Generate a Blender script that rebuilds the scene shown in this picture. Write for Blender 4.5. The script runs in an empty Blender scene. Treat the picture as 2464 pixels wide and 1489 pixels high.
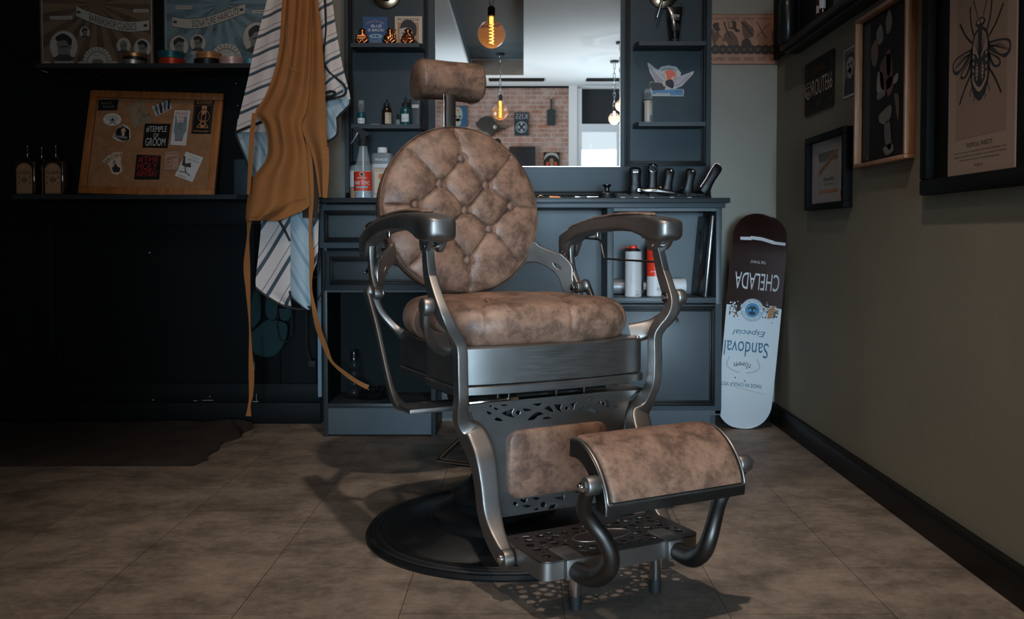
import bpy, bmesh, math, random
from mathutils import Vector, Matrix
random.seed(7)
PI = math.pi
SC = bpy.context.scene
COL = SC.collection

# ------------------------------------------------------------------ camera
CAM_H = 0.79
FPX = 2200.0                      # focal length in pixels of the 2464 px wide frame
TILT = math.radians(1.8)
cd = bpy.data.cameras.new('camera')
cam = bpy.data.objects.new('camera', cd); COL.objects.link(cam)
cd.sensor_width = 36.0
cd.lens = FPX / 2464 * 36.0
cam.location = (0, 0, CAM_H)
cam.rotation_euler = (math.radians(90) - TILT, 0, 0)
cd.shift_x = -(1260 - 1232) / 2464
cd.shift_y = -((744.5 - 570) - FPX * math.tan(TILT)) / 2464
cd.clip_start = 0.05
cd.dof.use_dof = True; cd.dof.focus_distance = 2.55; cd.dof.aperture_fstop = 8.0
SC.camera = cam
SC.view_settings.view_transform = 'Standard'
SC.view_settings.look = 'None'
SC.view_settings.gamma = 1.0
SC.view_settings.use_curve_mapping = False
SC.view_settings.exposure = 0.0

# ------------------------------------------------------------------ world and lights
wd = bpy.data.worlds.new('daylight'); SC.world = wd; wd.use_nodes = True
wd.node_tree.nodes['Background'].inputs[0].default_value = (0.85, 0.93, 1.0, 1)
wd.node_tree.nodes['Background'].inputs[1].default_value = 1.0

def light(name, typ, loc, target, power, color, **kw):
    d = bpy.data.lights.new(name, typ); o = bpy.data.objects.new(name, d); COL.objects.link(o)
    o.location = loc
    o.rotation_euler = (Vector(target) - Vector(loc)).to_track_quat('-Z', 'Y').to_euler()
    d.energy = power; d.color = color
    for k, v in kw.items(): setattr(d, k, v)
    return o
WARM = (1.0, 0.84, 0.72); COOL = (0.55, 0.80, 1.0)
light('warm_spot_light', 'SPOT', (0.32, 1.15, 2.92), (0.05, 2.3, 0.0), 165, WARM, spot_size=math.radians(66), spot_blend=1.0, shadow_soft_size=0.035)
light('warm_spot_light', 'SPOT', (-0.45, 0.9, 2.92), (0.05, 2.6, 0.2), 50, WARM, spot_size=math.radians(60), spot_blend=1.0, shadow_soft_size=0.05)
light('warm_spot_light', 'SPOT', (0.25, 1.7, 2.92), (0.10, 3.85, 1.35), 52, WARM, spot_size=math.radians(66), spot_blend=1.0, shadow_soft_size=0.06)
light('warm_spot_light', 'SPOT', (-0.55, 1.5, 2.92), (-0.86, 3.7, 1.25), 30, WARM, spot_size=math.radians(44), spot_blend=1.0, shadow_soft_size=0.05)  # added spot that brightens the apron and cork board side
light('cool_fill_area', 'AREA', (0.3, -2.6, 0.78), (0.2, 3.0, 0.55), 10, COOL, shape='RECTANGLE', size=1.3, size_y=1.1, spread=math.radians(26))  # added cool area light for the metal reflections; no door stands here
light('cool_fill_beam', 'SPOT', (0.25, -2.4, 1.0), (0.22, 3.0, 0.50), 14, COOL, spot_size=math.radians(25), spot_blend=1.0, shadow_soft_size=0.3)  # added cool spot, lights chair and station from the front
light('front_window_daylight', 'AREA', (1.45, -5.55, 1.35), (0.8, -2.0, 2.9), 34, (0.8, 0.92, 1.0), shape='RECTANGLE', size=1.4, size_y=1.6, spread=math.radians(120))
light('rear_room_fill', 'AREA', (-2.9, -4.0, 1.4), (1.2, -4.6, 2.7), 56, (0.82, 0.93, 1.0), shape='RECTANGLE', size=2.4, size_y=1.6, spread=math.radians(80))  # added fill to brighten the rear ceiling; the left wall has no window

# ------------------------------------------------------------------ camera geometry, used to read real positions off the photograph
def ray(x, y):
    a = (x - 1260) / FPX; b = (570 + FPX * math.tan(TILT) - y) / FPX
    return Vector((a, math.cos(TILT) + b * math.sin(TILT), -math.sin(TILT) + b * math.cos(TILT)))
def atY(x, y, Y):
    r = ray(x, y); r = r * (Y / r.y); return Vector((r.x, Y, r.z + CAM_H))
def atZ(x, y, z):
    r = ray(x, y); r = r * ((z - CAM_H) / r.z); return Vector((r.x, r.y, z))
def atX(x, y, X):
    r = ray(x, y); r = r * (X / r.x); return Vector((X, r.y, r.z + CAM_H))
CH = Vector((-0.047, 2.44, 0)); CTH = math.radians(27.5)
CU = Vector((math.cos(CTH), math.sin(CTH), 0)); CVv = Vector((math.sin(CTH), -math.cos(CTH), 0))
def atV(x, y, v):                     # a point of the chair's plane v = const, as (u, z)
    r = ray(x, y); o = Vector((0, 0, CAM_H)); t = (v - (o - CH).dot(CVv)) / r.dot(CVv)
    p = o + r * t; return ((p - CH).dot(CU), p.z)

# ------------------------------------------------------------------ mesh builder
def catmull(pts, k):
    if k <= 1 or len(pts) < 3: return [tuple(p) for p in pts]
    P = [pts[0]] + list(pts) + [pts[-1]]; out = []
    for i in range(1, len(P) - 2):
        for j in range(k):
            t = j / k; q = []
            for a, b, c, d in zip(P[i-1], P[i], P[i+1], P[i+2]):
                q.append(.5 * (2*b + (c-a)*t + (2*a-5*b+4*c-d)*t*t + (3*b-a-3*c+d)*t**3))
            out.append(tuple(q))
    out.append(tuple(P[-2])); return out
def superell(n, p):
    o = []
    for i in range(n):
        a = 2*PI*(i+.5)/n; c, s = math.cos(a), math.sin(a)
        o.append((math.copysign(abs(c)**(2/p), c), math.copysign(abs(s)**(2/p), s)))
    return o
def rrect(x0, x1, z0, z1, r, n=5):
    o = []
    for cx, cz, a0 in ((x1-r, z1-r, 0), (x0+r, z1-r, 90), (x0+r, z0+r, 180), (x1-r, z0+r, 270)):
        for i in range(n+1):
            a = math.radians(a0 + 90*i/n); o.append((cx + r*math.cos(a), cz + r*math.sin(a)))
    return o
def ell(cx, cz, rx, rz=None, n=28, rot=0):
    rz = rx if rz is None else rz; c, s = math.cos(rot), math.sin(rot); o = []
    for i in range(n):
        a = 2*PI*i/n; x, z = rx*math.cos(a), rz*math.sin(a)
        o.append((cx + x*c - z*s, cz + x*s + z*c))
    return o
_txt = {}
def text_mesh(s):
    if s not in _txt:
        c = bpy.data.curves.new('t', 'FONT'); c.body = s; c.size = 1; c.resolution_u = 3
        o = bpy.data.objects.new('t', c); COL.objects.link(o)
        me = bpy.data.meshes.new_from_object(o.evaluated_get(bpy.context.evaluated_depsgraph_get()))
        _txt[s] = ([tuple(v.co) for v in me.vertices], [tuple(p.vertices) for p in me.polygons])
        bpy.data.objects.remove(o); bpy.data.curves.remove(c); bpy.data.meshes.remove(me)
    return _txt[s]
def curve2d(loops, depth, bevel=0.0):
    c = bpy.data.curves.new('c', 'CURVE'); c.dimensions = '2D'; c.fill_mode = 'BOTH'
    c.extrude = depth/2 - bevel; c.bevel_depth = bevel; c.bevel_resolution = 1
    for lp in loops:
        sp = c.splines.new('POLY'); sp.points.add(len(lp)-1); sp.use_cyclic_u = True
        for p, q in zip(sp.points, lp): p.co = (q[0], q[1], 0, 1)
    o = bpy.data.objects.new('c', c); COL.objects.link(o)
    me = bpy.data.meshes.new_from_object(o.evaluated_get(bpy.context.evaluated_depsgraph_get()))
    r = ([tuple(v.co) for v in me.vertices], [tuple(p.vertices) for p in me.polygons])
    bpy.data.objects.remove(o); bpy.data.curves.remove(c); bpy.data.meshes.remove(me)
    return r

class MB:
    def __init__(s): s.v = []; s.f = []; s.m = []; s.mats = []; s.M = None; s.uv = {}
    def mi(s, mat):
        if mat not in s.mats: s.mats.append(mat)
        return s.mats.index(mat)
    def add(s, vs, fs, mat, M=None):
        b = len(s.v); i = s.mi(mat)
        for p in vs:
            p = Vector(p)
            if M is not None: p = M @ p
            if s.M is not None: p = s.M @ p
            s.v.append(p)
        for f in fs: s.f.append(tuple(b + k for k in f)); s.m.append(i)
        return b
    def bm(s, bm, mat, M=None):
        bm.verts.index_update()
        s.add([v.co.copy() for v in bm.verts], [[v.index for v in f.verts] for f in bm.faces], mat, M); bm.free()
    def box(s, x0, x1, y0, y1, z0, z1, mat, bev=0, seg=2, M=None):
        bm = bmesh.new(); bmesh.ops.create_cube(bm, size=1)
        for v in bm.verts:
            v.co = Vector(((x0+x1)/2 + v.co.x*(x1-x0), (y0+y1)/2 + v.co.y*(y1-y0), (z0+z1)/2 + v.co.z*(z1-z0)))
        if bev: bmesh.ops.bevel(bm, geom=bm.edges[:], offset=min(bev, .49*min(abs(x1-x0), abs(y1-y0), abs(z1-z0))), segments=seg, profile=.5, affect='EDGES')
        s.bm(bm, mat, M)
    def lathe(s, prof, mat, n=32, M=None, cap=True):
        vs = []; fs = []
        for r, z in prof:
            for i in range(n):
                a = 2*PI*i/n; vs.append((r*math.cos(a), r*math.sin(a), z))
        for j in range(len(prof)-1):
            for i in range(n):
                k = (i+1) % n; fs.append((j*n+i, j*n+k, (j+1)*n+k, (j+1)*n+i))
        if cap:
            fs.append(tuple(reversed(range(n)))); fs.append(tuple((len(prof)-1)*n+i for i in range(n)))
        s.add(vs, fs, mat, M)
    def cyl(s, p, q, r, mat, n=20, r2=None, bev=0):
        p, q = Vector(p), Vector(q); d = q-p; L = d.length; r2 = r if r2 is None else r2
        M = Matrix.Translation(p) @ d.to_track_quat('Z', 'Y').to_matrix().to_4x4()
        pr = [(r, 0), (r2, L)] if not bev else [(r-bev, 0), (r-.3*bev, .3*bev), (r, bev), (r2, L-bev), (r2-.3*bev, L-.3*bev), (r2-bev, L)]
        s.lathe(pr, mat, n, M)
    def sph(s, c, r, mat, n=16, sx=1, sy=1, sz=1):
        pr = [(max(1e-5, r*math.sin(PI*i/n)), -r*math.cos(PI*i/n)) for i in range(n+1)]
        s.lathe(pr, mat, n*2, Matrix.Translation(c) @ Matrix.Diagonal((sx, sy, sz, 1)))
    def tube(s, pts, r, mat, n=10, k=4, closed=False):
        rr = r if isinstance(r, (list, tuple)) else [r]*len(pts)
        P = catmull([tuple(p)+(q,) for p, q in zip(pts, rr)], k); P = [(Vector(p[:3]), p[3]) for p in P]
        vs = []; fs = []; t0 = None; nn = None; m = len(P)
        for i, (p, q) in enumerate(P):
            t = ((P[min(i+1, m-1)][0]) - (P[max(i-1, 0)][0])).normalized()
            if nn is None: nn = t.orthogonal().normalized()
            nn = (nn - t*nn.dot(t)).normalized(); b = t.cross(nn)
            for j in range(n):
                a = 2*PI*j/n; vs.append(p + nn*q*math.cos(a) + b*q*math.sin(a))
        for i in range(m-1):
            for j in range(n): l = (j+1) % n; fs.append((i*n+j, i*n+l, (i+1)*n+l, (i+1)*n+j))
        fs.append(tuple(reversed(range(n)))); fs.append(tuple((m-1)*n+j for j in range(n)))
        s.add(vs, fs, mat)
    def sweep(s, pts, side, mat, n=16, k=5, p=4.0):
        # pts: (x, y, z, in-plane width, lateral thickness); side: the lateral direction
        P = catmull(pts, k); side = Vector(side).normalized(); se = superell(n, p); vs = []; fs = []; m = len(P)
        for i, q in enumerate(P):
            c = Vector(q[:3]); t = (Vector(P[min(i+1, m-1)][:3]) - Vector(P[max(i-1, 0)][:3])).normalized()
            sd = (side - t*side.dot(t)).normalized(); w = t.cross(sd)
            for a, b in se: vs.append(c + w*(a*q[3]/2) + sd*(b*q[4]/2))
        for i in range(m-1):
            for j in range(n): l = (j+1) % n; fs.append((i*n+j, i*n+l, (i+1)*n+l, (i+1)*n+j))
        fs.append(tuple(reversed(range(n)))); fs.append(tuple((m-1)*n+j for j in range(n)))
        s.add(vs, fs, mat)
    def loft(s, rings, mat, cap=True):
        n = len(rings[0]); vs = [p for r in rings for p in r]; fs = []
        for i in range(len(rings)-1):
            for j in range(n): l = (j+1) % n; fs.append((i*n+j, i*n+l, (i+1)*n+l, (i+1)*n+j))
        if cap: fs.append(tuple(reversed(range(n)))); fs.append(tuple((len(rings)-1)*n+j for j in range(n)))
        s.add(vs, fs, mat)
    def prism(s, poly, y0, y1, mat, M=None):          # polygon in local x-z, extruded along y
        n = len(poly); vs = [(p[0], y0, p[1]) for p in poly] + [(p[0], y1, p[1]) for p in poly]
        fs = [tuple(range(n)), tuple(reversed(range(n, 2*n)))] + [(i, i+n, (i+1) % n+n, (i+1) % n) for i in range(n)]
        s.add(vs, fs, mat, M)
    def flat(s, poly, y, mat, M=None):                # flat print on a face looking towards -y
        s.add([(p[0], y, p[1]) for p in poly], [tuple(range(len(poly)))], mat, M)
    def line(s, pts, w, y, mat, k=1, M=None):
        P = [Vector(p) for p in catmull(pts, k)]
        for a, b in zip(P, P[1:]):
            d = (b-a)
            if d.length < 1e-7: continue
            d.normalize(); q = Vector((-d.y, d.x))*w/2; e = d*w*.25; a2 = a-e; b2 = b+e
            s.flat([(a2-q), (b2-q), (b2+q), (a2+q)], y, mat, M)
    def ring(s, poly, f, y, mat, M=None):
        cx = sum(p[0] for p in poly)/len(poly); cz = sum(p[1] for p in poly)/len(poly); n = len(poly)
        vs = [(p[0], y, p[1]) for p in poly] + [(cx+(p[0]-cx)*f, y, cz+(p[1]-cz)*f) for p in poly]
        s.add(vs, [(i, (i+1) % n, (i+1) % n+n, i+n) for i in range(n)], mat, M)
    def holed(s, loops, depth, mat, M, bevel=0.0):
        v, f = curve2d(loops, depth, bevel); s.add(v, f, mat, M)
    def text(s, t, cx, cz, mat, y, w=None, h=None, rot=0, arc=0, M=None, mir=1, slant=0, upside=False):
        v, f = text_mesh(t)
        xs = [p[0] for p in v]; ys = [p[1] for p in v]
        W = max(xs)-min(xs); Hh = max(ys)-min(ys); mx = (max(xs)+min(xs))/2; my = (max(ys)+min(ys))/2
        sz = h/Hh if h else w/W; sx = w/W if w else sz
        if upside: rot += PI
        c, q = math.cos(rot), math.sin(rot); o = []
        for p in v:
            x = (p[0]-mx)*sx*mir; z = (p[1]-my)*sz; x += slant*z
            if arc:
                a = x/arc; x, z = (arc+z)*math.sin(a), (arc+z)*math.cos(a)-arc
            o.append((cx + x*c - z*q, y, cz + x*q + z*c))
        s.add(o, f, mat, M)
    def build(s, name, parent=None, loc=None, rot=None, smooth=35, bevel=0):
        me = bpy.data.meshes.new(name); me.from_pydata([tuple(v) for v in s.v], [], s.f)
        for m in s.mats: me.materials.append(m)
        me.polygons.foreach_set('material_index', s.m)
        me.update()
        bm = bmesh.new(); bm.from_mesh(me)
        bm.to_mesh(me); bm.free()
        if smooth:
            me.polygons.foreach_set('use_smooth', [True]*len(me.polygons))
            me.set_sharp_from_angle(angle=math.radians(smooth))
        o = bpy.data.objects.new(name, me); COL.objects.link(o)
        if parent is not None: o.parent = parent
        if loc is not None: o.location = loc
        if rot is not None: o.rotation_euler = (0, 0, rot) if not hasattr(rot, '__len__') else rot
        return o
def tag(o, label=None, cat=None, group=None, kind=None):
    if label: o['label'] = label
    if cat: o['category'] = cat
    if group: o['group'] = group
    if kind: o['kind'] = kind
    return o
def thing(name, label, cat, loc, rot=0, group=None):
    o = bpy.data.objects.new(name, None); COL.objects.link(o); o.empty_display_size = .05
    o.location = loc; o.rotation_euler = (0, 0, rot) if not hasattr(rot, '__len__') else rot
    return tag(o, label, cat, group)
def struct(mb, name, **k):
    o = mb.build(name, **k); o['kind'] = 'structure'; return o
def copy_tree(root, loc, label=None, group=None, rot=None):
    r = root.copy(); COL.objects.link(r); r.location = loc
    if rot is not None: r.rotation_euler = (0, 0, rot)
    if label: r['label'] = label
    if group: r['group'] = group
    for c in list(root.children):
        d = c.copy(); COL.objects.link(d); d.parent = r
        for g in c.children:
            e = g.copy(); COL.objects.link(e); e.parent = d
    return r

# ------------------------------------------------------------------ materials
def lin(c): 
    c = c/255
    return c/12.92 if c <= .04045 else ((c+.055)/1.055)**2.4
def rgb(r, g, b, k=1.0): return (min(1, lin(r)*k), min(1, lin(g)*k), min(1, lin(b)*k), 1)
def mat(name, col, rough=.5, metal=0, bump=0, bscale=80, var=0, vscale=6, spec=.5, coat=0, trans=0, ior=1.45, emit=None, es=0, alpha=None):
    m = bpy.data.materials.new(name); m.use_nodes = True; nt = m.node_tree; b = nt.nodes['Principled BSDF']
    b.inputs['Base Color'].default_value = col; b.inputs['Roughness'].default_value = rough
    b.inputs['Metallic'].default_value = metal; b.inputs['Specular IOR Level'].default_value = spec
    b.inputs['Coat Weight'].default_value = coat; b.inputs['Transmission Weight'].default_value = trans; b.inputs['IOR'].default_value = ior
    if emit: b.inputs['Emission Color'].default_value = emit; b.inputs['Emission Strength'].default_value = es
    tc = nt.nodes.new('ShaderNodeTexCoord')
    if var:
        n = nt.nodes.new('ShaderNodeTexNoise'); n.inputs['Scale'].default_value = vscale; n.inputs['Detail'].default_value = 6
        nt.links.new(tc.outputs['Object'], n.inputs['Vector'])
        r = nt.nodes.new('ShaderNodeMapRange'); r.inputs['From Min'].default_value = .3; r.inputs['From Max'].default_value = .7
        r.inputs['To Min'].default_value = 1-var; r.inputs['To Max'].default_value = 1+var
        nt.links.new(n.outputs['Fac'], r.inputs['Value'])
        x = nt.nodes.new('ShaderNodeVectorMath'); x.operation = 'SCALE'; x.inputs[0].default_value = col[:3]
        nt.links.new(r.outputs[0], x.inputs['Scale']); nt.links.new(x.outputs[0], b.inputs['Base Color'])
    if bump:
        n = nt.nodes.new('ShaderNodeTexNoise'); n.inputs['Scale'].default_value = bscale; n.inputs['Detail'].default_value = 4
        nt.links.new(tc.outputs['Object'], n.inputs['Vector'])
        u = nt.nodes.new('ShaderNodeBump'); u.inputs['Strength'].default_value = bump; u.inputs['Distance'].default_value = .002
        nt.links.new(n.outputs['Fac'], u.inputs['Height']); nt.links.new(u.outputs[0], b.inputs['Normal'])
    return m
def nodes(m): nt = m.node_tree; return nt, nt.nodes['Principled BSDF'], nt.nodes.new, nt.links.new

def leather_mat():
    m = mat('distressed_leather', (1, 1, 1, 1), .48); nt, b, N, L = nodes(m)
    tc = N('ShaderNodeTexCoord')
    n1 = N('ShaderNodeTexNoise'); n1.inputs['Scale'].default_value = 18; n1.inputs['Detail'].default_value = 9; n1.inputs['Roughness'].default_value = .7; n1.inputs['Distortion'].default_value = .3
    L(tc.outputs['Object'], n1.inputs['Vector'])
    n2 = N('ShaderNodeTexNoise'); n2.inputs['Scale'].default_value = 75; n2.inputs['Detail'].default_value = 6; n2.inputs['Roughness'].default_value = .8
    L(tc.outputs['Object'], n2.inputs['Vector'])
    a = N('ShaderNodeMath'); a.operation = 'MULTIPLY_ADD'; a.inputs[1].default_value = .42; L(n2.outputs['Fac'], a.inputs[0]); L(n1.outputs['Fac'], a.inputs[2])
    r = N('ShaderNodeValToRGB'); e = r.color_ramp.elements
    e[0].position = .56; e[0].color = (.070, .038, .025, 1)
    e[1].position = .86; e[1].color = (.225, .125, .082, 1)
    k = e.new(.645); k.color = (.108, .059, .039, 1)
    k = e.new(.71); k.color = (.160, .089, .059, 1)
    L(a.outputs[0], r.inputs['Fac']); L(r.outputs['Color'], b.inputs['Base Color'])
    v = N('ShaderNodeTexVoronoi'); v.inputs['Scale'].default_value = 420; L(tc.outputs['Object'], v.inputs['Vector'])
    u = N('ShaderNodeBump'); u.inputs['Strength'].default_value = .18; u.inputs['Distance'].default_value = .0012
    L(v.outputs['Distance'], u.inputs['Height']); L(u.outputs[0], b.inputs['Normal'])
    mr = N('ShaderNodeMapRange'); mr.inputs['To Min'].default_value = .36; mr.inputs['To Max'].default_value = .6
    L(n2.outputs['Fac'], mr.inputs['Value']); L(mr.outputs[0], b.inputs['Roughness'])
    return m
def brushed_mat(name, col, rough, streak=(1, 1, 60), aniso=0):
    m = mat(name, col, rough, 1.0); nt, b, N, L = nodes(m)
    tc = N('ShaderNodeTexCoord'); mp = N('ShaderNodeMapping'); mp.inputs['Scale'].default_value = streak
    n = N('ShaderNodeTexNoise'); n.inputs['Scale'].default_value = 9; n.inputs['Detail'].default_value = 8
    L(tc.outputs['Object'], mp.inputs[0]); L(mp.outputs[0], n.inputs['Vector'])
    r = N('ShaderNodeMapRange'); r.inputs['To Min'].default_value = rough-.08; r.inputs['To Max'].default_value = rough+.12
    L(n.outputs['Fac'], r.inputs['Value']); L(r.outputs[0], b.inputs['Roughness'])
    s = N('ShaderNodeMapRange'); s.inputs['To Min'].default_value = .7; s.inputs['To Max'].default_value = 1.2
    n2 = N('ShaderNodeTexNoise'); n2.inputs['Scale'].default_value = 14; n2.inputs['Detail'].default_value = 5; L(tc.outputs['Object'], n2.inputs['Vector'])
    L(n2.outputs['Fac'], s.inputs['Value'])
    x = N('ShaderNodeVectorMath'); x.operation = 'SCALE'; x.inputs[0].default_value = col[:3]; L(s.outputs[0], x.inputs['Scale']); L(x.outputs[0], b.inputs['Base Color'])
    u = N('ShaderNodeBump'); u.inputs['Strength'].default_value = .06; u.inputs['Distance'].default_value = .001; L(n.outputs['Fac'], u.inputs['Height']); L(u.outputs[0], b.inputs['Normal'])
    return m
def floor_mat():
    m = mat('stone_look_vinyl', (1, 1, 1, 1), .55, spec=.3); nt, b, N, L = nodes(m)
    g = N('ShaderNodeTexCoord'); sp = N('ShaderNodeSeparateXYZ'); L(g.outputs['Object'], sp.inputs[0])
    ax = N('ShaderNodeMath'); ax.inputs[1].default_value = 10.0 - .43 + .345*.0; ax.operation = 'ADD'; L(sp.outputs['X'], ax.inputs[0])
    cb = N('ShaderNodeCombineXYZ'); L(sp.outputs['Y'], cb.inputs['X']); L(ax.outputs[0], cb.inputs['Y'])
    # rows of tiles run along the room, each row shifted
    ax.inputs[1].default_value = .345*30 - .43
    br = N('ShaderNodeTexBrick'); br.offset = .37; br.inputs['Scale'].default_value = 1
    br.inputs['Brick Width'].default_value = .72; br.inputs['Row Height'].default_value = .345
    br.inputs['Mortar Size'].default_value = .0011; br.inputs['Mortar Smooth'].default_value = .3
    br.inputs['Color1'].default_value = (.9, .9, .9, 1); br.inputs['Color2'].default_value = (1.12, 1.1, 1.08, 1); br.inputs['Mortar'].default_value = (.3, .28, .26, 1)
    L(cb.outputs[0], br.inputs['Vector'])
    n1 = N('ShaderNodeTexNoise'); n1.inputs['Scale'].default_value = 5.0; n1.inputs['Detail'].default_value = 12; n1.inputs['Roughness'].default_value = .76
    mp = N('ShaderNodeMapping'); mp.inputs['Scale'].default_value = (1, 1.25, 1); L(g.outputs['Object'], mp.inputs[0]); L(mp.outputs[0], n1.inputs['Vector'])
    r = N('ShaderNodeValToRGB'); e = r.color_ramp.elements
    e[0].position = .32; e[0].color = (.078, .064, .052, 1); e[1].position = .68; e[1].color = (.27, .215, .172, 1)
    k = e.new(.45); k.color = (.145, .118, .096, 1); k = e.new(.54); k.color = (.205, .166, .134, 1)
    L(n1.outputs['Fac'], r.inputs['Fac'])
    n2 = N('ShaderNodeTexNoise'); n2.inputs['Scale'].default_value = 38; n2.inputs['Detail'].default_value = 8; n2.inputs['Roughness'].default_value = .8; L(mp.outputs[0], n2.inputs['Vector'])
    q = N('ShaderNodeMapRange'); q.inputs['From Min'].default_value = .35; q.inputs['From Max'].default_value = .6; q.inputs['To Min'].default_value = .78; q.inputs['To Max'].default_value = 1.06; L(n2.outputs['Fac'], q.inputs['Value'])
    x1 = N('ShaderNodeMix'); x1.data_type = 'RGBA'; x1.blend_type = 'MULTIPLY'; x1.inputs[0].default_value = 1; L(r.outputs[0], x1.inputs[6]); L(br.outputs['Color'], x1.inputs[7])
    x2 = N('ShaderNodeVectorMath'); x2.operation = 'SCALE'; L(x1.outputs[2], x2.inputs[0]); L(q.outputs[0], x2.inputs['Scale']); L(x2.outputs[0], b.inputs['Base Color'])
    u = N('ShaderNodeBump'); u.inputs['Strength'].default_value = .12; u.inputs['Distance'].default_value = .002; L(n2.outputs['Fac'], u.inputs['Height']); L(u.outputs[0], b.inputs['Normal'])
    return m
def brick_mat():
    m = mat('old_brick', (1, 1, 1, 1), .9); nt, b, N, L = nodes(m)
    g = N('ShaderNodeTexCoord'); sp = N('ShaderNodeSeparateXYZ'); L(g.outputs['Object'], sp.inputs[0])
    cb = N('ShaderNodeCombineXYZ'); L(sp.outputs['X'], cb.inputs['X']); L(sp.outputs['Z'], cb.inputs['Y'])
    br = N('ShaderNodeTexBrick'); br.inputs['Scale'].default_value = 1; br.inputs['Brick Width'].default_value = .2; br.inputs['Row Height'].default_value = .068
    br.inputs['Mortar Size'].default_value = .007; br.inputs['Mortar Smooth'].default_value = .5
    br.inputs['Color1'].default_value = rgb(140, 90, 68, 1.2); br.inputs['Color2'].default_value = rgb(120, 95, 85, 1.3); br.inputs['Mortar'].default_value = rgb(160, 148, 142, 1.2)
    L(cb.outputs[0], br.inputs['Vector'])
    n = N('ShaderNodeTexNoise'); n.inputs['Scale'].default_value = 6; n.inputs['Detail'].default_value = 8; n.inputs['Roughness'].default_value = .75; L(g.outputs['Object'], n.inputs['Vector'])
    q = N('ShaderNodeMapRange'); q.inputs['From Min'].default_value = .40; q.inputs['From Max'].default_value = .66; L(n.outputs['Fac'], q.inputs['Value'])
    x = N('ShaderNodeMix'); x.data_type = 'RGBA'; L(q.outputs[0], x.inputs[0]); L(br.outputs['Color'], x.inputs[6]); x.inputs[7].default_value = rgb(165, 145, 138, 1.2)
    L(x.outputs[2], b.inputs['Base Color']); return m
def wood_mat(name, c1, c2, rough=.5):
    m = mat(name, c1, rough); nt, b, N, L = nodes(m)
    tc = N('ShaderNodeTexCoord'); mp = N('ShaderNodeMapping'); mp.inputs['Scale'].default_value = (30, 30, 3)
    n = N('ShaderNodeTexNoise'); n.inputs['Scale'].default_value = 2.5; n.inputs['Detail'].default_value = 7; n.inputs['Distortion'].default_value = 1
    L(tc.outputs['Object'], mp.inputs[0]); L(mp.outputs[0], n.inputs['Vector'])
    r = N('ShaderNodeValToRGB'); r.color_ramp.elements[0].color = c1; r.color_ramp.elements[1].color = c2; r.color_ramp.elements[0].position = .35; r.color_ramp.elements[1].position = .65
    L(n.outputs['Fac'], r.inputs['Fac']); L(r.outputs[0], b.inputs['Base Color']); return m
def stripe_mat(name, ang, period=.095, W=(.60, .52, .49, 1), G=(.045, .07, .09, 1)):
    # woven stripes of the cutting cape: one broad and one thin grey stripe on off-white
    m = mat(name, (1, 1, 1, 1), .7); nt, b, N, L = nodes(m)
    tc = N('ShaderNodeTexCoord'); sp = N('ShaderNodeSeparateXYZ'); L(tc.outputs['Object'], sp.inputs[0])
    a = N('ShaderNodeMath'); a.operation = 'MULTIPLY'; a.inputs[1].default_value = -math.sin(ang)/period; L(sp.outputs['X'], a.inputs[0])
    c = N('ShaderNodeMath'); c.operation = 'MULTIPLY_ADD'; c.inputs[1].default_value = math.cos(ang)/period; L(sp.outputs['Z'], c.inputs[0]); L(a.outputs[0], c.inputs[2])
    f = N('ShaderNodeMath'); f.operation = 'FRACT'; L(c.outputs[0], f.inputs[0])
    r = N('ShaderNodeValToRGB'); r.color_ramp.interpolation = 'CONSTANT'; e = r.color_ramp.elements
    e[0].position = 0; e[0].color = W; e[1].position = .40; e[1].color = G
    for p, q in ((.58, W), (.80, G), (.83, W)): k = e.new(p); k.color = q
    L(f.outputs[0], r.inputs['Fac']); L(r.outputs[0], b.inputs['Base Color']); return m

LEA = leather_mat()
IRON = brushed_mat('brushed_cast_aluminium', (.25, .232, .218, 1), .45, (2, 2, 2))
IRONH = brushed_mat('brushed_steel_band', (.32, .315, .31, 1), .36, (2, 2, 60))
IROND = brushed_mat('dark_cast_metal', (.095, .086, .079, 1), .42, (3, 3, 3))
CHR = mat('chrome', (.75, .75, .76, 1), .12, 1)
BLKG = mat('gloss_black_enamel', (.006, .006, .007, 1), .22, coat=.3)
BLKM = mat('matt_black', (.009, .0095, .010, 1), .6)
CLB = mat('satin_black_plastic', (.006, .006, .007, 1), .4, spec=.35)
BASEB = mat('satin_black_base', (.007, .007, .0075, 1), .34, spec=.45)
BTN = mat('plain_brown_leather', (.115, .063, .043, 1), .45)
RUB = mat('black_rubber', (.008, .009, .010, 1), .7)
FLOOR = floor_mat(); BRICK = brick_mat()
WOLV = mat('olive_grey_wall_paint', (.225, .206, .155, 1), .75, bump=.25, bscale=60, var=.06, vscale=3, spec=.2)
WGRY = mat('warm_grey_wall_paint', (.235, .222, .19, 1), .75, bump=.25, bscale=60, var=.05, vscale=3, spec=.2)
WWHT = mat('white_ceiling_paint', (.72, .74, .75, 1), .8)
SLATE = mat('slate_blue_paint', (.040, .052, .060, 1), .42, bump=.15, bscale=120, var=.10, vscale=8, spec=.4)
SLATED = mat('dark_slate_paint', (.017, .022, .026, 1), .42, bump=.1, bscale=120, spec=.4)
MOULD = mat('black_brown_moulding_paint', (.005, .005, .005, 1), .45, spec=.22)
BPAN = mat('black_teal_panel_paint', (.0042, .0062, .007, 1), .55, var=.2, vscale=2, spec=.12)
MIR = mat('mirror_glass', (.88, .92, .94, 1), .003, 1)
GLS = mat('clear_glass', (.95, .97, .97, 1), .03, trans=1, ior=1.3)
WHT = mat('white_print', (.62, .62, .60, 1), .6); CREAM = mat('cream_paper', (.50, .40, .30, 1), .7)
INK = mat('black_ink', (.012, .012, .013, 1), .6)
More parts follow.
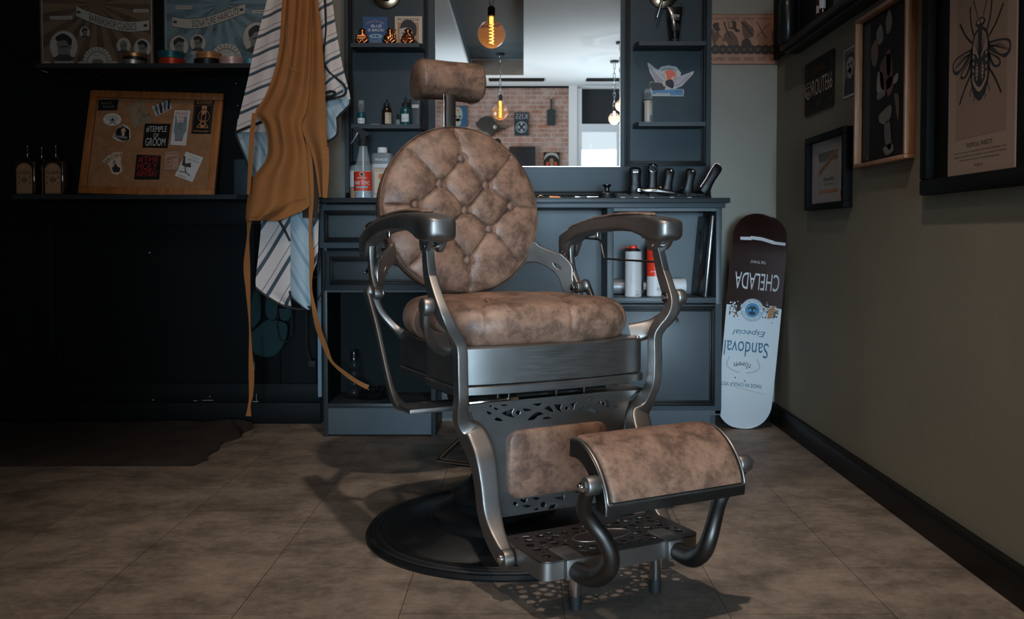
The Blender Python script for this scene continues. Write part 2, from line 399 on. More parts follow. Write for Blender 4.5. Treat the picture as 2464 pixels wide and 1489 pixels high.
# ------------------------------------------------------------------ room shell
WY = 3.90; WX = 1.075; CEIL = 2.99; RY = -5.73; LX = -3.1
WOODC = wood_mat('light_oak', (.40, .20, .10, 1), (.27, .12, .055, 1))
WOODO = wood_mat('orange_pine', (.36, .13, .032, 1), (.22, .075, .018, 1))
def quadbox(name, *a, mat=None, **k):
    m = MB(); m.box(*a, mat, **k); return struct(m, name)
quadbox('floor', LX-.2, 3.2, RY-.2, WY+.2, -.06, 0, mat=FLOOR)
quadbox('wall_back', LX-.1, WX+.1, WY, WY+.12, 0, CEIL, mat=WGRY)
quadbox('wall_right', WX, WX+.12, -1.8, WY, 0, CEIL, mat=WOLV)
quadbox('wall_left', LX-.12, LX, RY, WY, 0, CEIL, mat=WGRY)
quadbox('wall_light_blocker', LX, -1.3, -.75, -.65, 0, CEIL, mat=WGRY)  # unseen wall, added to keep rear-room light off the left side
quadbox('wall_alcove', WX+.12, 2.9, -1.92, -1.8, 0, CEIL, mat=WWHT)
quadbox('wall_side', 2.9, 3.0, RY, -1.8, 0, CEIL, mat=WWHT)
BX1 = .66
quadbox('wall_front', LX, BX1, RY-.12, RY, 0, CEIL, mat=BRICK)
# front window wall: pier, sill, transom and dark blind
quadbox('wall_pier', BX1, BX1+.12, RY-.12, RY+.03, 0, CEIL, mat=WWHT)
quadbox('wall_lintel', BX1+.12, 2.9, RY-.12, RY, 2.97, CEIL, mat=WWHT)
FR = mat('white_window_frame', (.62, .66, .70, 1), .4)
m = MB()
m.box(BX1+.12, BX1+.19, RY-.08, RY+.02, .0, 2.95, FR); m.box(1.36, 1.44, RY-.08, RY+.02, 0, 2.35, FR)
m.box(BX1+.19, 2.9, RY-.08, RY+.03, 2.33, 2.44, FR); m.box(BX1+.19, 2.9, RY-.08, RY+.02, .0, .5, FR); m.box(2.0, 2.08, RY-.08, RY+.02, .5, 2.33, FR)
wf = struct(m, 'window_1')
m = MB(); m.box(BX1+.19, 2.9, RY-.07, RY-.05, 2.44, 2.96, mat('dark_blind', (.02, .024, .028, 1), .7)); o = m.build('blind', wf)
m = MB(); m.box(BX1+.19, 2.9, RY-.05, RY-.045, .5, 2.33, GLS); m.build('window_glass', wf)
# ceiling with a recess
m = MB(); RX0, RX1, R0, R1 = -.71, 0.0, RY+.95, -.35
m.box(LX-.1, RX0, RY-.1, WY+.1, CEIL, CEIL+.06, WWHT); m.box(RX1, 3.0, RY-.1, WY+.1, CEIL, CEIL+.06, WWHT)
m.box(RX0, RX1, RY-.1, R0, CEIL, CEIL+.06, WWHT); m.box(RX0, RX1, R1, WY+.1, CEIL, CEIL+.06, WWHT)
struct(m, 'ceiling')
TEALD = mat('dark_teal_ceiling_paint', (.035, .055, .065, 1), .6); TAUP = mat('taupe_paint', (.20, .17, .15, 1), .7)
m = MB()
m.box(RX0, RX1, R0, R1, CEIL+.21, CEIL+.26, TEALD); m.box(RX0-.03, RX0, R0, R1, CEIL+.06, CEIL+.26, TEALD); m.box(RX1, RX1+.03, R0, R1, CEIL+.06, CEIL+.26, TEALD)
m.box(RX0+.001, RX1-.001, R0-.03, R0+.003, CEIL-.001, CEIL+.209, TAUP); m.box(RX0, RX1, R1, R1+.03, CEIL, CEIL+.26, TEALD)
struct(m, 'trim_1')
m = MB(); m.box(LX, BX1, RY, RY+.03, 2.965, CEIL, MOULD); struct(m, 'trim_2')
m = MB(); m.box(WX-.022, WX, -1.8, WY, 0, .072, MOULD, bev=.003); m.box(WX-.02, WX, -1.8, WY, .072, .083, MOULD); struct(m, 'baseboard_right')
m = MB(); m.box(.79, WX-.022, WY-.02, WY, 0, .07, MOULD, bev=.003); struct(m, 'baseboard_back')
# black panelled wall on the left
PX = atY(770, 500, 3.86).x
m = MB(); m.box(LX, PX, 3.865, WY, .0, CEIL, BPAN)
for x0, x1 in ((LX, -2.45), (-2.05, -1.98), (-1.135, -1.03), (PX-.02, PX)):
    m.box(x0, x1, 3.85, 3.866, .17, .84, BPAN, bev=.002)
m.box(LX, PX, 3.85, 3.866, .84, .96, BPAN, bev=.003); m.box(LX, PX, 3.85, 3.866, .09, .17, BPAN, bev=.003); m.box(LX, PX, 3.845, 3.866, 0, .09, BPAN, bev=.003)
CHIP = mat('chipped_paint', (.35, .40, .42, 1), .8)
for (x, y, w, h) in ((617, 960, 1.2, 26), (615, 966, 14, 1.5), (500, 963, 26, 1.2), (470, 964, 8, 1.4), (530, 976, 5, 3), (505, 954, 3, 2), (368, 962, 4, 2), (250, 971, 3, 2), (40, 972, 3, 3), (612, 880, 1, 20), (360, 608, 4, 3)):
    a = atY(x-w/2, y-h/2, 3.849); b = atY(x+w/2, y+h/2, 3.849); m.box(a.x, b.x, 3.8485, 3.85, b.z, a.z, CHIP)
struct(m, 'trim_3')
RAILW = mat('pale_blue_grey_trim', (.22, .30, .36, 1), .5)
m = MB(); a = atY(762, 560, 3.83); b = atY(774, 955, 3.83); m.box(a.x, b.x, 3.83, 3.85, b.z, .93, RAILW, bev=.003); m.box(a.x+.004, a.x+.008, 3.826, 3.83, b.z, .93, RAILW); struct(m, 'trim_4')
# air vents in the ceiling
for x0, x1 in ((atY(1175, 200, 12.7).x, atY(1310, 200, 12.7).x), (atY(1412, 200, 12.7).x, 1.7)):
    m = MB(); m.box(x0, x1, -5.25, -5.03, CEIL-.012, CEIL, MOULD, bev=.003)
    for k in range(3): m.box(x0+.02, x1-.02, -5.21+k*.06, -5.2+k*.06, CEIL-.016, CEIL-.01, IROND)
    o = m.build('ceiling_vent'); tag(o, 'dark slot air vent in the ceiling beside the %s, in the mirror' % ('brick wall' if x0 < .5 else 'window blind'), 'vent', 'ceiling slot vents')

# ------------------------------------------------------------------ barber chair (local x = sideways, local -y = forward)
chair = thing('barber_chair', 'vintage metal barber chair in tufted brown leather on a round black base', 'barber chair', CH, CTH)
def L(u, v, z): return Vector((u, -v, z))
def RX90(y): return Matrix.Translation((0, y, 0)) @ Matrix.Rotation(math.radians(90), 4, 'X')   # 2D (x, y) -> local (x, z)
# base
m = MB()
m.lathe([(.372, 0), (.374, .006), (.370, .013), (.358, .018), (.352, .016), (.338, .017), (.332, .021), (.322, .020), (.30, .022), (.26, .031), (.225, .040), (.205, .045), (.203, .052), (.196, .060), (.17, .071), (.15, .078), (.142, .090), (.148, .101), (.145, .112), (.12, .125), (.098, .145), (.085, .175), (.075, .22), (.068, .28), (.066, .36)], BASEB, 96)
b = m.build('base', chair)
m = MB(); m.lathe([(.34, .0165), (.343, .0195), (.347, .0165)], RUB, 96, cap=False)
for r in (.358, .365): m.lathe([(r-.002, .0175), (r, .0195), (r+.002, .0165)], RUB, 96, cap=False)
m.build('rim', b)
m = MB(); m.cyl(L(0, 0, .30), L(0, 0, .42), .05, CHR, 32); m.build('column', chair)
# underseat mechanism
m = MB(); m.box(-.16, .16, -.16, .14, .375, .425, BLKM, bev=.006); m.box(-.10, .10, -.20, .18, .335, .385, BLKM, bev=.01); m.cyl(L(-.21, .19, .398), L(.19, .19, .398), .008, IROND)
for u in (-.14, -.11, .02, .10): m.box(u-.003, u+.003, -.24, -.16, .375, .425, IROND, bev=.001)
m.build('underseat_mechanism', chair)
m = MB(); m.tube([L(-.08, .22, .40), L(-.15, .24, .402), L(-.215, .22, .397)], .006, CHR); m.cyl(L(-.21, .222, .397), L(-.222, .222, .397), .010, CHR, 12, bev=.002); m.build('recline_lever', chair)
for q in ((-.27, .13), (-.31, .13)):
    m = MB(); m.cyl(L(q[0], q[1], .366), L(q[0], q[1], .378), .008, CHR, 12, bev=.002); m.build('bolt', chair)
# pump handle
hp = [atY(*p) for p in ((1160, 1000, 2.5), (1120, 1045, 2.52), (1062, 1100, 2.62), (1066, 1108, 2.6), (1135, 1118, 2.50), (1200, 1122, 2.46))]
inv = (Matrix.Translation(CH) @ Matrix.Rotation(CTH, 4, 'Z')).inverted()
m = MB(); m.tube([inv @ p for p in hp], .007, CHR, 12, 6); m.build('pump_handle', chair)
# seat frame: deep metal apron, bowed front, stepped lower lip
def apron(z0, z1, g, mt, mb, k=0):
    o = []
    def arc(cx, cy, r, a0, a1, n=8):
        for i in range(n+1):
            a = math.radians(a0 + (a1-a0)*i/n); o.append((cx+r*math.cos(a), cy+r*math.sin(a)))
    e = .262+g; vf = .285+g
    arc(-e+.035, vf-.045, .035, 180, 100)
    for i in range(1, 16):
        u = -e+.035+(2*e-.07)*i/16; o.append((u, vf-.012+.022*(1-(u/e)**2)))
    arc(e-.035, vf-.045, .035, 80, 0)
    o += [(e, .085), (e-.014, .072), (e-.014, -.12)]; arc(e-.05, -.13, .036, 0, -90, 6); arc(-e+.05, -.13, .036, 270, 180, 6); o += [(-e+.014, .072), (-e, .085)]
    rings = []
    for z, s in ((z0, .97), (z0+.003, 1.0), (z1-.003, 1.0), (z1, .985)): rings.append([L(u*s, v*s, z) for u, v in reversed(o)])
    mb.loft(rings, mt)
m = MB(); apron(.447, .535, 0, IRONH, m); apron(.424, .446, .0035, IRONH, m); m.build('seat_frame', chair, smooth=40)
for u, v in ((-.243, .262), (.243, .262)):
    m = MB(); m.cyl(L(u, v, .534), L(u, v, .5385), .006, CHR, 12, bev=.001); m.build('screw', chair)
# seat cushion
def seg_d(p, a, b):
    ax, ay = b[0]-a[0], b[1]-a[1]; t = max(0, min(1, ((p[0]-a[0])*ax + (p[1]-a[1])*ay)/(ax*ax+ay*ay)))
    return math.hypot(p[0]-a[0]-t*ax, p[1]-a[1]-t*ay)
m = MB(); NA, NR = 280, 34; vs = []; fs = []
seams = [((-.10, .10), (-.215, .30)), ((.10, .10), (.035, .30)), ((-.10, .10), (-.10, -.2)), ((.10, .10), (.10, -.2)), ((-.10, .10), (.10, .10)), ((-.10, .10), (-.28, .02)), ((.10, .10), (.28, .02)), ((.10, .10), (.24, .27))]
prof = [(i/40*.84, 0) for i in range(1, 41)] + [(.84+.16*math.sin(t), .050*(math.cos(t)-1)) for t in [PI/14*k for k in range(1, 13)]] + [(.965, -.094), (.90, -.100)]
for r, dz in prof:
    for i in range(NA):
        a = 2*PI*i/NA; c, s = math.cos(a), math.sin(a); q = (abs(c)**3.6+abs(s)**3.6)**(-1/3.6)
        u, v = .268*r*q*c-.004, .234*r*q*s+.050
        z = .631+dz+.014*(1-min(1, (r/.9)**2))
        for sa, sb in seams:
            dd = seg_d((u, v), sa, sb); z -= .0065*math.exp(-(dd/.0042)**2)*(1 if dz > -.02 else .3)+.004*math.exp(-(dd/.03)**2)
            if dz < -.01:
                n = Vector((u, v-.052)).normalized(); k = .0055*math.exp(-(dd/.0045)**2); u -= n.x*k; v -= n.y*k
        for bu, bv in ((-.10, .10), (.10, .10)): z -= .016*math.exp(-(math.hypot(u-bu, v-bv)/.022)**2)
        vs.append(L(u, v, z))
vs.append(L(0, .050, .642)); n = len(prof)
for j in range(n-1):
    for i in range(NA): k = (i+1) % NA; fs.append((j*NA+i, j*NA+k, (j+1)*NA+k, (j+1)*NA+i))
for i in range(NA): fs.append((n*NA, (i+1) % NA, i))
fs.append(tuple((n-1)*NA+i for i in range(NA)))
m.add(vs, [tuple(reversed(f)) for f in fs], LEA); cu = m.build('seat_cushion', chair, smooth=70)
for bu in (-.10, .10):
    m = MB(); m.sph(L(bu, .10, .630), .012, BTN, 8, sz=.55); m.build('button', cu)
# backrest disc
AL = math.radians(9); BC = L(0, -.305, .867); eu = Vector((1, 0, 0)); en = Vector((0, -math.cos(AL), math.sin(AL))); eb = Vector((0, math.sin(AL), math.cos(AL)))
btn = [(0, .150), (-.074, .071), (.074, .071), (-.152, .009), (.152, .009), (0, -.006), (-.074, -.060), (.074, -.060), (0, -.152)]
lines = [((0, .15), (-.074, .071)), ((0, .15), (.074, .071)), ((-.074, .071), (0, -.006)), ((.074, .071), (0, -.006)), ((-.074, .071), (-.152, .009)), ((.074, .071), (.152, .009)),
         ((-.152, .009), (-.074, -.06)), ((.152, .009), (.074, -.06)), ((0, -.006), (-.074, -.06)), ((0, -.006), (.074, -.06)), ((-.074, -.06), (0, -.152)), ((.074, -.06), (0, -.152)),
         ((0, .15), (-.012, .26)), ((0, -.152), (.006, -.26)), ((-.152, .009), (-.26, .012)), ((.152, .009), (.26, .006)), ((.074, .071), (.185, .18)), ((-.074, .071), (-.172, .19)), ((.074, -.06), (.185, -.175)), ((-.074, -.06), (-.185, -.175))]
m = MB(); NA = 460; vs = []; fs = []; R = .25
prof = [(i/120*.985, 1) for i in range(1, 121)] + [(.997, .8), (1.0, .45), (1.0, 0), (.985, -.35), (.94, -.55)]
for r, kk in prof:
    for i in range(NA):
        a = 2*PI*i/NA; x, y = R*r*math.cos(a), R*r*math.sin(a)
        if kk == 1:
            h = .014 + .040*(1-r**3.2)**.55 if r < .985 else .016
            dd = min(seg_d((x, y), p, q) for p, q in lines); db = min(math.hypot(x-p, y-q) for p, q in btn)
            e = min(1, (1-r)*14)
            h -= e*(.0062*math.exp(-(dd/.0026)**2) + .0075*math.exp(-(dd/.019)**1.5) + .0105*math.exp(-(db/.021)**2) + .005*math.exp(-((db-.013)/.0035)**2))
        else:
            h = .014*kk if kk > 0 else .045*kk-.0
            if kk <= .45: h = {.45: .004, 0: -.012, -.35: -.04, -.55: -.048}[kk]
        vs.append(BC + eu*x + eb*y + en*h)
vs.append(BC + en*.044); n = len(prof)
for j in range(n-1):
    for i in range(NA): k = (i+1) % NA; fs.append((j*NA+i, j*NA+k, (j+1)*NA+k, (j+1)*NA+i))
for i in range(NA): fs.append((n*NA, (i+1) % NA, i))
fs.append(tuple((n-1)*NA+i for i in range(NA)))
m.add(vs, [tuple(reversed(f)) for f in fs], LEA); bk = m.build('backrest', chair, smooth=60)
MB_ = Matrix((( eu.x, eb.x, en.x, BC.x), (eu.y, eb.y, en.y, BC.y), (eu.z, eb.z, en.z, BC.z), (0, 0, 0, 1)))
m = MB(); m.lathe([(.2505, .0165), (.2525, .0145), (.2525, .0105), (.2505, .0085)], LEA, 120, MB_, cap=False); m.build('piping', bk)
for x, y in btn:
    m = MB(); m.lathe([(.0100, -.008), (.0125, .005), (.0120, .0095), (.0088, .0128), (.0040, .0144), (.0002, .0148)], BTN, 24, MB_ @ Matrix.Translation((x, y, .0265 - (.003 if abs(x)+abs(y) > .14 else 0)))); m.build('button', bk)
# headrest
m = MB()
sec = [(-.335, 1.236), (-.332, 1.262), (-.340, 1.292), (-.358, 1.313), (-.385, 1.320), (-.420, 1.314), (-.444, 1.294), (-.455, 1.262), (-.455, 1.226), (-.447, 1.210), (-.425, 1.203), (-.385, 1.202), (-.352, 1.209)]
sec = catmull(sec+[sec[0]], 4)[:-1]; cv = sum(p[0] for p in sec)/len(sec); cz = sum(p[1] for p in sec)/len(sec); rings = []
for u, s in ((-.108, .05), (-.107, .5), (-.104, .82), (-.098, .94), (-.092, .985), (-.085, 1), (-.05, 1), (0, .985), (.05, 1), (.085, 1), (.092, .985), (.098, .94), (.104, .82), (.107, .5), (.108, .05)):
    rings.append([L(u, cv+(a-cv)*s, cz+(b-cz)*s-(.006*math.cos(u/.108*PI/2)*(-1 if b < cz-.03 else 0))) for a, b in sec])
m.loft(rings, LEA); hr = m.build('headrest', chair, smooth=60)
for u in (-.090, .090):
    m = MB(); m.tube([L(u, cv+(a-cv)*1.005, cz+(b-cz)*1.005) for a, b in sec+[sec[0]]], .0013, LEA, 6, 1); m.build('seam_piping', hr)
m = MB(); m.box(-.024, .007, .352, .364, 1.02, 1.23, IROND, bev=.001); m.cyl(L(-.032, -.352, 1.03), L(-.032, -.352, 1.22), .0018, CHR, 8); m.build('headrest_post', chair)
m = MB(); m.box(-.05, .04, .345, .385, 1.00, 1.10, IROND, bev=.006); m.build('post_clamp', chair)
# side frames
for S in (-1, 1):
    def Q(u, v, z, w, t): return tuple(L(S*u, v, z)) + (w, t)
    side = (1, 0, 0)
    m = MB()
    m.sweep([Q(.317, .238, .800, .026, .021), Q(.317, .240, .775, .026, .021), Q(.320, .249, .740, .030, .021), Q(.321, .262, .70, .034, .021), Q(.319, .286, .66, .036, .022), Q(.313, .311, .622, .036, .024), Q(.300, .316, .597, .034, .026), Q(.278, .308, .567, .032, .026), Q(.267, .304, .54, .031, .026), Q(.266, .306, .48, .031, .026), Q(.264, .304, .43, .031, .026), Q(.260, .291, .397, .034, .028), Q(.250, .278, .368, .042, .034), Q(.232, .278, .343, .050, .046), Q(.222, .300, .315, .048, .052), Q(.219, .325, .28, .044, .050), Q(.217, .338, .23, .042, .046), Q(.216, .350, .175, .042, .044), Q(.216, .375, .135, .042, .038), Q(.215, .41, .105, .042, .030), Q(.215, .432, .093, .040, .022)], side, IRON, 28, 6, 9)
    m.cyl(L(S*.203, .432, .094), L(S*.227, .432, .094), .022, IRON, 24, bev=.002)
    po = m.build('side_frame', chair, smooth=50)
    m = MB(); m.cyl(L(S*.226, .432, .096), L(S*.232, .432, .096), .010, CHR, 20, bev=.002); m.cyl(L(S*.2315, .432, .096), L(S*.2335, .432, .096), .005, CHR, 6); m.build('pivot_bolt', po)
    # screw and dished boss on the inner face
    m = MB(); m.lathe([(.0135, 0), (.0125, .0025), (.0105, .003), (.0095, .001), (.006, .0015), (.005, .0035), (.0001, .0035)], IROND, 20, Matrix.Translation(L(S*.303, .296, .637)) @ Matrix.Rotation(-S*PI/2, 4, 'Y')); m.cyl(L(S*.302, .296, .637), L(S*.298, .296, .637), .006, CHR, 14, bev=.001); m.build('boss_screw', po)
    # front bracket with ball
    m = MB(); m.cyl(L(S*.330, .300, .636), L(S*.358, .300, .636), .021, IRON, 28, bev=.006)
    m.sweep([Q(.345, .298, .632, .026, .018), Q(.343, .282, .605, .036, .018), Q(.330, .262, .577, .042, .020), Q(.300, .235, .552, .046, .024), Q(.262, .205, .538, .052, .030)], (1, 0, 0), IRON, 16, 6, 4)
    m.build('front_bracket', chair, smooth=50)
    # rear post, ball joint and hanger
    m = MB(); m.sweep([Q(.312, -.192, .775, .020, .017), Q(.312, -.192, .75, .020, .017), Q(.312, -.188, .72, .021, .017), Q(.312, -.175, .68, .023, .018), Q(.312, -.150, .645, .026, .018)], side, IRON, 16, 5, 4)
    m.cyl(L(S*.300, -.143, .640), L(S*.322, -.143, .640), .017, IRON, 24, bev=.002); m.build('rear_post', chair, smooth=50)
    m = MB(); m.sph(L(S*.333, -.141, .645), .020, IRON, 12, sx=.75)
    m.sweep([Q(.338, -.138, .642, .026, .016), Q(.338, -.110, .61, .020, .014), Q(.336, -.075, .565, .017, .013), Q(.334, -.035, .50, .017, .013), Q(.333, .005, .44, .018, .014), Q(.332, .040, .40, .020, .018), Q(.325, .075, .378, .016, .030), Q(.30, .10, .374, .012, .040)], (0, 1, 0) if False else (1, 0, 0), IRON, 16, 6, 4)
    m.build('hanger_bar', chair, smooth=50)
    m = MB(); m.box(S*.335 if S < 0 else .19, -.19 if S < 0 else .335, -.165, -.075, .371, .384, IRON, bev=.004); m.build('hanger_plate', chair)
    m = MB(); m.sweep([Q(.318, -.141, .632, .020, .012), Q(.305, -.143, .60, .018, .012), Q(.285, -.142, .572, .018, .014), Q(.262, -.132, .545, .020, .020), Q(.248, -.118, .531, .028, .028)], (0, 1, 0), IRON, 14, 6, 4); m.build('rear_link', chair, smooth=50)
    # backrest bracket plate
    PA = (.185, -.315); PB = (.328, -.142); dl = math.hypot(PB[0]-PA[0], PB[1]-PA[1]); du, dv = (PB[0]-PA[0])/dl, (PB[1]-PA[1])/dl
    def onp(x, y):      # a point of the right-hand bracket's upright plane, as (distance along it, height)
        A = CH + CU*PA[0] + CVv*PA[1]; D = CU*du + CVv*dv; nrm = Vector((0, 0, 1)).cross(D); o = Vector((0, 0, CAM_H)); r = ray(x, y); p = o + r*((A-o).dot(nrm)/r.dot(nrm)); return ((p-A).dot(D), p.z)
    pl = [onp(*p) for p in ((1240, 585), (1286, 584), (1300, 594), (1340, 610), (1352, 614), (1376, 640), (1378, 672), (1388, 690), (1372, 704), (1358, 698), (1347, 668), (1330, 648), (1305, 634), (1282, 628), (1240, 632))]
    pl = catmull(pl+[pl[0]], 4)[:-1]; hole = [onp(*p) for p in ((1330, 632), (1342, 634), (1352, 644), (1350, 650), (1338, 644))]; hole = catmull(hole+[hole[0]], 3)[:-1]
    X_ = L(S*du, dv, 0); Z_ = Vector((0, 0, 1)); N_ = X_.cross(Z_); A_ = L(S*PA[0], PA[1], 0)
    MX = Matrix(((X_.x, Z_.x, N_.x, A_.x), (X_.y, Z_.y, N_.y, A_.y), (X_.z, Z_.z, N_.z, A_.z), (0, 0, 0, 1)))
    m = MB(); m.holed([pl, hole], .015, IRON, MX, .003); m.build('back_bracket', chair, smooth=40)
    m = MB(); m.cyl(L(S*.318, -.165, .640), L(S*.346, -.165, .640), .0, IRON) if False else None
    m.cyl(L(S*.296, -.150, .640), L(S*.290, -.150, .640), .010, CHR, 16, bev=.002); m.build('bracket_bolt', chair)
    # armrest casting
    uc = .312; rings = []
    se = superell(28, 4.6)
    for v, zt, zb, hw in ((-.232, .792, .768, .016), (-.226, .797, .758, .021), (-.205, .805, .757, .023), (-.17, .815, .770, .025), (-.12, .826, .789, .027), (-.05, .838, .801, .029), (.03, .845, .806, .031), (.10, .8485, .807, .033), (.17, .8485, .803, .036), (.215, .847, .792, .039), (.235, .845, .784, .040), (.27, .842, .778, .040), (.300, .837, .780, .038), (.314, .833, .786, .032), (.321, .829, .792, .022)):
        rings.append([L(S*uc+a*hw, v, (zt+zb)/2+b*(zt-zb)/2) for a, b in se])
    m = MB(); m.loft(rings, IRON)
    for du in (-.0175, .0175):
        for pts, nm in (([(.225, .80), (.228, .775), (.236, .760), (.250, .755), (.266, .758), (.280, .768), (.296, .79), (.300, .80)], 0), ([(-.226, .775), (-.224, .745), (-.215, .732), (-.200, .729), (-.185, .735), (-.172, .755), (-.150, .788)], 0)):
            rr = [[L(S*uc+du+e, v, z) for v, z in pts] for e in (-.0055, -.0045, .0045, .0055)]
            for k, f in ((0, .93), (3, .93)):
                c0 = sum(p[0] for p in pts)/len(pts); c1 = sum(p[1] for p in pts)/len(pts)
                rr[k] = [L(S*uc+du+(-.0055 if k == 0 else .0055), c0+(v-c0)*f, c1+(z-c1)*f) for v, z in pts]
            m.loft(rr, IRON)
    ar = m.build('armrest', chair, smooth=45)
    rings = []
    for v, zt, hw in ((-.19, .8115, .004), (-.185, .8135, .012), (-.16, .8195, .018), (-.10, .831, .0215), (-.03, .842, .023), (.04, .848, .0245), (.10, .851, .0265), (.16, .8515, .0275), (.20, .850, .024), (.225, .848, .015), (.232, .847, .004)):
        rings.append([L(S*uc+a*hw, v, zt+.0015+b*.0042*min(1, hw/.015)) for a, b in superell(18, 2.6)])
    m = MB(); m.loft(rings, LEA); m.build('arm_pad', ar, smooth=60)
    for v, z in ((.262, .768), (-.205, .745)):
        m = MB(); m.cyl(L(S*uc-.0245*1, v, z), L(S*uc+.0245, v, z), .0035, CHR, 10); m.build('clevis_pin', ar)
    m = MB(); m.cyl(L(S*uc, -.04, .785), L(S*uc, -.04, .805), .006, CHR, 12, bev=.001); m.build('screw', ar)
# thin rod bracket under the right arm
m = MB(); m.tube([L(.305, -.09, .786), L(.300, -.02, .783), L(.295, .005, .775), L(.290, .03, .735), L(.285, .06, .730), L(.280, .28, .727)], .0028, IROND, 8, 6); m.build('towel_rod', chair)
m = MB(); m.cyl(L(.31, .20, .786), L(.31, .20, .806), .010, CHR, 12, bev=.002); m.build('knob', chair)
# openwork shield behind the calves
V0 = .262
def cw(x, y, o, k): return atV(o[0]+x/k, o[1]+y/k, V0)
K1 = ((1120, 920), 5.6)
H1 = [[(305, 310), (365, 310), (345, 340)], [(378, 328), (450, 355), (410, 375), (380, 355)], [(270, 380), (330, 395), (358, 425), (300, 430)], [(455, 300), (515, 292), (580, 300), (520, 322)],
      [(480, 415), (560, 370), (650, 350), (625, 400), (635, 445), (675, 475), (560, 455)], [(765, 345), (835, 350), (900, 370), (800, 392)], [(885, 285), (1035, 275), (975, 320)],
      [(825, 508), (905, 425), (990, 392), (1055, 430), (980, 450), (920, 505)], [(1025, 493), (1070, 462), (1130, 465), (1160, 490)], [(1050, 350), (1110, 312), (1150, 335), (1188, 408)],
      [(380, 500), (425, 465), (515, 515), (430, 522)], [(1185, 295), (1290, 290), (1275, 350), (1305, 400), (1230, 365)], [(1405, 290), (1500, 260), (1465, 300), (1460, 345), (1420, 380), (1440, 330)],
      [(1525, 360), (1570, 270), (1620, 290), (1560, 350)], [(1630, 365), (1680, 325), (1790, 405), (1700, 410)], [(1550, 440), (1590, 412), (1650, 430)], [(1630, 215), (1740, 205), (1680, 245)],
      [(1740, 290), (1815, 250), (1800, 290)], [(1885, 225), (1970, 265), (1905, 340)], [(1960, 360), (2010, 310), (2045, 340)], [(1920, 185), (1980, 160), (1950, 190)], [(2060, 240), (2120, 205), (2115, 240)]]
holes = []
for h in H1:
    q = [cw(x, y, *K1) for x, y in h]; holes.append(catmull(q+[q[0]], 2)[:-1])
for x, y, r in ((705, 403, .0060), (1358, 345, .0048), (1857, 285, .0042)):
    a, z = cw(x, y, *K1); holes.append(ell(a, z, r, n=16))
K2 = ((1180, 960), 2.815)
for h in ([(195, 670), (225, 680), (250, 675), (235, 705), (205, 695)], [(275, 668), (310, 663), (345, 665), (310, 685)], [(205, 722), (245, 712), (285, 722), (245, 738)], [(285, 755), (310, 732), (333, 752)], [(385, 750), (405, 715), (450, 708), (430, 742)], [(470, 735), (490, 720), (515, 735)], [(420, 665), (460, 660), (500, 650), (490, 690), (450, 675)]):
    holes.append([cw(x, y, *K2) for x, y in h])
    if h[0][0] < 300: holes.append([(.02-p[0]+.0, p[1]) for p in reversed([cw(x, y, *K2) for x, y in h])])
for x, y, r in ((165, 710, .0062), (355, 713, .0075)):
    a, z = cw(x, y, *K2); holes.append(ell(a, z, r, n=16))
out = [(-.245, .400), (-.22, .385), (-.205, .34), (-.198, .28), (-.195, .2), (-.190, .145), (-.150, .128), (0, .128), (.150, .128), (.190, .145), (.195, .2), (.198, .28), (.205, .34), (.22, .385), (.245, .400), (.15, .403), (0, .403), (-.15, .403)]
out = [p for i, p in enumerate(out)]
holes = [h for h in holes if all(abs(p[0]) < .19 or p[1] > .35 for p in h)]
m = MB(); m.holed([out]+holes, .004, IRONH, RX90(-V0), .0008); m.build('shield_plate', chair, smooth=35)
m = MB(); rp = rrect(-.128, .150, .168, .332, .03, 6); c0, c1 = .011, .25; rings = []
for s, d in ((1, .0025), (1.0, .006), (.985, .010), (.94, .013), (.8, .015), (.4, .0165), (.02, .017)): rings.append([L(c0+(x-c0)*s, V0+d, c1+(z-c1)*s) for x, z in rp])
m.loft(rings, LEA); m.build('shield_pad', chair, smooth=60)
# foot platform with openwork tread
rng = random.Random(4)
oz = rrect(-.201, .201, .385, .572, .022, 5)
holes = []
def okk(c, r):
    if abs(c[0]) > .185-r or not (.398+r < c[1] < .558-r): return False
    e = ((c[0])/.075)**2 + ((c[1]-.478)/.036)**2
    if e < (1+r/.03)**2: return False
    if min(abs(c[0]+.128), abs(c[0]-.128)) < .030+r*.6 and c[1] > .515-r: return False
    return all(math.hypot(c[0]-d[0], c[1]-d[1]) > r+d[2]+.0016 for d in done)
done = []
for rad in (.0115, .0085, .006, .0042):
    for _ in range(900):
        c = (rng.uniform(-.19, .19), rng.uniform(.395, .565))
        if okk(c, rad):
            done.append((c[0], c[1], rad)); k = rng.choice((3, 4, 5, 9)); a0 = rng.uniform(0, 6)
            holes.append([(c[0]+rad*(1 if k != 9 else rng.uniform(.8, 1))*math.cos(a0+2*PI*i/k), c[1]+rad*(1 if k != 9 else .8)*math.sin(a0+2*PI*i/k)) for i in range(k)])
m = MB(); Mz = Matrix.Translation((0, 0, .1245)) @ Matrix.Diagonal((1, -1, 1, 1))
m.holed([oz]+holes, .004, IROND, Mz, .0006)
tr = m.build('foot_platform', chair, smooth=35)
m = MB(); ov = [(.072*math.cos(2*PI*i/48), .478+.033*math.sin(2*PI*i/48)) for i in range(48)]
m.tube([L(u, v, .1268) for u, v in ov+[ov[0]]], .0016, IRON, 6, 1); m.build('oval_badge_rim', tr)
m = MB(); n = len(oz); vs = []
cx, cy = 0, .478
for z, s in ((.1245, 1), (.086, 1), (.086, .965), (.122, .965)): vs += [L(cx+(u-cx)*s, cy+(v-cy)*(s if s == 1 else .93), z) for u, v in oz]
fs = []
for j in range(4):
    for i in range(n): k = (i+1) % n; fs.append((j*n+i, j*n+k, ((j+1) % 4)*n+k, ((j+1) % 4)*n+i))
m.add(vs, fs, IRON); m.build('platform_rim', chair, smooth=30)
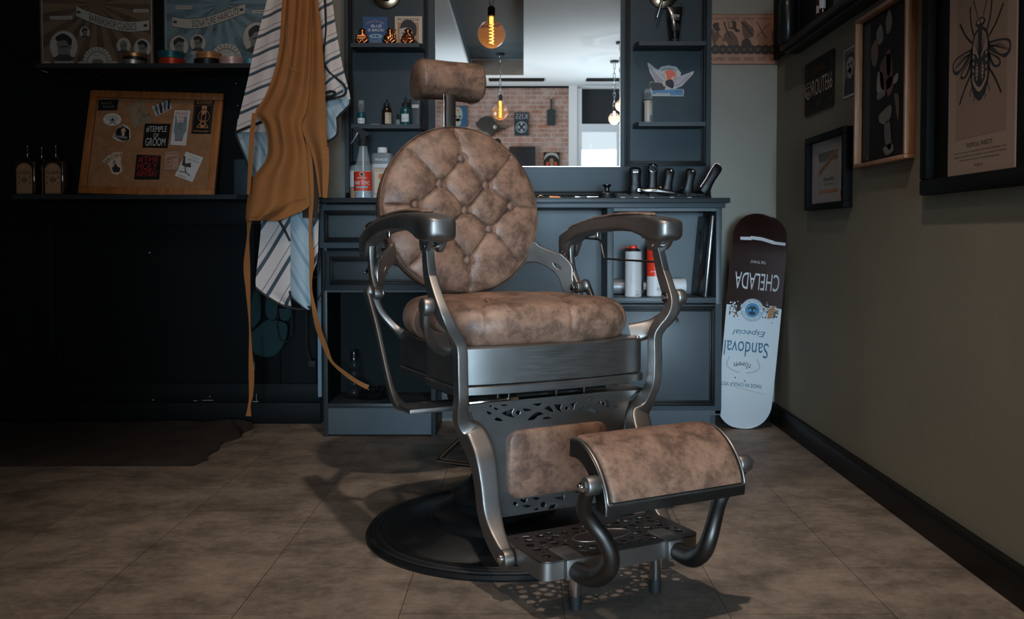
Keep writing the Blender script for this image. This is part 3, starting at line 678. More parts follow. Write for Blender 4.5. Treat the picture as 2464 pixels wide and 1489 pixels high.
for S in (-1, 1):
    m = MB(); m.lathe([(.0085, 0), (.0095, .004), (.0095, .012)], RUB, 20, Matrix.Translation(L(S*.103, .538, 0))) 
    m = MB(); m.lathe([(.0112, .028), (.0125, .04), (.0148, .084), (.0155, .09)], CHR, 24, Matrix.Translation(L(S*.103, .538, 0))); lg = m.build('leg', chair)
    m = MB(); m.lathe([(.0105, 0), (.0125, .002), (.0132, .026), (.0128, .0295), (.011, .030)], RUB, 24, Matrix.Translation(L(S*.103, .538, 0))); m.build('rubber_foot', lg)
    # mount blocks and roller arms
    m = MB(); m.box(S*.128-.024, S*.128+.024, -.586, -.500, .0845, .1285, IRON, bev=.004); m.build('mount_block', chair)
    q = lambda u, v, z, r: (u, -v, z, r)
    P = [(.128, .560, .106, .019), (.127, .610, .102, .020), (.121, .655, .112, .020), (.118, .690, .140, .0185), (.122, .703, .172, .017), (.136, .700, .205, .016), (.156, .690, .235, .0155), (.174, .690, .262, .0155), (.184, .708, .292, .015), (.186, .729, .318, .0145)]
    m = MB(); m.tube([L(S*a, b, c) for a, b, c, d in P], [d for *_, d in P], IROND, 18, 6)
    m.cyl(L(S*.168, .729, .322), L(S*.198, .729, .322), .0185, IRON, 28, bev=.004); ra = m.build('roller_arm', chair, smooth=60)
    m = MB(); m.cyl(L(S*.196, .729, .322), L(S*.206, .729, .322), .010, CHR, 6, bev=.001); m.cyl(L(S*.205, .729, .322), L(S*.212, .729, .322), .006, CHR, 12, bev=.002); m.build('axle_nut', ra)
# calf roller
prof = [(.628, .388), (.655, .389), (.685, .380), (.712, .363), (.735, .338), (.750, .312), (.757, .288)]
prof = catmull(prof, 4)
def off(P, d):
    o = []
    for i, p in enumerate(P):
        a = P[max(0, i-1)]; b = P[min(len(P)-1, i+1)]; tx, tz = b[0]-a[0], b[1]-a[1]; l = math.hypot(tx, tz); o.append((p[0]-tz/l*d, p[1]+tx/l*d))
    return o
shp = [(.622, .388)] + prof + [(.7575, .278), (.756, .266)]
inn = [(p[0]-.0, p[1]) for p in off(shp, -.034)]
m = MB(); hull = shp + list(reversed(inn)); rings = []
c0 = sum(p[0] for p in hull)/len(hull); c1 = sum(p[1] for p in hull)/len(hull)
for u, s in ((-.168, .975), (-.1665, .995), (-.164, 1), (.164, 1), (.1665, .995), (.168, .975)): rings.append([L(u, c0+(a-c0)*s, c1+(b-c1)*s) for a, b in hull])
m.loft(rings, IROND); rl = m.build('calf_roller_shell', chair, smooth=40)
m = MB(); pu = off(prof, .006); pd = off(prof, .0005); sec = pu[1:-1] + list(reversed(pd[1:-1])); rings = []
c0 = sum(p[0] for p in sec)/len(sec); c1 = sum(p[1] for p in sec)/len(sec)
for u, s in ((-.157, 0), (-.155, .6), (-.150, .9), (-.140, 1), (0, 1.12), (.140, 1), (.150, .9), (.155, .6), (.157, 0)):
    pu2 = off(prof, .0015+.0065*s); q = pu2[1:-1] + list(reversed(pd[1:-1])); rings.append([L(u, a, b) for a, b in q])
m.loft(rings, LEA); m.build('calf_pad', rl, smooth=60)
rim = off(prof, .0015)
m = MB(); m.tube([L(-.1645, *rim[0]), *[L(-.1645, a, b) for a, b in rim[1:-1]], L(-.162, *rim[-1]), L(0, *rim[-1]), L(.162, *rim[-1]), *[L(.1645, a, b) for a, b in reversed(rim[1:-1])], L(.1645, *rim[0]), L(0, *rim[0]), L(-.1645, *rim[0])], .0026, IRON, 8, 1); m.build('pad_rim', rl)
# ------------------------------------------------------------------ barber station
YB = 3.86
def zY(y, Y): return atY(1260, y, Y).z
def xY(x, Y): return atY(x, 570, Y).x
def bx(m, x0, x1, y0, y1, Yf, Yb, mt, bev=0):      # box whose front face covers a pixel rectangle at depth Yf
    m.box(xY(x0, Yf), xY(x1, Yf), Yf, Yb, zY(y1, Yf), zY(y0, Yf), mt, bev=bev)
def frame(m, x0, x1, z0, z1, w, y, d, mt):         # stepped moulding around a rectangle, in metres
    for k, (a, e) in enumerate(((0, .5), (.30, 1.0), (.62, .45))):
        i = w*a; q = w*(1-a)*(.45 if k < 2 else 1); dd = d*e
        m.box(x0+i, x1-i, y-dd, y, z1-i-q, z1-i, mt, bev=.001); m.box(x0+i, x1-i, y-dd, y, z0+i, z0+i+q, mt, bev=.001)
        m.box(x0+i, x0+i+q, y-dd, y, z0+i+q, z1-i-q, mt, bev=.001); m.box(x1-i-q, x1-i, y-dd, y, z0+i+q, z1-i-q, mt, bev=.001)
TOPZ = .942; ZT = 2.35
st = thing('mirror_backboard', 'slate blue wall board with two black-moulded shelf bays either side of the mirror', 'wall panel', (0, YB, 0))
def part(m, name, par, **k):       # children of things standing at a plain offset: subtract the parent's place
    M = par.matrix_basis.inverted() if par is not None else Matrix()
    m.v = [M @ v for v in m.v]; return m.build(name, par, **k)
m = MB()
m.box(xY(832, YB), xY(1709, YB), YB, WY, TOPZ, ZT, SLATE, bev=.001)
m.box(xY(832, YB), xY(842, YB), YB-.012, YB, TOPZ, ZT, SLATED)
part(m, 'board', st)
m = MB(); frame(m, xY(843, YB), xY(1032, YB), zY(398, YB), ZT, .018, YB, .016, MOULD); part(m, 'bay_moulding', st)
m = MB(); frame(m, xY(1502, YB), xY(1697, YB), zY(400, YB), ZT, .022, YB, .016, MOULD); part(m, 'bay_moulding', st)
m = MB(); x0, x1 = xY(834, YB), xY(1709, YB)
m.box(x0, x1, YB-.022, YB, TOPZ, TOPZ+.022, MOULD, bev=.004); m.box(x0, x1, YB-.014, YB, TOPZ+.022, TOPZ+.034, MOULD, bev=.003); m.box(x0, x1, YB-.008, YB, TOPZ+.034, TOPZ+.041, MOULD, bev=.002)
part(m, 'base_moulding', st)
for lab_, x0, x1, y, bays in (('upper dark floating shelf in the left bay holding copper monkeys', 847, 1018, 103, 0), ('lower dark floating shelf in the left bay holding small bottles', 847, 1018, 299, 0), ('upper dark floating shelf in the right bay holding the black tube', 1529, 1696, 99, 1), ('lower dark floating shelf in the right bay holding the foam bottle', 1529, 1696, 293, 1)):
    YF = 3.742; z1 = zY(y, YF); z0 = z1-.017; a, b = xY(x0, YF), xY(x1, YF); ch = .012; YBk = YB-.0165
    poly = [(a, YBk), (a, YF), (b-ch, YF), (b, YF+ch*2.2), (b, YBk)] if not bays else [(a, YBk), (a, YF+ch*2.2), (a+ch, YF), (b, YF), (b, YBk)]
    m = MB(); n = len(poly); vs = [(p[0]-(a+b)/2, p[1]-YB, z0-z1) for p in poly]+[(p[0]-(a+b)/2, p[1]-YB, 0) for p in poly]
    m.add(vs, [tuple(reversed(range(n))), tuple(range(n, 2*n))]+[(i, (i+1) % n, (i+1) % n+n, i+n) for i in range(n)], SLATED)
    m.box(-.06, .06, -.017, -.0005, z0-z1+.002, -.002, SLATED)
    o = m.build('floating_shelf', None, ((a+b)/2, YB, z1)); tag(o, lab_, 'shelf')
S1 = zY(103, 3.742); S2 = zY(299, 3.742); S3 = zY(99, 3.742); S4 = zY(293, 3.742)
mi = thing('wall_mirror', 'tall frameless mirror between the two shelf bays, reflecting the brick wall', 'mirror', (0, YB-.006, 0))
a, b, z0 = xY(1050, YB), xY(1490, YB), zY(400, YB)
m = MB(); m.box(a, b, YB-.005, YB-.0008, z0, ZT, MIR); part(m, 'glass', mi)
m = MB(); m.box(a-.002, a, YB-.007, YB-.0005, z0, ZT, CHR); m.box(b, b+.002, YB-.007, YB-.0005, z0, ZT, CHR); m.box(a-.002, b+.002, YB-.008, YB-.0005, z0-.003, z0, CHR); part(m, 'edge_strip', mi)
# worktop
wt = thing('worktop', 'long dark slate worktop running under the mirror across both cabinets', 'worktop', (0, 3.7, TOPZ))
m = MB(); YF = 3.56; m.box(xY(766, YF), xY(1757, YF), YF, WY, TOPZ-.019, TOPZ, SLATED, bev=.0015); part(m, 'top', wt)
m = MB(); m.box(xY(1060, 3.575), xY(1745, 3.575), 3.575, WY, TOPZ-.038, TOPZ-.0192, SLATE, bev=.001); part(m, 'fascia', wt)
# left cabinet
CUBI = mat('shaded_cubby_slate', (.0045, .0075, .0085, 1), .6, spec=.1)  # shade of the cubby put into the colour, darker than the carcass
cb = thing('drawer_cabinet', 'slate cabinet with two drawers above an open cubby, left of the chair', 'cabinet', (-.57, 3.7, 0))
YF = 3.595; xl, xr = xY(775, YF), xY(1047, YF); t = .018
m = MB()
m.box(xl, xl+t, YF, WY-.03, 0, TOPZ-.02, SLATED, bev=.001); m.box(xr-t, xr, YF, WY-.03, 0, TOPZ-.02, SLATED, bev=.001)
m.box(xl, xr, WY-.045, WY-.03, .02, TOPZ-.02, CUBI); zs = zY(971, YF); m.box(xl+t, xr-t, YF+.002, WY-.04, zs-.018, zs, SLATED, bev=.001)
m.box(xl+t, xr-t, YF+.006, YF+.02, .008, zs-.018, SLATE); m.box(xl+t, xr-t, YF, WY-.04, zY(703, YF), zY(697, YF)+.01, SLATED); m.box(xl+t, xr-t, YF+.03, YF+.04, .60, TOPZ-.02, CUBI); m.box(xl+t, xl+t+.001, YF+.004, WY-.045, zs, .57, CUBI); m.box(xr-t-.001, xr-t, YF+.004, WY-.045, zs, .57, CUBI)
part(m, 'carcass', cb)
BRS = mat('brass_handle', (.32, .20, .12, 1), .25, 1)
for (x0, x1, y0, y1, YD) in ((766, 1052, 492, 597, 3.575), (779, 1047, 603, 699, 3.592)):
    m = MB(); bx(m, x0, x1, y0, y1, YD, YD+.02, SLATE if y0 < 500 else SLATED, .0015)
    X0, X1, Z0, Z1 = xY(x0+14, YD), xY(x1-14, YD), zY(y1-14, YD), zY(y0+14, YD); frame(m, X0, X1, Z0, Z1, .020, YD, .012, MOULD)
    dr = part(m, 'drawer', cb)
    cx = xY(904, YD); cz = (Z0+Z1)/2+.004; hm = MB(); rings = []
    for i in range(9):        # cup handle
        ph = PI/2*i/8; r = .042*math.cos(ph*.98); rings.append([(cx+r*math.cos(a)*1.0, YD-.026*math.sin(a)*math.cos(ph*.7)-.001, cz-.012+.030*math.sin(ph)*1.0) for a in [PI*k/12 for k in range(13)]])
    hm.loft(rings, BRS, cap=False); hm.sph((cx-.043, YD-.002, cz-.012), .005, BRS, 6); hm.sph((cx+.043, YD-.002, cz-.012), .005, BRS, 6)
    h = hm.build('cup_handle'); h.parent = dr; h.matrix_basis = (cb.matrix_basis).inverted(); h['label'] = 'brass cup handle'
# kneehole panel
m = MB(); m.box(xr, .34, WY-.03, WY-.012, .02, TOPZ-.04, SLATE); kp = m.build('kneehole_panel'); tag(kp, 'slate teal back panel behind the chair between the two cabinets', 'panel')
# right cabinet
cr = thing('cubby_cabinet', 'slate cabinet with an open cubby above a panelled door, right of the chair', 'cabinet', (.55, 3.7, 0))
YF = 3.60; xl2, xr2 = xY(1461, YF), xY(1737, YF)
zc0, zc1 = zY(716, YF), zY(508, YF)
m = MB()
m.box(xl2, xl2+.026, YF, WY-.025, .09, TOPZ-.039, SLATE, bev=.001); m.box(xr2-.022, xr2, YF, WY-.025, .09, TOPZ-.039, SLATE, bev=.001)
m.box(xl2, xr2, WY-.035, WY-.02, .02, TOPZ-.039, SLATE); m.box(xl2+.026, xr2-.022, YF, WY-.03, zc0-.022, zc0, SLATE, bev=.001)
m.box(xl2+.026, xr2-.022, YF, WY-.03, zc1, TOPZ-.039, SLATE); m.box(xl2, xr2, YF, WY-.03, .085, .105, SLATE)
m.box(xl2+.01, xr2-.004, YF+.10, YF+.118, 0, .086, SLATE); m.box(xr2-.022, xr2-.002, YF+.095, WY-.03, 0, .09, SLATED)
part(m, 'carcass', cr)
m = MB(); YD = YF-.016; dz0, dz1 = zY(988, YD), zY(733, YD); m.box(xl2+.004, xr2-.001, YD, YF-.001, dz0, dz1, SLATE, bev=.0015)
frame(m, xl2+.024, xY(1722, YD), dz0+.02, dz1-.004, .022, YD, .012, MOULD); dr = part(m, 'door', cr)
m = MB(); hx = xY(1602, YD); hz = zY(765, YD)
m.tube([(hx-.045, YD-.001, hz-.012), (hx-.046, YD-.016, hz-.002), (hx-.030, YD-.026, hz+.010), (hx, YD-.028, hz+.012), (hx+.030, YD-.026, hz+.004), (hx+.046, YD-.016, hz-.008), (hx+.045, YD-.001, hz-.014)], .0055, CHR, 10, 4)
h = m.build('bow_handle'); h.parent = dr; h.matrix_basis = cr.matrix_basis.inverted(); h['label'] = 'chrome bow handle'

# ------------------------------------------------------------------ things in the right cubby
RED = mat('signal_red_paint', (.62, .035, .012, 1), .35); PAPW = mat('off_white_label', (.50, .50, .50, 1), .45); GRYP = mat('grey_print', (.16, .16, .17, 1), .6)
def can(name, label, x, y, z, r, h, body, dome, cap, M=None, band=None, txts=(), red_top=0):
    t = thing(name, label, 'spray can', (x, y, z))
    if M is not None: t.matrix_basis = Matrix.Translation((x, y, z)) @ M
    m = MB(); m.lathe([(r*.93, 0), (r, .003), (r, .006), (r*.985, .008), (r*.985, h*.86), (r, h*.87), (r*.97, h*.885)], body, 36)
    if band: m.lathe([(r*.99, h*band[0]), (r*.99, h*band[1])], RED, 36, cap=False)
    for s, cx, cz, w, hh, mt in txts:
        v, f = text_mesh(s); xs = [p[0] for p in v]; ys = [p[1] for p in v]; W, H = max(xs)-min(xs), max(ys)-min(ys); vs = []
        for p in v:
            a = ((p[0]-min(xs))/W-.5)*w+cx; zz = cz+((p[1]-min(ys))/H-.5)*hh; an = a/r - PI/2
            vs.append((r*1.006*math.cos(an), r*1.006*math.sin(an), zz))
        m.add(vs, f, mt)
    m.build('body', t); m = MB()
    m.lathe([(r*.97, h*.885), (r*.8, h*.925), (r*.55, h*.945), (r*.5, h*.95)], dome, 36); m.build('shoulder', t)
    m = MB(); m.lathe([(r*.46, h*.945), (r*.50, h*.95), (r*.50, h*.99), (r*.42, h*1.0), (.001, h*1.0)], cap, 24); m.build('cap', t); return t
zs = zc0
fx = lambda px, Y: xY(px, Y)
lines_ = [('lorem ipsum'[:0] or 'IIIIIIII IIII IIIIII', 0, .135-.0085*k, .034, .0022, GRYP) for k in range(11)]
c1 = can('spray_can', 'white spray can with red nozzle cap standing left in the cubby', fx(1524, 3.66), 3.66, zs, .034, .205, PAPW, mat('aluminium', (.55, .55, .56, 1), .3, 1), RED, txts=lines_+[('75', .012, .022, .010, .006, INK), ('IIIIIIII', .014, .010, .016, .008, INK)])
m = MB(); m.cyl((-.015, -.004, .20), (-.052, -.004, .193), .0012, RED, 8); m.build('straw', c1)
c2 = can('spray_can', 'tall red and white spray can standing behind the metal chair arm', fx(1577, 3.70), 3.70, zs, .035, .225, PAPW, CHR, WHT, band=(.36, .86), txts=[('OOF', -.010, .165, .028, .013, INK), ('proof', -.012, .10, .024, .010, WHT), ('IIIIIIIII', .012, .03, .022, .012, GRYP)])
c3 = can('spray_can', 'red and white spray can lying on its side, base facing the laptop', xY(1650, 3.785), 3.785, zs+.0345, .034, .175, PAPW, CHR, WHT, M=Matrix.Rotation(math.radians(-90), 4, 'Y') @ Matrix.Rotation(math.radians(-60), 4, 'Z'), band=(.36, .9), txts=[('BLACK SPRAY', .0, .03, .03, .008, INK)])
c4 = can('spray_can', 'silver grey spray can lying on its side at the back left of the cubby', xl2+.032, 3.80, zs+.033, .032, .125, mat('grey_metallic_label', (.30, .30, .31, 1), .4, .5), CHR, BLKM, M=Matrix.Rotation(math.radians(90), 4, 'Y'))
# laptop leaning against the cabinet side
lp = thing('laptop', 'dark closed laptop covered in round stickers, leaning on the cubby side', 'laptop', (xr2-.052, 3.735, zs), (0, math.radians(5), 0))
SIL0 = mat('grey_aluminium', (.35, .36, .37, 1), .3, 1)
# local: thickness along x, length along y, height along z
m = MB(); m.box(-.014, -.002, -.125, .13, .0, .325, SIL0, bev=.004); m.build('base_shell', lp)
m = MB(); m.box(-.020, -.0142, -.125, .13, .0, .325, CLB, bev=.003)
ML = Matrix.Rotation(math.radians(-90), 4, 'Z')
stn = [0]
def stk(c, rx, rz, mt, rot=0): stn[0] += 1; m.flat(ell(c[0], c[1]*1.22, rx, rz*1.1, 24, rot), -.0204-.00015*stn[0], mt, ML)
stk((.058, .205), .020, .034, GRYP); stk((.006, .200), .018, .024, mat('dim_grey', (.06, .06, .06, 1), .5)); stk((-.055, .185), .026, .045, WHT); stk((-.055, .185), .023, .042, BLKM); stk((-.055, .19), .010, .018, CREAM)
stk((.02, .130), .020, .026, WHT); stk((.02, .130), .017, .023, BLKM); stk((.02, .130), .008, .014, WHT); stk((.048, .08), .034, .040, GRYP); stk((.048, .08), .031, .037, BLKM); stk((.048, .08), .013, .020, mat('brown_print', (.12, .05, .02, 1), .6))
m.flat(rrect(-.03, .0, .03, .065, .002), -.0204, mat('tan_print', (.30, .17, .09, 1), .6), ML)
m.build('lid', lp)

# ------------------------------------------------------------------ things in the left cubby
zf = zY(971, 3.595)
GSM = mat('smoked_glass', (.02, .024, .026, 1), .04, trans=.0, ior=1.4, metal=.0, coat=1)
GSM.node_tree.nodes['Principled BSDF'].inputs['Alpha'].default_value = .25
gv = thing('ribbed_glass_flask', 'dark glass flask of stacked bulges standing in the open cubby', 'flask', (xY(850, 3.72), 3.72, zf))
m = MB(); pr = [(.022, 0), (.034, .004)]
for k in range(4):
    zc = .026+k*.036; rr = (.037, .034, .032, .029)[k]
    pr += [(rr*.72+rr*.28*math.sin(PI*i/8), zc-.018+.036*i/8) for i in range(9)]
pr += [(.017, .158), (.015, .163)]
m.lathe(pr, GSM, 32); m.build('body', gv); m = MB(); m.lathe([(.0155, .156), (.0155, .172), (.013, .176), (.014, .19), (.0125, .193)], BLKG, 24); m.build('stopper', gv)
bw = thing('black_bowl', 'shallow black bowl in the open cubby holding the apron tie end', 'bowl', (xY(895, 3.70), 3.70, zf))
m = MB(); m.lathe([(.030, 0), (.032, .004), (.05, .018), (.062, .034), (.064, .036), (.061, .0355), (.048, .020), (.028, .008), (.001, .007)], BLKG, 40, cap=False); m.build('body', bw)
for k in range(9):
    m = MB(); a = 2*PI*k/9; m.cyl((.05*math.cos(a), .05*math.sin(a), .030), (.054*math.cos(a), .054*math.sin(a), .052), .002, GSM, 8); m.build('tooth', bw)

# ------------------------------------------------------------------ on the worktop, left
def on(x, Y): return (xY(x, Y), Y, TOPZ)
ORG = mat('amber_liquid', (.35, .14, .03, 1), .2); LBR = mat('red_label', (.50, .035, .012, 1), .45); BLUEP = mat('light_blue_print', (.20, .42, .52, 1), .5)
sb = thing('spray_bottle', 'clear trigger spray bottle with red hair tonic label beside the chair', 'spray bottle', on(875, 3.62))
r = .036
CLR = mat('clear_plastic', (.9, .95, .97, 1), .05, ior=1.2); CLR.node_tree.nodes['Principled BSDF'].inputs['Alpha'].default_value = .12
m = MB(); m.lathe([(r*.9, 0), (r, .004), (r, .105), (r*.97, .125), (r*.72, .150), (.020, .178), (.017, .20), (.0165, .216)], CLR, 40); m.build('bottle', sb)
m = MB(); m.lathe([(r*.93, .002), (r*.93, .028)], mat('cloudy_water', (.25, .30, .34, 1), .1), 40); m.build('liquid', sb)
def wrap(m, r, z0, z1, a0, a1, mt, n=24):
    vs = []; 
    for i in range(n+1):
        a = -PI/2 + a0 + (a1-a0)*i/n; vs += [(r*math.cos(a), r*math.sin(a), z0), (r*math.cos(a), r*math.sin(a), z1)]
    m.add(vs, [(2*i, 2*i+2, 2*i+3, 2*i+1) for i in range(n)], mt)
def wtext(m, s, r, cx, cz, w, h, mt):
    v, f = text_mesh(s); xs = [p[0] for p in v]; ys = [p[1] for p in v]; W, H = max(xs)-min(xs), max(ys)-min(ys)
    m.add([(r*math.cos(((p[0]-min(xs))/W-.5)*w/r+cx/r-PI/2), r*math.sin(((p[0]-min(xs))/W-.5)*w/r+cx/r-PI/2), cz+((p[1]-min(ys))/H-.5)*h) for p in v], f, mt)
m = MB(); wrap(m, r+.0006, .027, .106, -1.35, 1.35, CREAM); wrap(m, r+.0009, .029, .104, -1.32, 1.32, LBR)
wtext(m, 'HAIR TONIC', r+.0013, 0, .060, .066, .016, WHT); wtext(m, 'DAPPER DAN', r+.0013, 0, .079, .040, .007, WHT); wrap(m, r+.0012, .041, .046, -.7, .7, BLUEP); wtext(m, 'OLD FASHIONED', r+.0014, 0, .0365, .044, .003, CREAM)
m.add([(p[0], -r-.0013+.0*p[0], p[1]) for p in ell(0, .093, .009, .008)], [tuple(range(28))], CREAM); m.add([(p[0], -r-.0016, p[1]) for p in ell(0, .093, .006, .006)], [tuple(range(28))], INK); m.build('label', sb)
m = MB(); m.lathe([(.0185, .206), (.019, .222), (.0185, .226), (.014, .229), (.013, .236)], RUB, 28); m.prism([(-.024, .262), (-.034, .266), (-.036, .277), (-.024, .282), (.005, .268), (.026, .254), (.028, .248), (.010, .242), (.012, .228), (-.010, .228), (-.008, .246)], -.011, .011, RUB); m.cyl((-.030, 0, .272), (-.041, 0, .274), .005, RUB, 12); m.build('spray_head', sb)
m = MB(); m.sweep([(-.020, 0, .262, .010, .014), (-.028, 0, .245, .008, .014), (-.042, 0, .222, .006, .012), (-.050, 0, .215, .004, .010)], (0, 1, 0), mat('grey_translucent_plastic', (.12, .12, .12, 1), .15)); m.build('trigger', sb)
m = MB(); m.cyl((0, -.004, .01), (0, -.002, .215), .003, mat('pale_tube', (.6, .65, .68, 1), .3), 8); m.build('dip_tube', sb)
pt = thing('talc_bottle', 'white talc bottle with grey shoulder and white cap behind the chair back', 'bottle', on(921, 3.70))
m = MB(); TALC = mat('white_plastic', (.45, .45, .45, 1), .4)
rings = [[(a*w, b*d, z) for a, b in superell(28, 4)] for z, w, d in ((0, .040, .024), (.003, .042, .026), (.140, .042, .026), (.1405, .042, .026))]
m.loft(rings, TALC); m.flat([(-.030, .02), (.034, .02), (.034, .125), (-.030, .125)], -.0265, CREAM); m.ring([(-.030, .02), (.034, .02), (.034, .125), (-.030, .125)], .95, -.0268, mat('russet_print', (.25, .08, .03, 1), .6)); m.flat(ell(.0, .09, .012), -.027, mat('orange_print', (.45, .12, .03, 1), .6)); m.text('CLUBMAN', 0, .115, mat('russet_print2', (.25, .08, .03, 1), .6), -.027, w=.05, h=.007); m.build('body', pt)
m = MB(); GSH = mat('grey_shoulder', (.14, .16, .17, 1), .4); rings = [[(a*w, b*d, z) for a, b in superell(28, 4)] for z, w, d in ((.1405, .0425, .0265), (.176, .0425, .0265), (.183, .040, .024), (.186, .020, .016))]
m.loft(rings, GSH); m.text('PINAUD', 0, .158, WHT, -.0272, w=.05, h=.010); m.build('shoulder', pt); m = MB(); m.lathe([(.020, .186), (.020, .205), (.018, .208)], mat('white_cap', (.6, .6, .6, 1), .4), 28); m.build('cap', pt)
ab = thing('amber_liquid_bottle', 'slim clear bottle with amber liquid half hidden behind the spray bottle', 'bottle', on(855, 3.72))
m = MB(); m.lathe([(.018, 0), (.020, .003), (.020, .12), (.014, .135), (.010, .14)], CLR, 24); m.build('bottle', ab); m = MB(); m.lathe([(.0175, .002), (.0185, .004), (.0185, .045), (.001, .045)], ORG, 24); m.build('liquid', ab); m = MB(); wrap(m, .0206, .05, .115, -1.2, 1.2, PAPW); m.build('label', ab)

# ------------------------------------------------------------------ on the worktop, right
tray = thing('clipper_charging_tray', 'long black charging tray on the worktop holding the clippers', 'tray', (xY(1590, 3.66), 3.66, TOPZ))
m = MB(); w = (xY(1700, 3.62)-xY(1476, 3.62))/2; m.box(-w, w, -.055, .06, 0, .010, CLB, bev=.003); m.box(-w+.002, w-.002, .02, .055, .010, .022, BLKM, bev=.004); m.build('body', tray)
for px in (1498, 1530, 1568, 1616, 1658):
    m = MB(); x = xY(px, 3.61)-tray.location.x; m.box(x-.008, x+.008, -.0565, -.055, .002, .005, WHT); m.text('III', x, .0035, INK, -.0567, w=.01, h=.002); m.build('charging_mark', tray)
def guard(m, x, y, z, w):
    m.box(x-w, x+w, y, y+.02, z, z+.004, CLB, bev=.001)
    for k in range(8): m.box(x-w+w*2*k/7.5, x-w+w*2*k/7.5+.0015, y-.012, y+.006, z, z+.010, CLB)
for i, px in enumerate((1495, 1528, 1570, 1622, 1660)):
    m = MB(); guard(m, 0, 0, 0, .016); o = m.build('clipper_guard', None, (xY(px, 3.625), 3.625, TOPZ+.0105)); tag(o, ('black toothed guard at the left end of the charging tray', 'black toothed guard under the nose of the silver clipper', 'black toothed guard below the middle of the silver clipper', 'black toothed guard right of the silver clipper', 'black toothed guard under the steeply leaning clipper')[i], 'clipper guard', 'clipper guards on the tray')
def clipper(px, lab, h, w, tilt, lean, extra, nm='hair_clipper'):
    c = thing(nm, lab, 'hair clipper', (xY(px, 3.675), 3.675, TOPZ+.020), (math.radians(lean), math.radians(tilt), 0))
    rings = []
    for z, a, d in ((0, .85, .9), (.004, .95, 1), (.18, 1.05, 1.1), (.32, .86, .95), (.55, .80, .9), (.74, .88, .95), (.86, .92, .9), (.95, .80, .72), (1.0, .45, .4)):
        rings.append([(p*w*a, q*w*.8*d+(z-.5)**2*.02, z*h) for p, q in superell(24, 3)])
    m = MB(); m.loft(rings, CLB); m.build('body', c, smooth=60); extra(c, h, w); return c
def e1(c, h, w): m = MB(); m.flat(rrect(-w*.4, w*.4, h*.80, h*.90, .003), -w*.86, GRYP); m.flat(rrect(-w*.35, w*.35, h*.79, h*.81, .001), -w*.875, CHR); m.text('JRL', 0, h*.42, mat('faint_logo', (.03, .03, .03, 1), .5), -w*.80, w=w*.8, h=.016); m.build('switch_plate', c)
def e2(c, h, w): m = MB(); m.tube([(x*w*.62, -w*.80-.004*0, h*(.86+.10*z) if True else 0) for x, z in [(math.cos(t), math.sin(t)*1.0-.4) for t in [2*PI*k/20 for k in range(21)]]], .0014, CHR, 6, 1); m.sph((0, -w*.72, h*.95), .003, CHR, 6); m.build('chrome_ring', c)
def e3(c, h, w): m = MB(); m.sph((w*.2, -w*.66, h*.90), .0065, CHR, 8); m.tube([(-w*.75, -w*.45, h*.96), (-w*.3, -w*.62, h*.90), (w*.7, -w*.5, h*.90)], .0012, CHR, 6); m.build('chrome_button', c)
def e5(c, h, w): m = MB(); m.sweep([(-w*.95, -w*.3, h*.1, .006, .010), (-w*.86, -w*.3, h*.4, .006, .010), (-w*.95, -w*.3, h*.8, .006, .010), (-w*.75, -w*.3, h*.98, .006, .010), (0, -w*.3, h*1.01, .006, .010)], (0, 1, 0), mat('pinkish_metal', (.50, .38, .36, 1), .3, .8)); m.build('side_trim', c)
clipper(1527, 'squat black clipper with logo, leftmost in the charging tray', .108, .028, 0, 2, e1)
clipper(1568, 'tallest black clipper with oval chrome ring at its head', .122, .023, 1, 2, e2)
cc = clipper(1602, 'black clipper leaning right with a copper side lever', .104, .024, 8, 2, e3)
m = MB(); m.cyl((-.016, -.004, .022), (-.030, -.004, .024), .0035, mat('copper_lever', (.6, .25, .12, 1), .3, 1), 12); m.build('taper_lever', cc)
cc = clipper(1652, 'black clipper leaning right with a silver side lever', .103, .024, 10, 2, e3)
m = MB(); m.cyl((-.016, -.004, .020), (-.026, -.004, .022), .0035, CHR, 12); m.build('taper_lever', cc)
cc = clipper(1690, 'black clipper with pinkish metal trim, leaning steeply at the tray end', .128, .022, 31, 0, e5); cc.location.z += .006
sv = thing('silver_clipper', 'silver metal clipper lying in front of the standing black clippers', 'hair clipper', (xY(1582, 3.60), 3.60, TOPZ+.0105), (0, 0, 0))
rings = []
SIL = mat('satin_silver', (.42, .41, .40, 1), .25, 1)
for x, zc, hz, d in ((-.076, .022, .004, .010), (-.066, .021, .006, .014), (-.05, .018, .009, .018), (-.03, .019, .012, .020), (0, .018, .0125, .021), (.03, .0145, .011, .019), (.06, .010, .0085, .016), (.074, .008, .007, .014), (.076, .008, .005, .012)):
    rings.append([(x, p*d, zc+q*hz) for p, q in superell(20, 2.8)])
m = MB(); m.loft(rings, SIL); m.build('body', sv, smooth=60); m = MB(); m.flat(rrect(-.028, -.004, .0165, .0195, .0012), -.0215, INK); m.build('slot', sv)
m = MB()
for k in range(7): m.box(-.076-.003, -.068, -.010+k*.003, -.0085+k*.003, .016, .026, CHR)
m.build('blade', sv)
du = thing('neck_duster', 'black round neck duster with flared grey metal handle on the worktop', 'brush', on(1460, 3.63))
m = MB(); m.lathe([(.024, 0), (.026, .016), (.026, .018)], BLKM, 36); m.build('bristles', du); m = MB(); m.lathe([(.0285, .0185), (.0285, .021), (.018, .024), (.0105, .030), (.009, .040), (.013, .048), (.0175, .0525), (.0175, .0555), (.010, .057), (.001, .0565)], IROND, 36); m.build('handle', du)
gb = mat('orange_plastic', (.65, .16, .02, 1), .4)
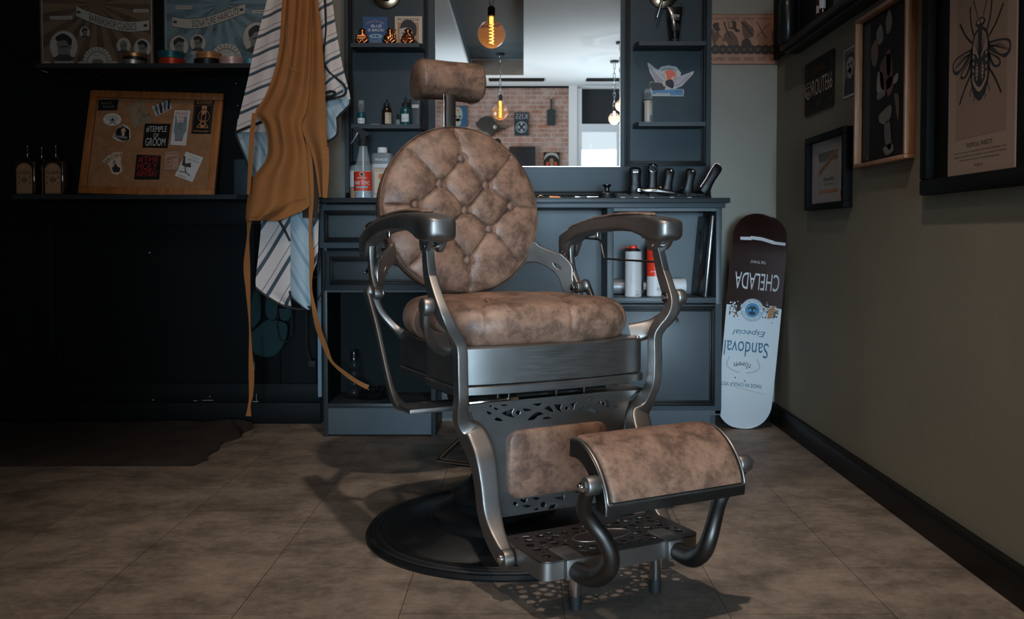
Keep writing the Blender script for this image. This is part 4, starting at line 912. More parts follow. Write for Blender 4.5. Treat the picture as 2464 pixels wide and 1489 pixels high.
m = MB(); m.sweep([(-.022, 0, 0.005, .010, .010), (.012, 0, 0.004, .009, .009), (.022, 0, .003, .005, .007)], (0, 1, 0), gb, 12); o = m.build('orange_clip', None, on(1335, 3.59)); tag(o, 'small orange plastic clip lying alone on the worktop', 'hair clip')
m = MB(); m.tube([(-.012, 0, .004), (0, .004, .011), (.012, 0, .004)], .003, BRS, 8); o = m.build('brass_clip', None, on(1301, 3.60)); tag(o, 'tiny brass clip on the worktop edge right behind the chair back', 'hair clip')
def scis(px, rot, lab, Yp):
    t = thing('barber_scissors', lab, 'scissors', on(px, Yp), math.radians(rot)); t.location.z += .0015
    m = MB(); m.tube([(.010*math.cos(a)-.036, .0095*math.sin(a)+.010, .004) for a in [2*PI*k/16 for k in range(17)]], .002, CHR, 6, 1); m.tube([(.010*math.cos(a)-.036, .0095*math.sin(a)-.012, .004) for a in [2*PI*k/16 for k in range(17)]], .002, CHR, 6, 1); m.build('finger_loops', t)
    m = MB(); m.sweep([(-.028, .008, .004, .003, .004), (0, 0, .004, .003, .007), (.045, -.002, .004, .002, .002)], (0, 1, 0), CHR, 8); m.sweep([(-.028, -.010, .005, .003, .004), (0, 0, .006, .003, .007), (.045, .003, .006, .002, .002)], (0, 1, 0), CHR, 8); m.cyl((0, 0, .003), (0, 0, .009), .0035, CHR, 10); m.build('blades', t)
scis(1385, 4, 'chrome scissors nearest the orange clip', 3.60); scis(1412, -12, 'chrome scissors overlapping beside the neck duster', 3.635)

# ------------------------------------------------------------------ left shelf bay
YS = 3.79
NAVY = mat('royal_blue_card', (.008, .055, .16, 1), .5)
def wallcard(name, label, cat, x0, x1, y0, y1, Y, mt, rot=0, th=.0015, rim=None):
    a = atY(x0, y0, Y); b = atY(x1, y1, Y); w, h = b.x-a.x, a.z-b.z
    t = thing(name, label, cat, ((a.x+b.x)/2, Y, (a.z+b.z)/2), (0, math.radians(-rot), 0)); m = MB()
    m.box(-w/2, w/2, 0, th, -h/2, h/2, mt); return t, m, w, h
t, m, w, h = wallcard('blue_card', 'blue card reading BLUE IS BACK behind the copper monkeys', 'advert card', 873, 933, 27, 101, 3.835, NAVY)
t.location.z = S1+h/2
m.text('BLUE', .005, h*.20, WHT, -.0004, w=w*.42, h=h*.09); m.text('IS BACK!', .003, h*.07, WHT, -.0004, w=w*.64, h=h*.09); m.text('Sweet Georgia', 0, h*.36, mat('pale_rust_print', (.35, .20, .16, 1), .6), -.0004, w=w*.72, h=h*.10, arc=.06)
m.ring(ell(.002, -h*.13, w*.27, h*.075), .85, -.0004, BLUEP); m.ring(ell(.002, -h*.13, w*.2, h*.05), .8, -.0004, WHT); m.text('B', 0, -h*.13, WHT, -.0005, h=h*.05)
for k in range(3): m.line([(-w*.22+i*w*.05, -h*.27-k*h*.06+abs(i-4.5)**2*.0003) for i in range(10)], .0016, -.0004, BLUEP if k != 1 else CREAM)
m.build('card', t)
t, m, w, h = wallcard('pomade_card', 'cream card headed POMADE with a slick-haired man, right on the top shelf', 'advert card', 950, 1016, 25, 101, 3.84, CREAM)
t.location.z = S1+h/2; TAN = mat('tan_backdrop', (.34, .19, .10, 1), .7)
m.text('POMADE', 0, h*.39, mat('dark_brown_print', (.035, .012, .006, 1), .6), -.0004, w=w*.78, h=h*.10); m.flat([(-w*.4, -h*.5), (w*.37, -h*.5), (w*.37, h*.30), (-w*.4, h*.30)], -.0004, TAN)
SKIN = mat('printed_skin', (.42, .33, .30, 1), .7)
m.flat(catmull([(-w*.32, -h*.02), (-w*.30, h*.2), (w*.0, h*.28), (w*.2, h*.1), (w*.2, -h*.28), (-.002, -h*.5), (-w*.12, -h*.42), (-w*.28, -h*.3), (-w*.34, -h*.05)], 3), -.0006, SKIN)
m.flat(catmull([(-w*.33, h*.10), (-w*.2, h*.34), (w*.06, h*.38), (w*.28, h*.2), (w*.27, -h*.1), (w*.16, -h*.12), (w*.12, h*.08), (-w*.1, h*.14), (-w*.33, h*.10)], 3), -.0009, INK); m.flat([(w*.1, -h*.5), (w*.2, -h*.2), (w*.34, -h*.32), (w*.34, -h*.5)], -.0009, INK); m.flat([(-w*.26, -.004), (-w*.1, -.002), (-w*.1, -.007), (-w*.26, -.008)], -.0009, INK)
m.build('card', t)
COP = mat('polished_copper', (.62, .24, .10, 1), .22, 1, bump=.3, bscale=60)
def blob(balls, res=.0022):
    mb = bpy.data.metaballs.new('m'); mb.resolution = res; mb.render_resolution = res; mb.threshold = .45
    for x, y, z, r, *sc in balls:
        e = mb.elements.new(type='ELLIPSOID' if sc else 'BALL'); e.co = (x, y, z); e.radius = r*1.55
        if sc: e.size_x, e.size_y, e.size_z = sc
    o = bpy.data.objects.new('m', mb); COL.objects.link(o); bpy.context.view_layer.update()
    me = bpy.data.meshes.new_from_object(o.evaluated_get(bpy.context.evaluated_depsgraph_get()))
    r = ([tuple(v.co) for v in me.vertices], [tuple(p.vertices) for p in me.polygons]); bpy.data.objects.remove(o); bpy.data.metaballs.remove(mb); bpy.data.meshes.remove(me); return r
def limb(a, b, r0, r1, n=6): return [tuple(a[i]+(b[i]-a[i])*k/n for i in range(3))+(r0+(r1-r0)*k/n,) for k in range(n+1)]
def monkey(px, lab, pose):
    t = thing('monkey_figurine', lab, 'figurine', (xY(px, YS), YS, S1), 0, 'copper monkey musicians')
    B = [(0, 0, .020, .017), (0, 0, .030, .015), (0, -.001, .040, .0125), (0, -.002, .058, .0125), (0, -.006, .055, .008), (-.0125, 0, .060, .0045), (.0125, 0, .060, .0045), (0, -.010, .053, .005)]
    B += limb((-.012, -.004, .012), (-.022, -.018, .016), .008, .007) + limb((-.022, -.018, .016), (-.008, -.024, .005), .007, .005) + limb((.012, -.004, .012), (.022, -.018, .016), .008, .007) + limb((.022, -.018, .016), (.008, -.024, .005), .007, .005)
    hands = {'a': ((-.016, -.020, .030), (.016, -.020, .030)), 'g': ((-.008, -.020, .028), (.020, -.016, .044)), 's': ((-.003, -.020, .034), (.004, -.020, .024))}[pose]
    for s, hnd in zip((-1, 1), hands): B += limb((s*.012, -.002, .043), (s*.021, -.010, .030), .0065, .0055) + limb((s*.021, -.010, .030), hnd, .0055, .0045)
    v, f = blob(B); m = MB(); m.add(v, f, COP); m.build('body', t, smooth=80)
    m = MB()
    if pose == 'a':
        for k in range(9): m.box(-.016+.0036*k, -.0136+.0036*k, -.031, -.018, .020, .036, COP, bev=.0008)
        m.build('accordion', t)
    elif pose == 'g':
        m.sph((-.006, -.026, .024), .010, COP, 10, sy=.4); m.sph((.002, -.026, .030), .008, COP, 10, sy=.4); m.cyl((.002, -.027, .030), (.026, -.022, .056), .0018, COP, 8); m.sph((.027, -.022, .058), .004, COP, 8, sy=.5); m.build('guitar', t)
    else:
        m.tube([(0, -.016, .050), (.001, -.026, .042), (.001, -.028, .026), (-.004, -.030, .018), (-.009, -.031, .022), (-.010, -.032, .028)], [.0015, .002, .003, .004, .005, .007], COP, 10, 4); m.build('saxophone', t)
    for s in (-1, 1):
        m = MB(); m.sph((s*.0045, -.0125, .0600), .0016, BLKG, 6); m.build('eye', t)
monkey(875, 'copper monkey figurine playing an accordion', 'a'); monkey(941, 'copper monkey figurine playing a guitar', 'g'); monkey(984, 'copper monkey figurine playing a saxophone before the pomade card', 's')
# wall lamps above both bays (lower parts in view)
BRZ = mat('aged_brass', (.42, .30, .20, 1), .22, 1)
def wl(px, lab):
    t = thing('wall_lamp', lab, 'wall lamp', (xY(px, YB), YB, 0)); z = zY(-14, YB)
    m = MB(); m.lathe([(.058, 0), (.062, .004), (.060, .010), (.050, .014), (.034, .017), (.030, .024), (.020, .03), (.001, .03)], BRZ, 48, Matrix.Translation((0, 0, z)) @ Matrix.Rotation(PI/2, 4, 'X')); m.build('wall_plate', t); return t, z
t, z = wl(933, 'round aged brass wall lamp plate above the left shelf bay'); m = MB(); m.tube([(0, -.02, z), (0, -.10, z+.01), (0, -.16, z+.06), (0, -.17, z+.14)], .008, BRZ, 12); m.build('arm', t)
t, z = wl(1592, 'wall lamp with round plate and chrome arm above the right shelf bay'); m = MB(); a = atY(1581, 42, YB-.05); m.tube([(0, -.02, z), (-.002, -.06, z-.006), (a.x-t.location.x, -.05, a.z)], .0055, CHR, 12, 3); m.build('arm', t); m = MB(); b = atY(1644, 24, YB-.03); m.tube([(.02, -.03, z), (b.x-t.location.x, -.03, zY(20, YB)), (b.x-t.location.x+.004, -.03, zY(36, YB)), (b.x-t.location.x-.008, -.03, zY(44, YB))], .0012, RUB, 6); m.build('pull_cord', t)
# bottles on the second shelf
def bottle(name, label, px, Y, zb, prof, mt, capprof, capm, lab=None, n=28, body='body', cap='cap'):
    t = thing(name, label, 'bottle', (xY(px, Y), Y, zb)); m = MB(); m.lathe(prof, mt, n); m.build(body, t)
    m = MB(); m.lathe(capprof, capm, n); m.build(cap, t)
    if lab: m = MB(); lab(m); m.build('label', t)
    return t
TEAL = mat('teal_plastic', (.006, .07, .085, 1), .25, coat=.5); AMB = mat('amber_glass', (.018, .008, .004, 1), .08, coat=.6)
PK = .00172
def l1(m): wrap(m, .0165, .008, .030, -1.1, 1.1, WHT); wtext(m, 'III', .0168, 0, .018, .012, .006, GRYP)
b1 = bottle('pump_bottle', 'slim teal pump bottle under a clear cap, leftmost on the second shelf', 871, YS, S2, [(.015, 0), (.0165, .002), (.0165, .052), (.012, .056)], TEAL, [(.010, .056), (.010, .075), (.006, .077), (.006, .09), (.001, .09)], BLKG, l1)
m = MB(); m.lathe([(.0125, .055), (.0125, .10), (.011, .104), (.001, .104)], CLR, 24); m.build('clear_cap', b1)
def l2(m): wrap(m, .0205, .006, .052, -.2, 1.35, CREAM); wtext(m, 'CPH', .0209, .011, .044, .014, .008, INK); wtext(m, 'OIL', .0209, .012, .028, .012, .005, GRYP)
bottle('dropper_bottle', 'round dark amber dropper bottle with cream label on the second shelf', 932, YS, S2, [(.019, 0), (.0205, .002), (.0205, .062), (.017, .072), (.010, .077)], AMB, [(.013, .077), (.013, .092), (.005, .094), (.004, .106), (.003, .110), (.0005, .111)], BLKM, l2)
def l3(m): wrap(m, .0222, .014, .046, -.75, .75, WHT); wtext(m, 'BRAUS', .0226, -.002, .026, .022, .005, GRYP); wtext(m, '~', .0222, 0, .062, .008, .003, WHT)
bottle('nozzle_bottle', 'teal bottle with white label and long black nozzle on the second shelf', 977, YS, S2, [(.020, 0), (.022, .002), (.022, .062), (.017, .074), (.012, .078)], TEAL, [(.014, .076), (.015, .090), (.013, .093), (.006, .096), (.0045, .112), (.002, .120), (.0005, .121)], BLKM, l3)
bottle('tiny_bottle', 'tiny clear bottle with black cap between the amber and teal bottles', 959, YS-.02, S2, [(.009, 0), (.0095, .001), (.008, .02), (.006, .024)], CLR, [(.0065, .022), (.0055, .044), (.001, .045)], BLKG)
m = MB(); a, b = xY(986, 3.80), xY(1018, 3.80); cx = (a+b)/2; cb_ = thing('black_caddy', 'black tapered plastic caddy with white name sticker at the shelf end', 'caddy', (cx, 3.81, S2))
w = (b-a)/2
rings = [[(p*w*k, q*.03*k, z) for p, q in superell(24, 5)] for z, k in ((0, .86), (.003, .88), (.095, 1.0), (.1, 1.02), (.106, 1.02), (.106, .97), (.10, .95))]
m = MB(); m.loft(rings, mat('charcoal_plastic', (.022, .022, .023, 1), .45)); m.build('body', cb_); m = MB(); m.flat([(-.014, .072), (.014, .072), (.014, .085), (-.014, .085)], -.0315, WHT); m.text('BRAUS', 0, .0785, INK, -.032, w=.022, h=.005); m.build('sticker', cb_)
m = MB(); m.box(-.017, .017, -.02, .0, 0, .002, WHT); o = m.build('paper_slip', None, (xY(908, YS), YS-.02, S2)); tag(o, 'small white paper slip lying flat between the shelf bottles', 'paper')

# ------------------------------------------------------------------ right shelf bay
tb = thing('cream_tube', 'black squeeze tube printed CREW standing on its cap, top right shelf', 'tube', (xY(1621, 3.80), 3.80, S3))
rings = []
for z, w, d in ((.0, .0165, .0165), (.002, .0175, .0175), (.022, .0175, .0175), (.024, .0195, .0195), (.05, .022, .021), (.10, .0265, .013), (.138, .0315, .003), (.152, .033, .0018), (.153, .033, .0015)): rings.append([(p*w, q*d, z) for p, q in superell(28, 2)])
m = MB(); m.loft(rings[4-1:], BLKG); m.text('CREW', 0, .112, WHT, -.0135, w=.036, h=.014); m.text('FIRM HOLD GEL', 0, .099, PAPW, -.0155, w=.034, h=.0025)
for k in range(5): m.text('IIIIIIIIIIIII', 0, .078-.006*k, GRYP, -.0195-.0008*k, w=.032, h=.0018)
m.build('tube', tb, smooth=60); m = MB(); m.loft(rings[:3], BLKM); m.build('cap', tb)
bt = bottle('foam_bottle', 'cream pump foam bottle with clear cap standing on the lower right shelf', 1558, 3.79, S4, [(.0175, 0), (.0185, .002), (.0185, .088), (.0165, .092)], mat('cream_bottle', (.46, .38, .32, 1), .4), [(.0165, .092), (.0165, .097), (.008, .099), (.008, .11), (.012, .112), (.012, .122), (.004, .126), (.001, .126)], BLKG)
m = MB(); m.lathe([(.0175, .095), (.0175, .128), (.012, .14), (.001, .142)], CLR, 24); m.build('clear_cap', bt)
m = MB(); wtext(m, 'R', .0188, .010, .082, .006, .009, INK); wrap(m, .0187, .002, .085, -1.5, -1.05, INK); wrap(m, .0187, .006, .030, .25, 1.0, GRYP); m.build('print', bt)
# winged sticker
def S(x, y): p = atY(x, y, YB-.001); return (p.x, p.z)
K = 420/1251
def s5(pts, k=1):
    q = [S(1480+x*K, y*K) for x, y in pts]; return catmull(q+[q[0]], k)[:-1] if k > 1 else q
m = MB(); yy = YB
m.flat(s5([(312, 500), (330, 478), (380, 468), (440, 478), (472, 520), (470, 545), (565, 508), (560, 530), (480, 615), (430, 637), (490, 637), (495, 655), (490, 690), (265, 688), (245, 600), (255, 585), (290, 590), (250, 520), (231, 450), (245, 452), (290, 490)], 1), yy-.0006, mat('grey_white_sticker', (.42, .40, .39, 1), .5))
m.flat(s5([(345, 560), (350, 520), (380, 502), (415, 505), (436, 530), (435, 560), (400, 590)], 2), yy-.0010, mat('coral_print', (.60, .10, .05, 1), .5))
for w_ in ([(238, 460), (300, 515), (350, 540), (370, 580), (330, 602), (295, 590), (260, 530)], [(560, 512), (480, 545), (425, 560), (412, 600), (430, 630), (480, 605), (530, 560)]):
    m.flat(s5(w_, 2), yy-.0012, mat('lilac_grey_print', (.30, .25, .27, 1), .5)); m.ring(s5(w_, 2), .93, yy-.0013, PAPW)
for k in range(5):
    m.line([S(1480+(250+k*16)*K, (480+k*16)*K), S(1480+(352+k*3)*K, (560+k*8)*K)], .0012, yy-.0015, PAPW); m.line([S(1480+(545-k*20)*K, (525+k*16)*K), S(1480+(428-k*1)*K, (578+k*9)*K)], .0012, yy-.0015, PAPW)
m.flat(s5([(247, 602), (262, 590), (350, 600), (358, 640), (330, 650), (265, 648)], 2), yy-.0016, mat('brown_grey_print', (.045, .035, .035, 1), .6)); m.flat(s5([(268, 648), (488, 638), (488, 684), (395, 684), (390, 668), (300, 665), (268, 680)]), yy-.0017, mat('steel_blue_print', (.06, .17, .30, 1), .5))
for k in range(14): m.line([S(1480+(290+k*7)*K, 664*K), S(1480+(290+k*7)*K, 682*K)], .0008, yy-.0018, INK)
m.flat(s5([(362, 580), (400, 568), (420, 590), (415, 635), (370, 615), (358, 600)], 2), yy-.0019, INK); m.flat(s5([(348, 505), (370, 540), (370, 590), (360, 580)], 2), yy-.0018, CREAM); m.flat(s5([(432, 542), (405, 555), (405, 580), (420, 560)], 2), yy-.0018, CREAM); m.flat(s5([(338, 592), (352, 580), (362, 600), (350, 622)], 2), yy-.0020, CREAM)
a = S(1480+385*K, 492*K); m.text('APPEARANCE', a[0], a[1], INK, yy-.0016, w=.068, h=.0085, arc=.062); a = S(1480+458*K, 655*K); m.text('BROSH', a[0], a[1], INK, yy-.0020, w=.026, h=.006)
o = m.build('winged_sticker'); tag(o, 'winged eagle and blue comb sticker reading APPEARANCE on the right bay', 'sticker')
# ------------------------------------------------------------------ left wall: shelves, posters, cork board
YL = 3.66
def lshelf(y0, x0, x1, lab, cut):
    z1 = zY(y0, YL); z0 = z1-.018; a, b = xY(x0, YL), xY(x1, YL); m = MB()
    poly = [(a, 3.865), (a, YL), (b-cut, YL), (b, YL+cut), (b, 3.865)]; n = 5
    m.add([(p[0], p[1], z0) for p in poly]+[(p[0], p[1], z1) for p in poly], [tuple(reversed(range(n))), tuple(range(n, 2*n))]+[(i, (i+1) % n, (i+1) % n+n, i+n) for i in range(n)], SLATED)
    o = m.build('wall_shelf'); tag(o, lab, 'shelf'); return z1
ZU = lshelf(152, 92, 650, 'upper dark wall shelf carrying posters and hair wax tins', .03)
ZL = lshelf(468, 30, 606, 'lower dark wall shelf carrying the cork board and wash bottles', .06)
def wallpl(name, lab, cat, x0, x1, y0, y1, Y, z0=None, lean=0):
    a = atY(x0, y0, Y); b = atY(x1, y1, Y); w = b.x-a.x; zb = b.z if z0 is None else z0; h = a.z-zb
    return thing(name, lab, cat, ((a.x+b.x)/2, Y, zb), (math.radians(lean), 0, 0)), w, h
BRN = mat('sepia_print', (.085, .055, .035, 1), .7, var=.4, vscale=14); BLU = mat('slate_blue_print', (.085, .135, .165, 1), .7, var=.45, vscale=16)
PALE = mat('pale_print', (.36, .34, .31, 1), .7); MIDG = mat('mid_grey_print', (.14, .135, .13, 1), .7); DKG = mat('dark_grey_print', (.035, .033, .032, 1), .7); RAY = mat('sepia_ray_print', (.15, .10, .06, 1), .7)
RAYB = mat('blue_ray_print', (.13, .20, .24, 1), .7); OLIVE = mat('pale_olive_print', (.28, .27, .20, 1), .7)
def head(m, x, z, r, y, face=1, bald=False, back=False):       # oval portrait: head with hair, ear and shoulders
    m.flat(ell(x, z, r, r*1.12), y, MIDG); m.flat(ell(x, z, r*.93, r*1.05), y-.0002, PALE)
    f = face
    m.flat(catmull([(x-r*.45, z-r*.95), (x-r*.40, z-r*.2), (x-r*.48, z+r*.3), (x, z+r*.75), (x+r*.48, z+r*.3), (x+r*.42, z-r*.3), (x+r*.5, z-r*.95), (x, z-r*1.0)], 3), y-.0004, MIDG if not back else DKG)
    if not bald: m.flat(catmull([(x-r*.5*f, z-r*.05), (x-r*.55*f, z+r*.5), (x, z+r*.88), (x+r*.55*f, z+r*.62), (x+r*.42*f, z+r*.36), (x-r*.1*f, z+r*.42), (x-r*.34*f, z+r*.1), (x-r*.5*f, z-r*.05)], 3), y-.0006, INK)
    m.flat([(x-r*.28, z+.02*r), (x+r*.3, z+.06*r), (x+r*.3, z-.04*r), (x-r*.28, z-.08*r)], y-.0006, DKG); m.flat(ell(x-r*.45*f, z-r*.05, r*.09, r*.16), y-.0007, MIDG)
    m.flat([(x-r*.75, z-r*.8), (x-r*.3, z-r*.55), (x+r*.3, z-r*.55), (x+r*.75, z-r*.8), (x+r*.4, z-r*1.0), (x-r*.4, z-r*1.0)], y-.0006, DKG)
def seal(m, x, z, r, y):
    n = 44; m.flat([(x+r*(1+.05*(i % 2))*math.cos(2*PI*i/n), z+r*(1+.05*(i % 2))*math.sin(2*PI*i/n)) for i in range(n)], y, PALE)
    for i in range(22): a = 2*PI*i/22; m.flat(ell(x+r*.88*math.cos(a), z+r*.88*math.sin(a), r*.05, n=8), y-.0002, DKG)
    m.ring(ell(x, z, r*.74), .94, y-.0003, DKG); m.flat(catmull([(x-r*.4, z-r*.15), (x-r*.3, z+r*.12), (x+r*.2, z+r*.15), (x+r*.42, z+r*.02), (x+r*.36, z-r*.16), (x, z-r*.22), (x-r*.4, z-r*.15)], 3), y-.0004, RAY)
    for dx in (-.28, -.12, .12, .26): m.flat([(x+r*dx, z-r*.18), (x+r*(dx+.07), z-r*.18), (x+r*(dx+.07), z-r*.38), (x+r*dx, z-r*.38)], y-.0004, RAY)
    m.text('DELUXE', x, z+r*.42, MIDG, y-.0004, w=r*.5, h=r*.12); m.text('SCHOREM POMADE', x, z+r*.62, DKG, y-.0005, w=r*1.0, h=r*.08, arc=r*.7)
def banner(m, s, P, wd, y, tw, th):
    top = [(a, b+wd/2) for a, b in P]; bot = [(a, b-wd/2) for a, b in P]; Q = catmull(top, 5)+list(reversed(catmull(bot, 5))); m.flat(Q, y, DKG)
    top = [(a, b+wd*.44) for a, b in P]; bot = [(a, b-wd*.44) for a, b in P]
    vs = catmull(top, 5); vb = catmull(bot, 5); m.add([(a, y-.0002, b) for a, b in vs]+[(a, y-.0002, b) for a, b in vb], [(i, i+1, len(vs)+i+1, len(vs)+i) for i in range(len(vs)-1)], PALE)
    v, f = text_mesh(s); xs = [p[0] for p in v]; ys = [p[1] for p in v]; W, H = max(xs)-min(xs), max(ys)-min(ys); C = catmull(P, 12); o = []
    Lx0, Lx1 = C[0][0], C[-1][0]; mid = (Lx0+Lx1)/2+tw[1]
    for p in v:
        xx = mid+((p[0]-min(xs))/W-.5)*tw[0]; k = min(range(len(C)-1), key=lambda i: abs(C[i][0]-xx)); sl = (C[k+1][1]-C[k][1])/(C[k+1][0]-C[k][0]+1e-9)
        o.append((xx, y-.0005, C[k][1]+(xx-C[k][0])*sl+((p[1]-min(ys))/H-.5)*th))
    m.add(o, f, INK)
    for e in (1, -2): a, b = C[int(len(C)*(.08 if e == 1 else .92))]; m.flat(ell(a, b, wd*.2, wd*.13, 10), y-.0005, DKG)
def rays(m, w, h, cx, cz, y, mt, n=18):
    for k in range(n):
        a0, a1 = 2*PI*k/n, 2*PI*(k+.5)/n; P = [(cx, cz)]
        for a in (a0, (a0+a1)/2, a1):
            c, s = math.cos(a), math.sin(a); t = min(((w/2-cx) if c > 0 else (w/2+cx))/max(abs(c), 1e-6), ((h-cz) if s > 0 else cz)/max(abs(s), 1e-6)); P.append((cx+c*t, cz+s*t))
        m.flat(P, y, mt)
def tag_plate(m, s, x, z, w, y): m.flat(rrect(x-w/2, x+w/2, z-.007, z+.007, .004), y, PALE); m.text(s, x, z, INK, y-.0003, w=w*.85, h=.007)
t, w, h = wallpl('sepia_poster', 'brown sepia haircut poster with BARBERSHOP CLASSICS banner, left on the upper shelf', 'poster', 92, 370, -190, 152, 3.835, ZU, 0)
m = MB(); m.box(-w/2, w/2, 0, .006, 0, h, BRN); S0 = w/278; P_ = lambda x, y: ((x-231)*S0, (152-y)*S0)
m.ring([(-w/2+.008, .006), (w/2-.006, .006), (w/2-.006, h-.006), (-w/2+.008, h-.006)], .985, -.0006, PALE); rays(m, w*.95, h*.97, 0, h*.45, -.0004, RAY)
banner(m, 'BARBERSHOP CLASSICS', [P_(182, 6), P_(215, 20), P_(260, 35), P_(310, 44), P_(360, 40)], 27*S0, -.0008, (115*S0, -.0*S0), 17*S0)
for (x, y, r, f, bl) in ((150, 92, 36, -1, False), (202, 58, 13, 1, False), (297, 90, 18, 1, True), (343, 96, 22, -1, False)): a, b = P_(x, y); head(m, a, b, r*S0, -.0012, f, bl)
a, b = P_(232, 128); seal(m, a, b, 34*S0, -.0008)
for s, x, y, w_ in (('Homp Boogie', 145, 22, 56), ('The Butch', 341, 5, 38), ('One With a Pet', 150, 132, 46), ('Cue Ball', 306, 114, 26), ('', 0, 0, 0)):
    if s: a, b = P_(x, y); tag_plate(m, s, a, b, w_*S0, -.0018)
for x, y in ((192, 142), (272, 142), (108, 142)): a, b = P_(x, y); m.ring(ell(a, b, 14*S0), .7, -.0010, PALE); m.ring(ell(a, b, 7*S0), .6, -.0010, PALE)
m.build('print', t)
t, w, h = wallpl('blue_poster', 'blue haircut poster with SIGNATURE HAIRCUTS banner, partly behind the striped cape', 'poster', 392, 672, -190, 152, 3.835, ZU, 0)
m = MB(); m.box(-w/2, w/2, 0, .006, 0, h, BLU); S0 = w/280; P_ = lambda x, y: ((x-532)*S0, (152-y)*S0)
m.ring([(-w/2+.006, .006), (w/2-.006, .006), (w/2-.006, h-.006), (-w/2+.006, h-.006)], .985, -.0006, PALE); rays(m, w*.95, h*.97, 0, h*.45, -.0004, RAYB)
banner(m, 'SIGNATURE HAIRCUTS', [P_(412, 32), P_(450, 37), P_(490, 34), P_(540, 18), P_(590, 0)], 26*S0, -.0008, (115*S0, 16*S0), 17*S0)
for (x, y, r, f, bl) in ((428, 91, 24, 1, False), (474, 84, 20, -1, False), (618, 72, 36, 1, False)): a, b = P_(x, y); head(m, a, b, r*S0, -.0012, f, bl)
a, b = P_(543, 122); seal(m, a, b, 36*S0, -.0008)
for s, x, y, w_ in (('Scumbag Boogie', 635, 8, 56), ('Isaac Quiff', 474, 108, 34), ('The Scumbag', 440, -2, 40)): a, b = P_(x, y); tag_plate(m, s, a, b, w_*S0, -.0018)
for k in range(26):
    a, b = P_(rng.uniform(400, 600), rng.uniform(44, 140)); m.ring(ell(a, b, rng.uniform(2, 5)*S0, n=10), .6, -.0006, DKG)
m.build('print', t)
# tins
def tin(px, Y, z, r, h, mt, lab, band=None, cat='tin'):
    t = thing('wax_tin', lab, cat, (xY(px, Y), Y, z), 0, 'hair wax tins on the upper shelf'); m = MB()
    m.lathe([(r*.96, 0), (r*.98, .001), (r*.98, h*.45)], band or mt, 36); m.build('base', t)
    m = MB(); m.lathe([(r, h*.46), (r, h*.95), (r*.97, h), (r*.93, h*.985), (.001, h*.985)], mt, 36)
    for zz in (.6, .78): m.lathe([(r*1.003, h*zz), (r*1.008, h*(zz+.03)), (r*1.003, h*(zz+.06))], mt, 36, cap=False)
    m.build('lid', t); return t
YT = 3.74
T_ = lambda n, c, mt=.3: mat(n, c, .35, mt)
SILT = T_('silver_tin', (.40, .40, .40, 1), .9); BKT = T_('black_tin', (.012, .012, .012, 1)); BZT = T_('bronze_tin', (.42, .22, .10, 1), .9); TLT = T_('teal_tin', (.008, .10, .13, 1)); RDT = T_('red_tin', (.42, .035, .012, 1)); TNT = T_('tan_tin', (.38, .17, .07, 1)); PKT = T_('pink_tin', (.44, .30, .27, 1)); LBT = T_('light_blue_tin', (.05, .17, .23, 1))
tin(327, YT, ZU, .046, .024, SILT, 'silver wax tin with zodiac ring, bottom of the leftmost stack'); tin(330, YT, ZU+.0243, .047, .026, BZT, 'black wax tin with bronze lid, top of the leftmost stack', BKT)
tin(419, YT, ZU, .051, .030, RDT, 'red wax tin under the teal one'); tin(417, YT, ZU+.0303, .051, .028, TLT, 'teal wax tin on top of the red one')
tin(503, YT, ZU, .051, .028, BKT, 'black wax tin under the tan one'); tin(508, YT, ZU+.0283, .050, .026, TNT, 'tan wax tin on top of the black one'); tin(562, 3.715, ZU, .050, .031, PKT, 'pale pink wax tin standing alone beside the cape')
tin(606, 3.77, ZU, .044, .034, LBT, 'light blue wax tin partly behind the cape')
# cork board
a0 = atY(184, 464, 3.72); b0 = atY(512, 462, 3.72); a1 = atY(206, 208, 3.81); b1 = atY(526, 198, 3.83)
CKF = mat('cork', (.27, .135, .064, 1), .9, bump=.5, bscale=300, var=.15, vscale=40)
ck = thing('cork_board', 'pine-framed cork board covered in stickers, leaning on the lower wall shelf', 'notice board', ((a0.x+b0.x)/2, 3.735, ZL+.001), (math.radians(-14), 0, 0))
cw_, chh = (b0.x-a0.x), .445; sk = .030
ck.rotation_euler = (math.radians(-13), math.radians(1.5), 0)
def skq(x, z): return (x + sk*z/chh, z)        # the board sits slightly out of square
fo = [(-cw_/2, 0), (cw_/2, 0), (cw_/2, chh), (-cw_/2, chh)]
m = MB(); m.box(-cw_/2+.005, cw_/2-.005, .006, .014, .005, chh-.005, CKF); m.build('cork_sheet', ck)
fw = .030
for nm, q in (('a', (-cw_/2, cw_/2, 0, fw)), ('b', (-cw_/2, cw_/2, chh-fw, chh)), ('c', (-cw_/2, -cw_/2+fw, fw, chh-fw)), ('d', (cw_/2-fw, cw_/2, fw, chh-fw))):
    m = MB(); m.box(q[0], q[1], -.006, .016, q[2], q[3], WOODO, bev=.002); m.build('frame_rail', ck)
def C_(x, y):        # photo pixel on the leaning board -> board coordinates
    fy = (464-y)/(464-204); xl = 184+(206-184)*fy; xr = 512+(526-512)*fy; return ((x-xl)/(xr-xl)*cw_-cw_/2, fy*chh)
def quad_(*p): return [C_(*q) for q in p]
SY = .0055
def stick(lab, poly, mt, art=None, smooth_=1, k=[0]):
    k[0] += 1; y = SY-.0002*(k[0] % 4); P = [C_(*q) for q in poly]; P = catmull(P+[P[0]], smooth_)[:-1] if smooth_ > 1 else P
    m = MB(); m.prism(list(reversed(P)), y, SY+.0006, mt)
    if art: art(m, y)
    o = m.build('sticker', ck); o['label'] = lab
def ctr(*p): q = [C_(*a) for a in p]; return sum(a[0] for a in q)/len(q), sum(a[1] for a in q)/len(q)
SC_ = cw_/325
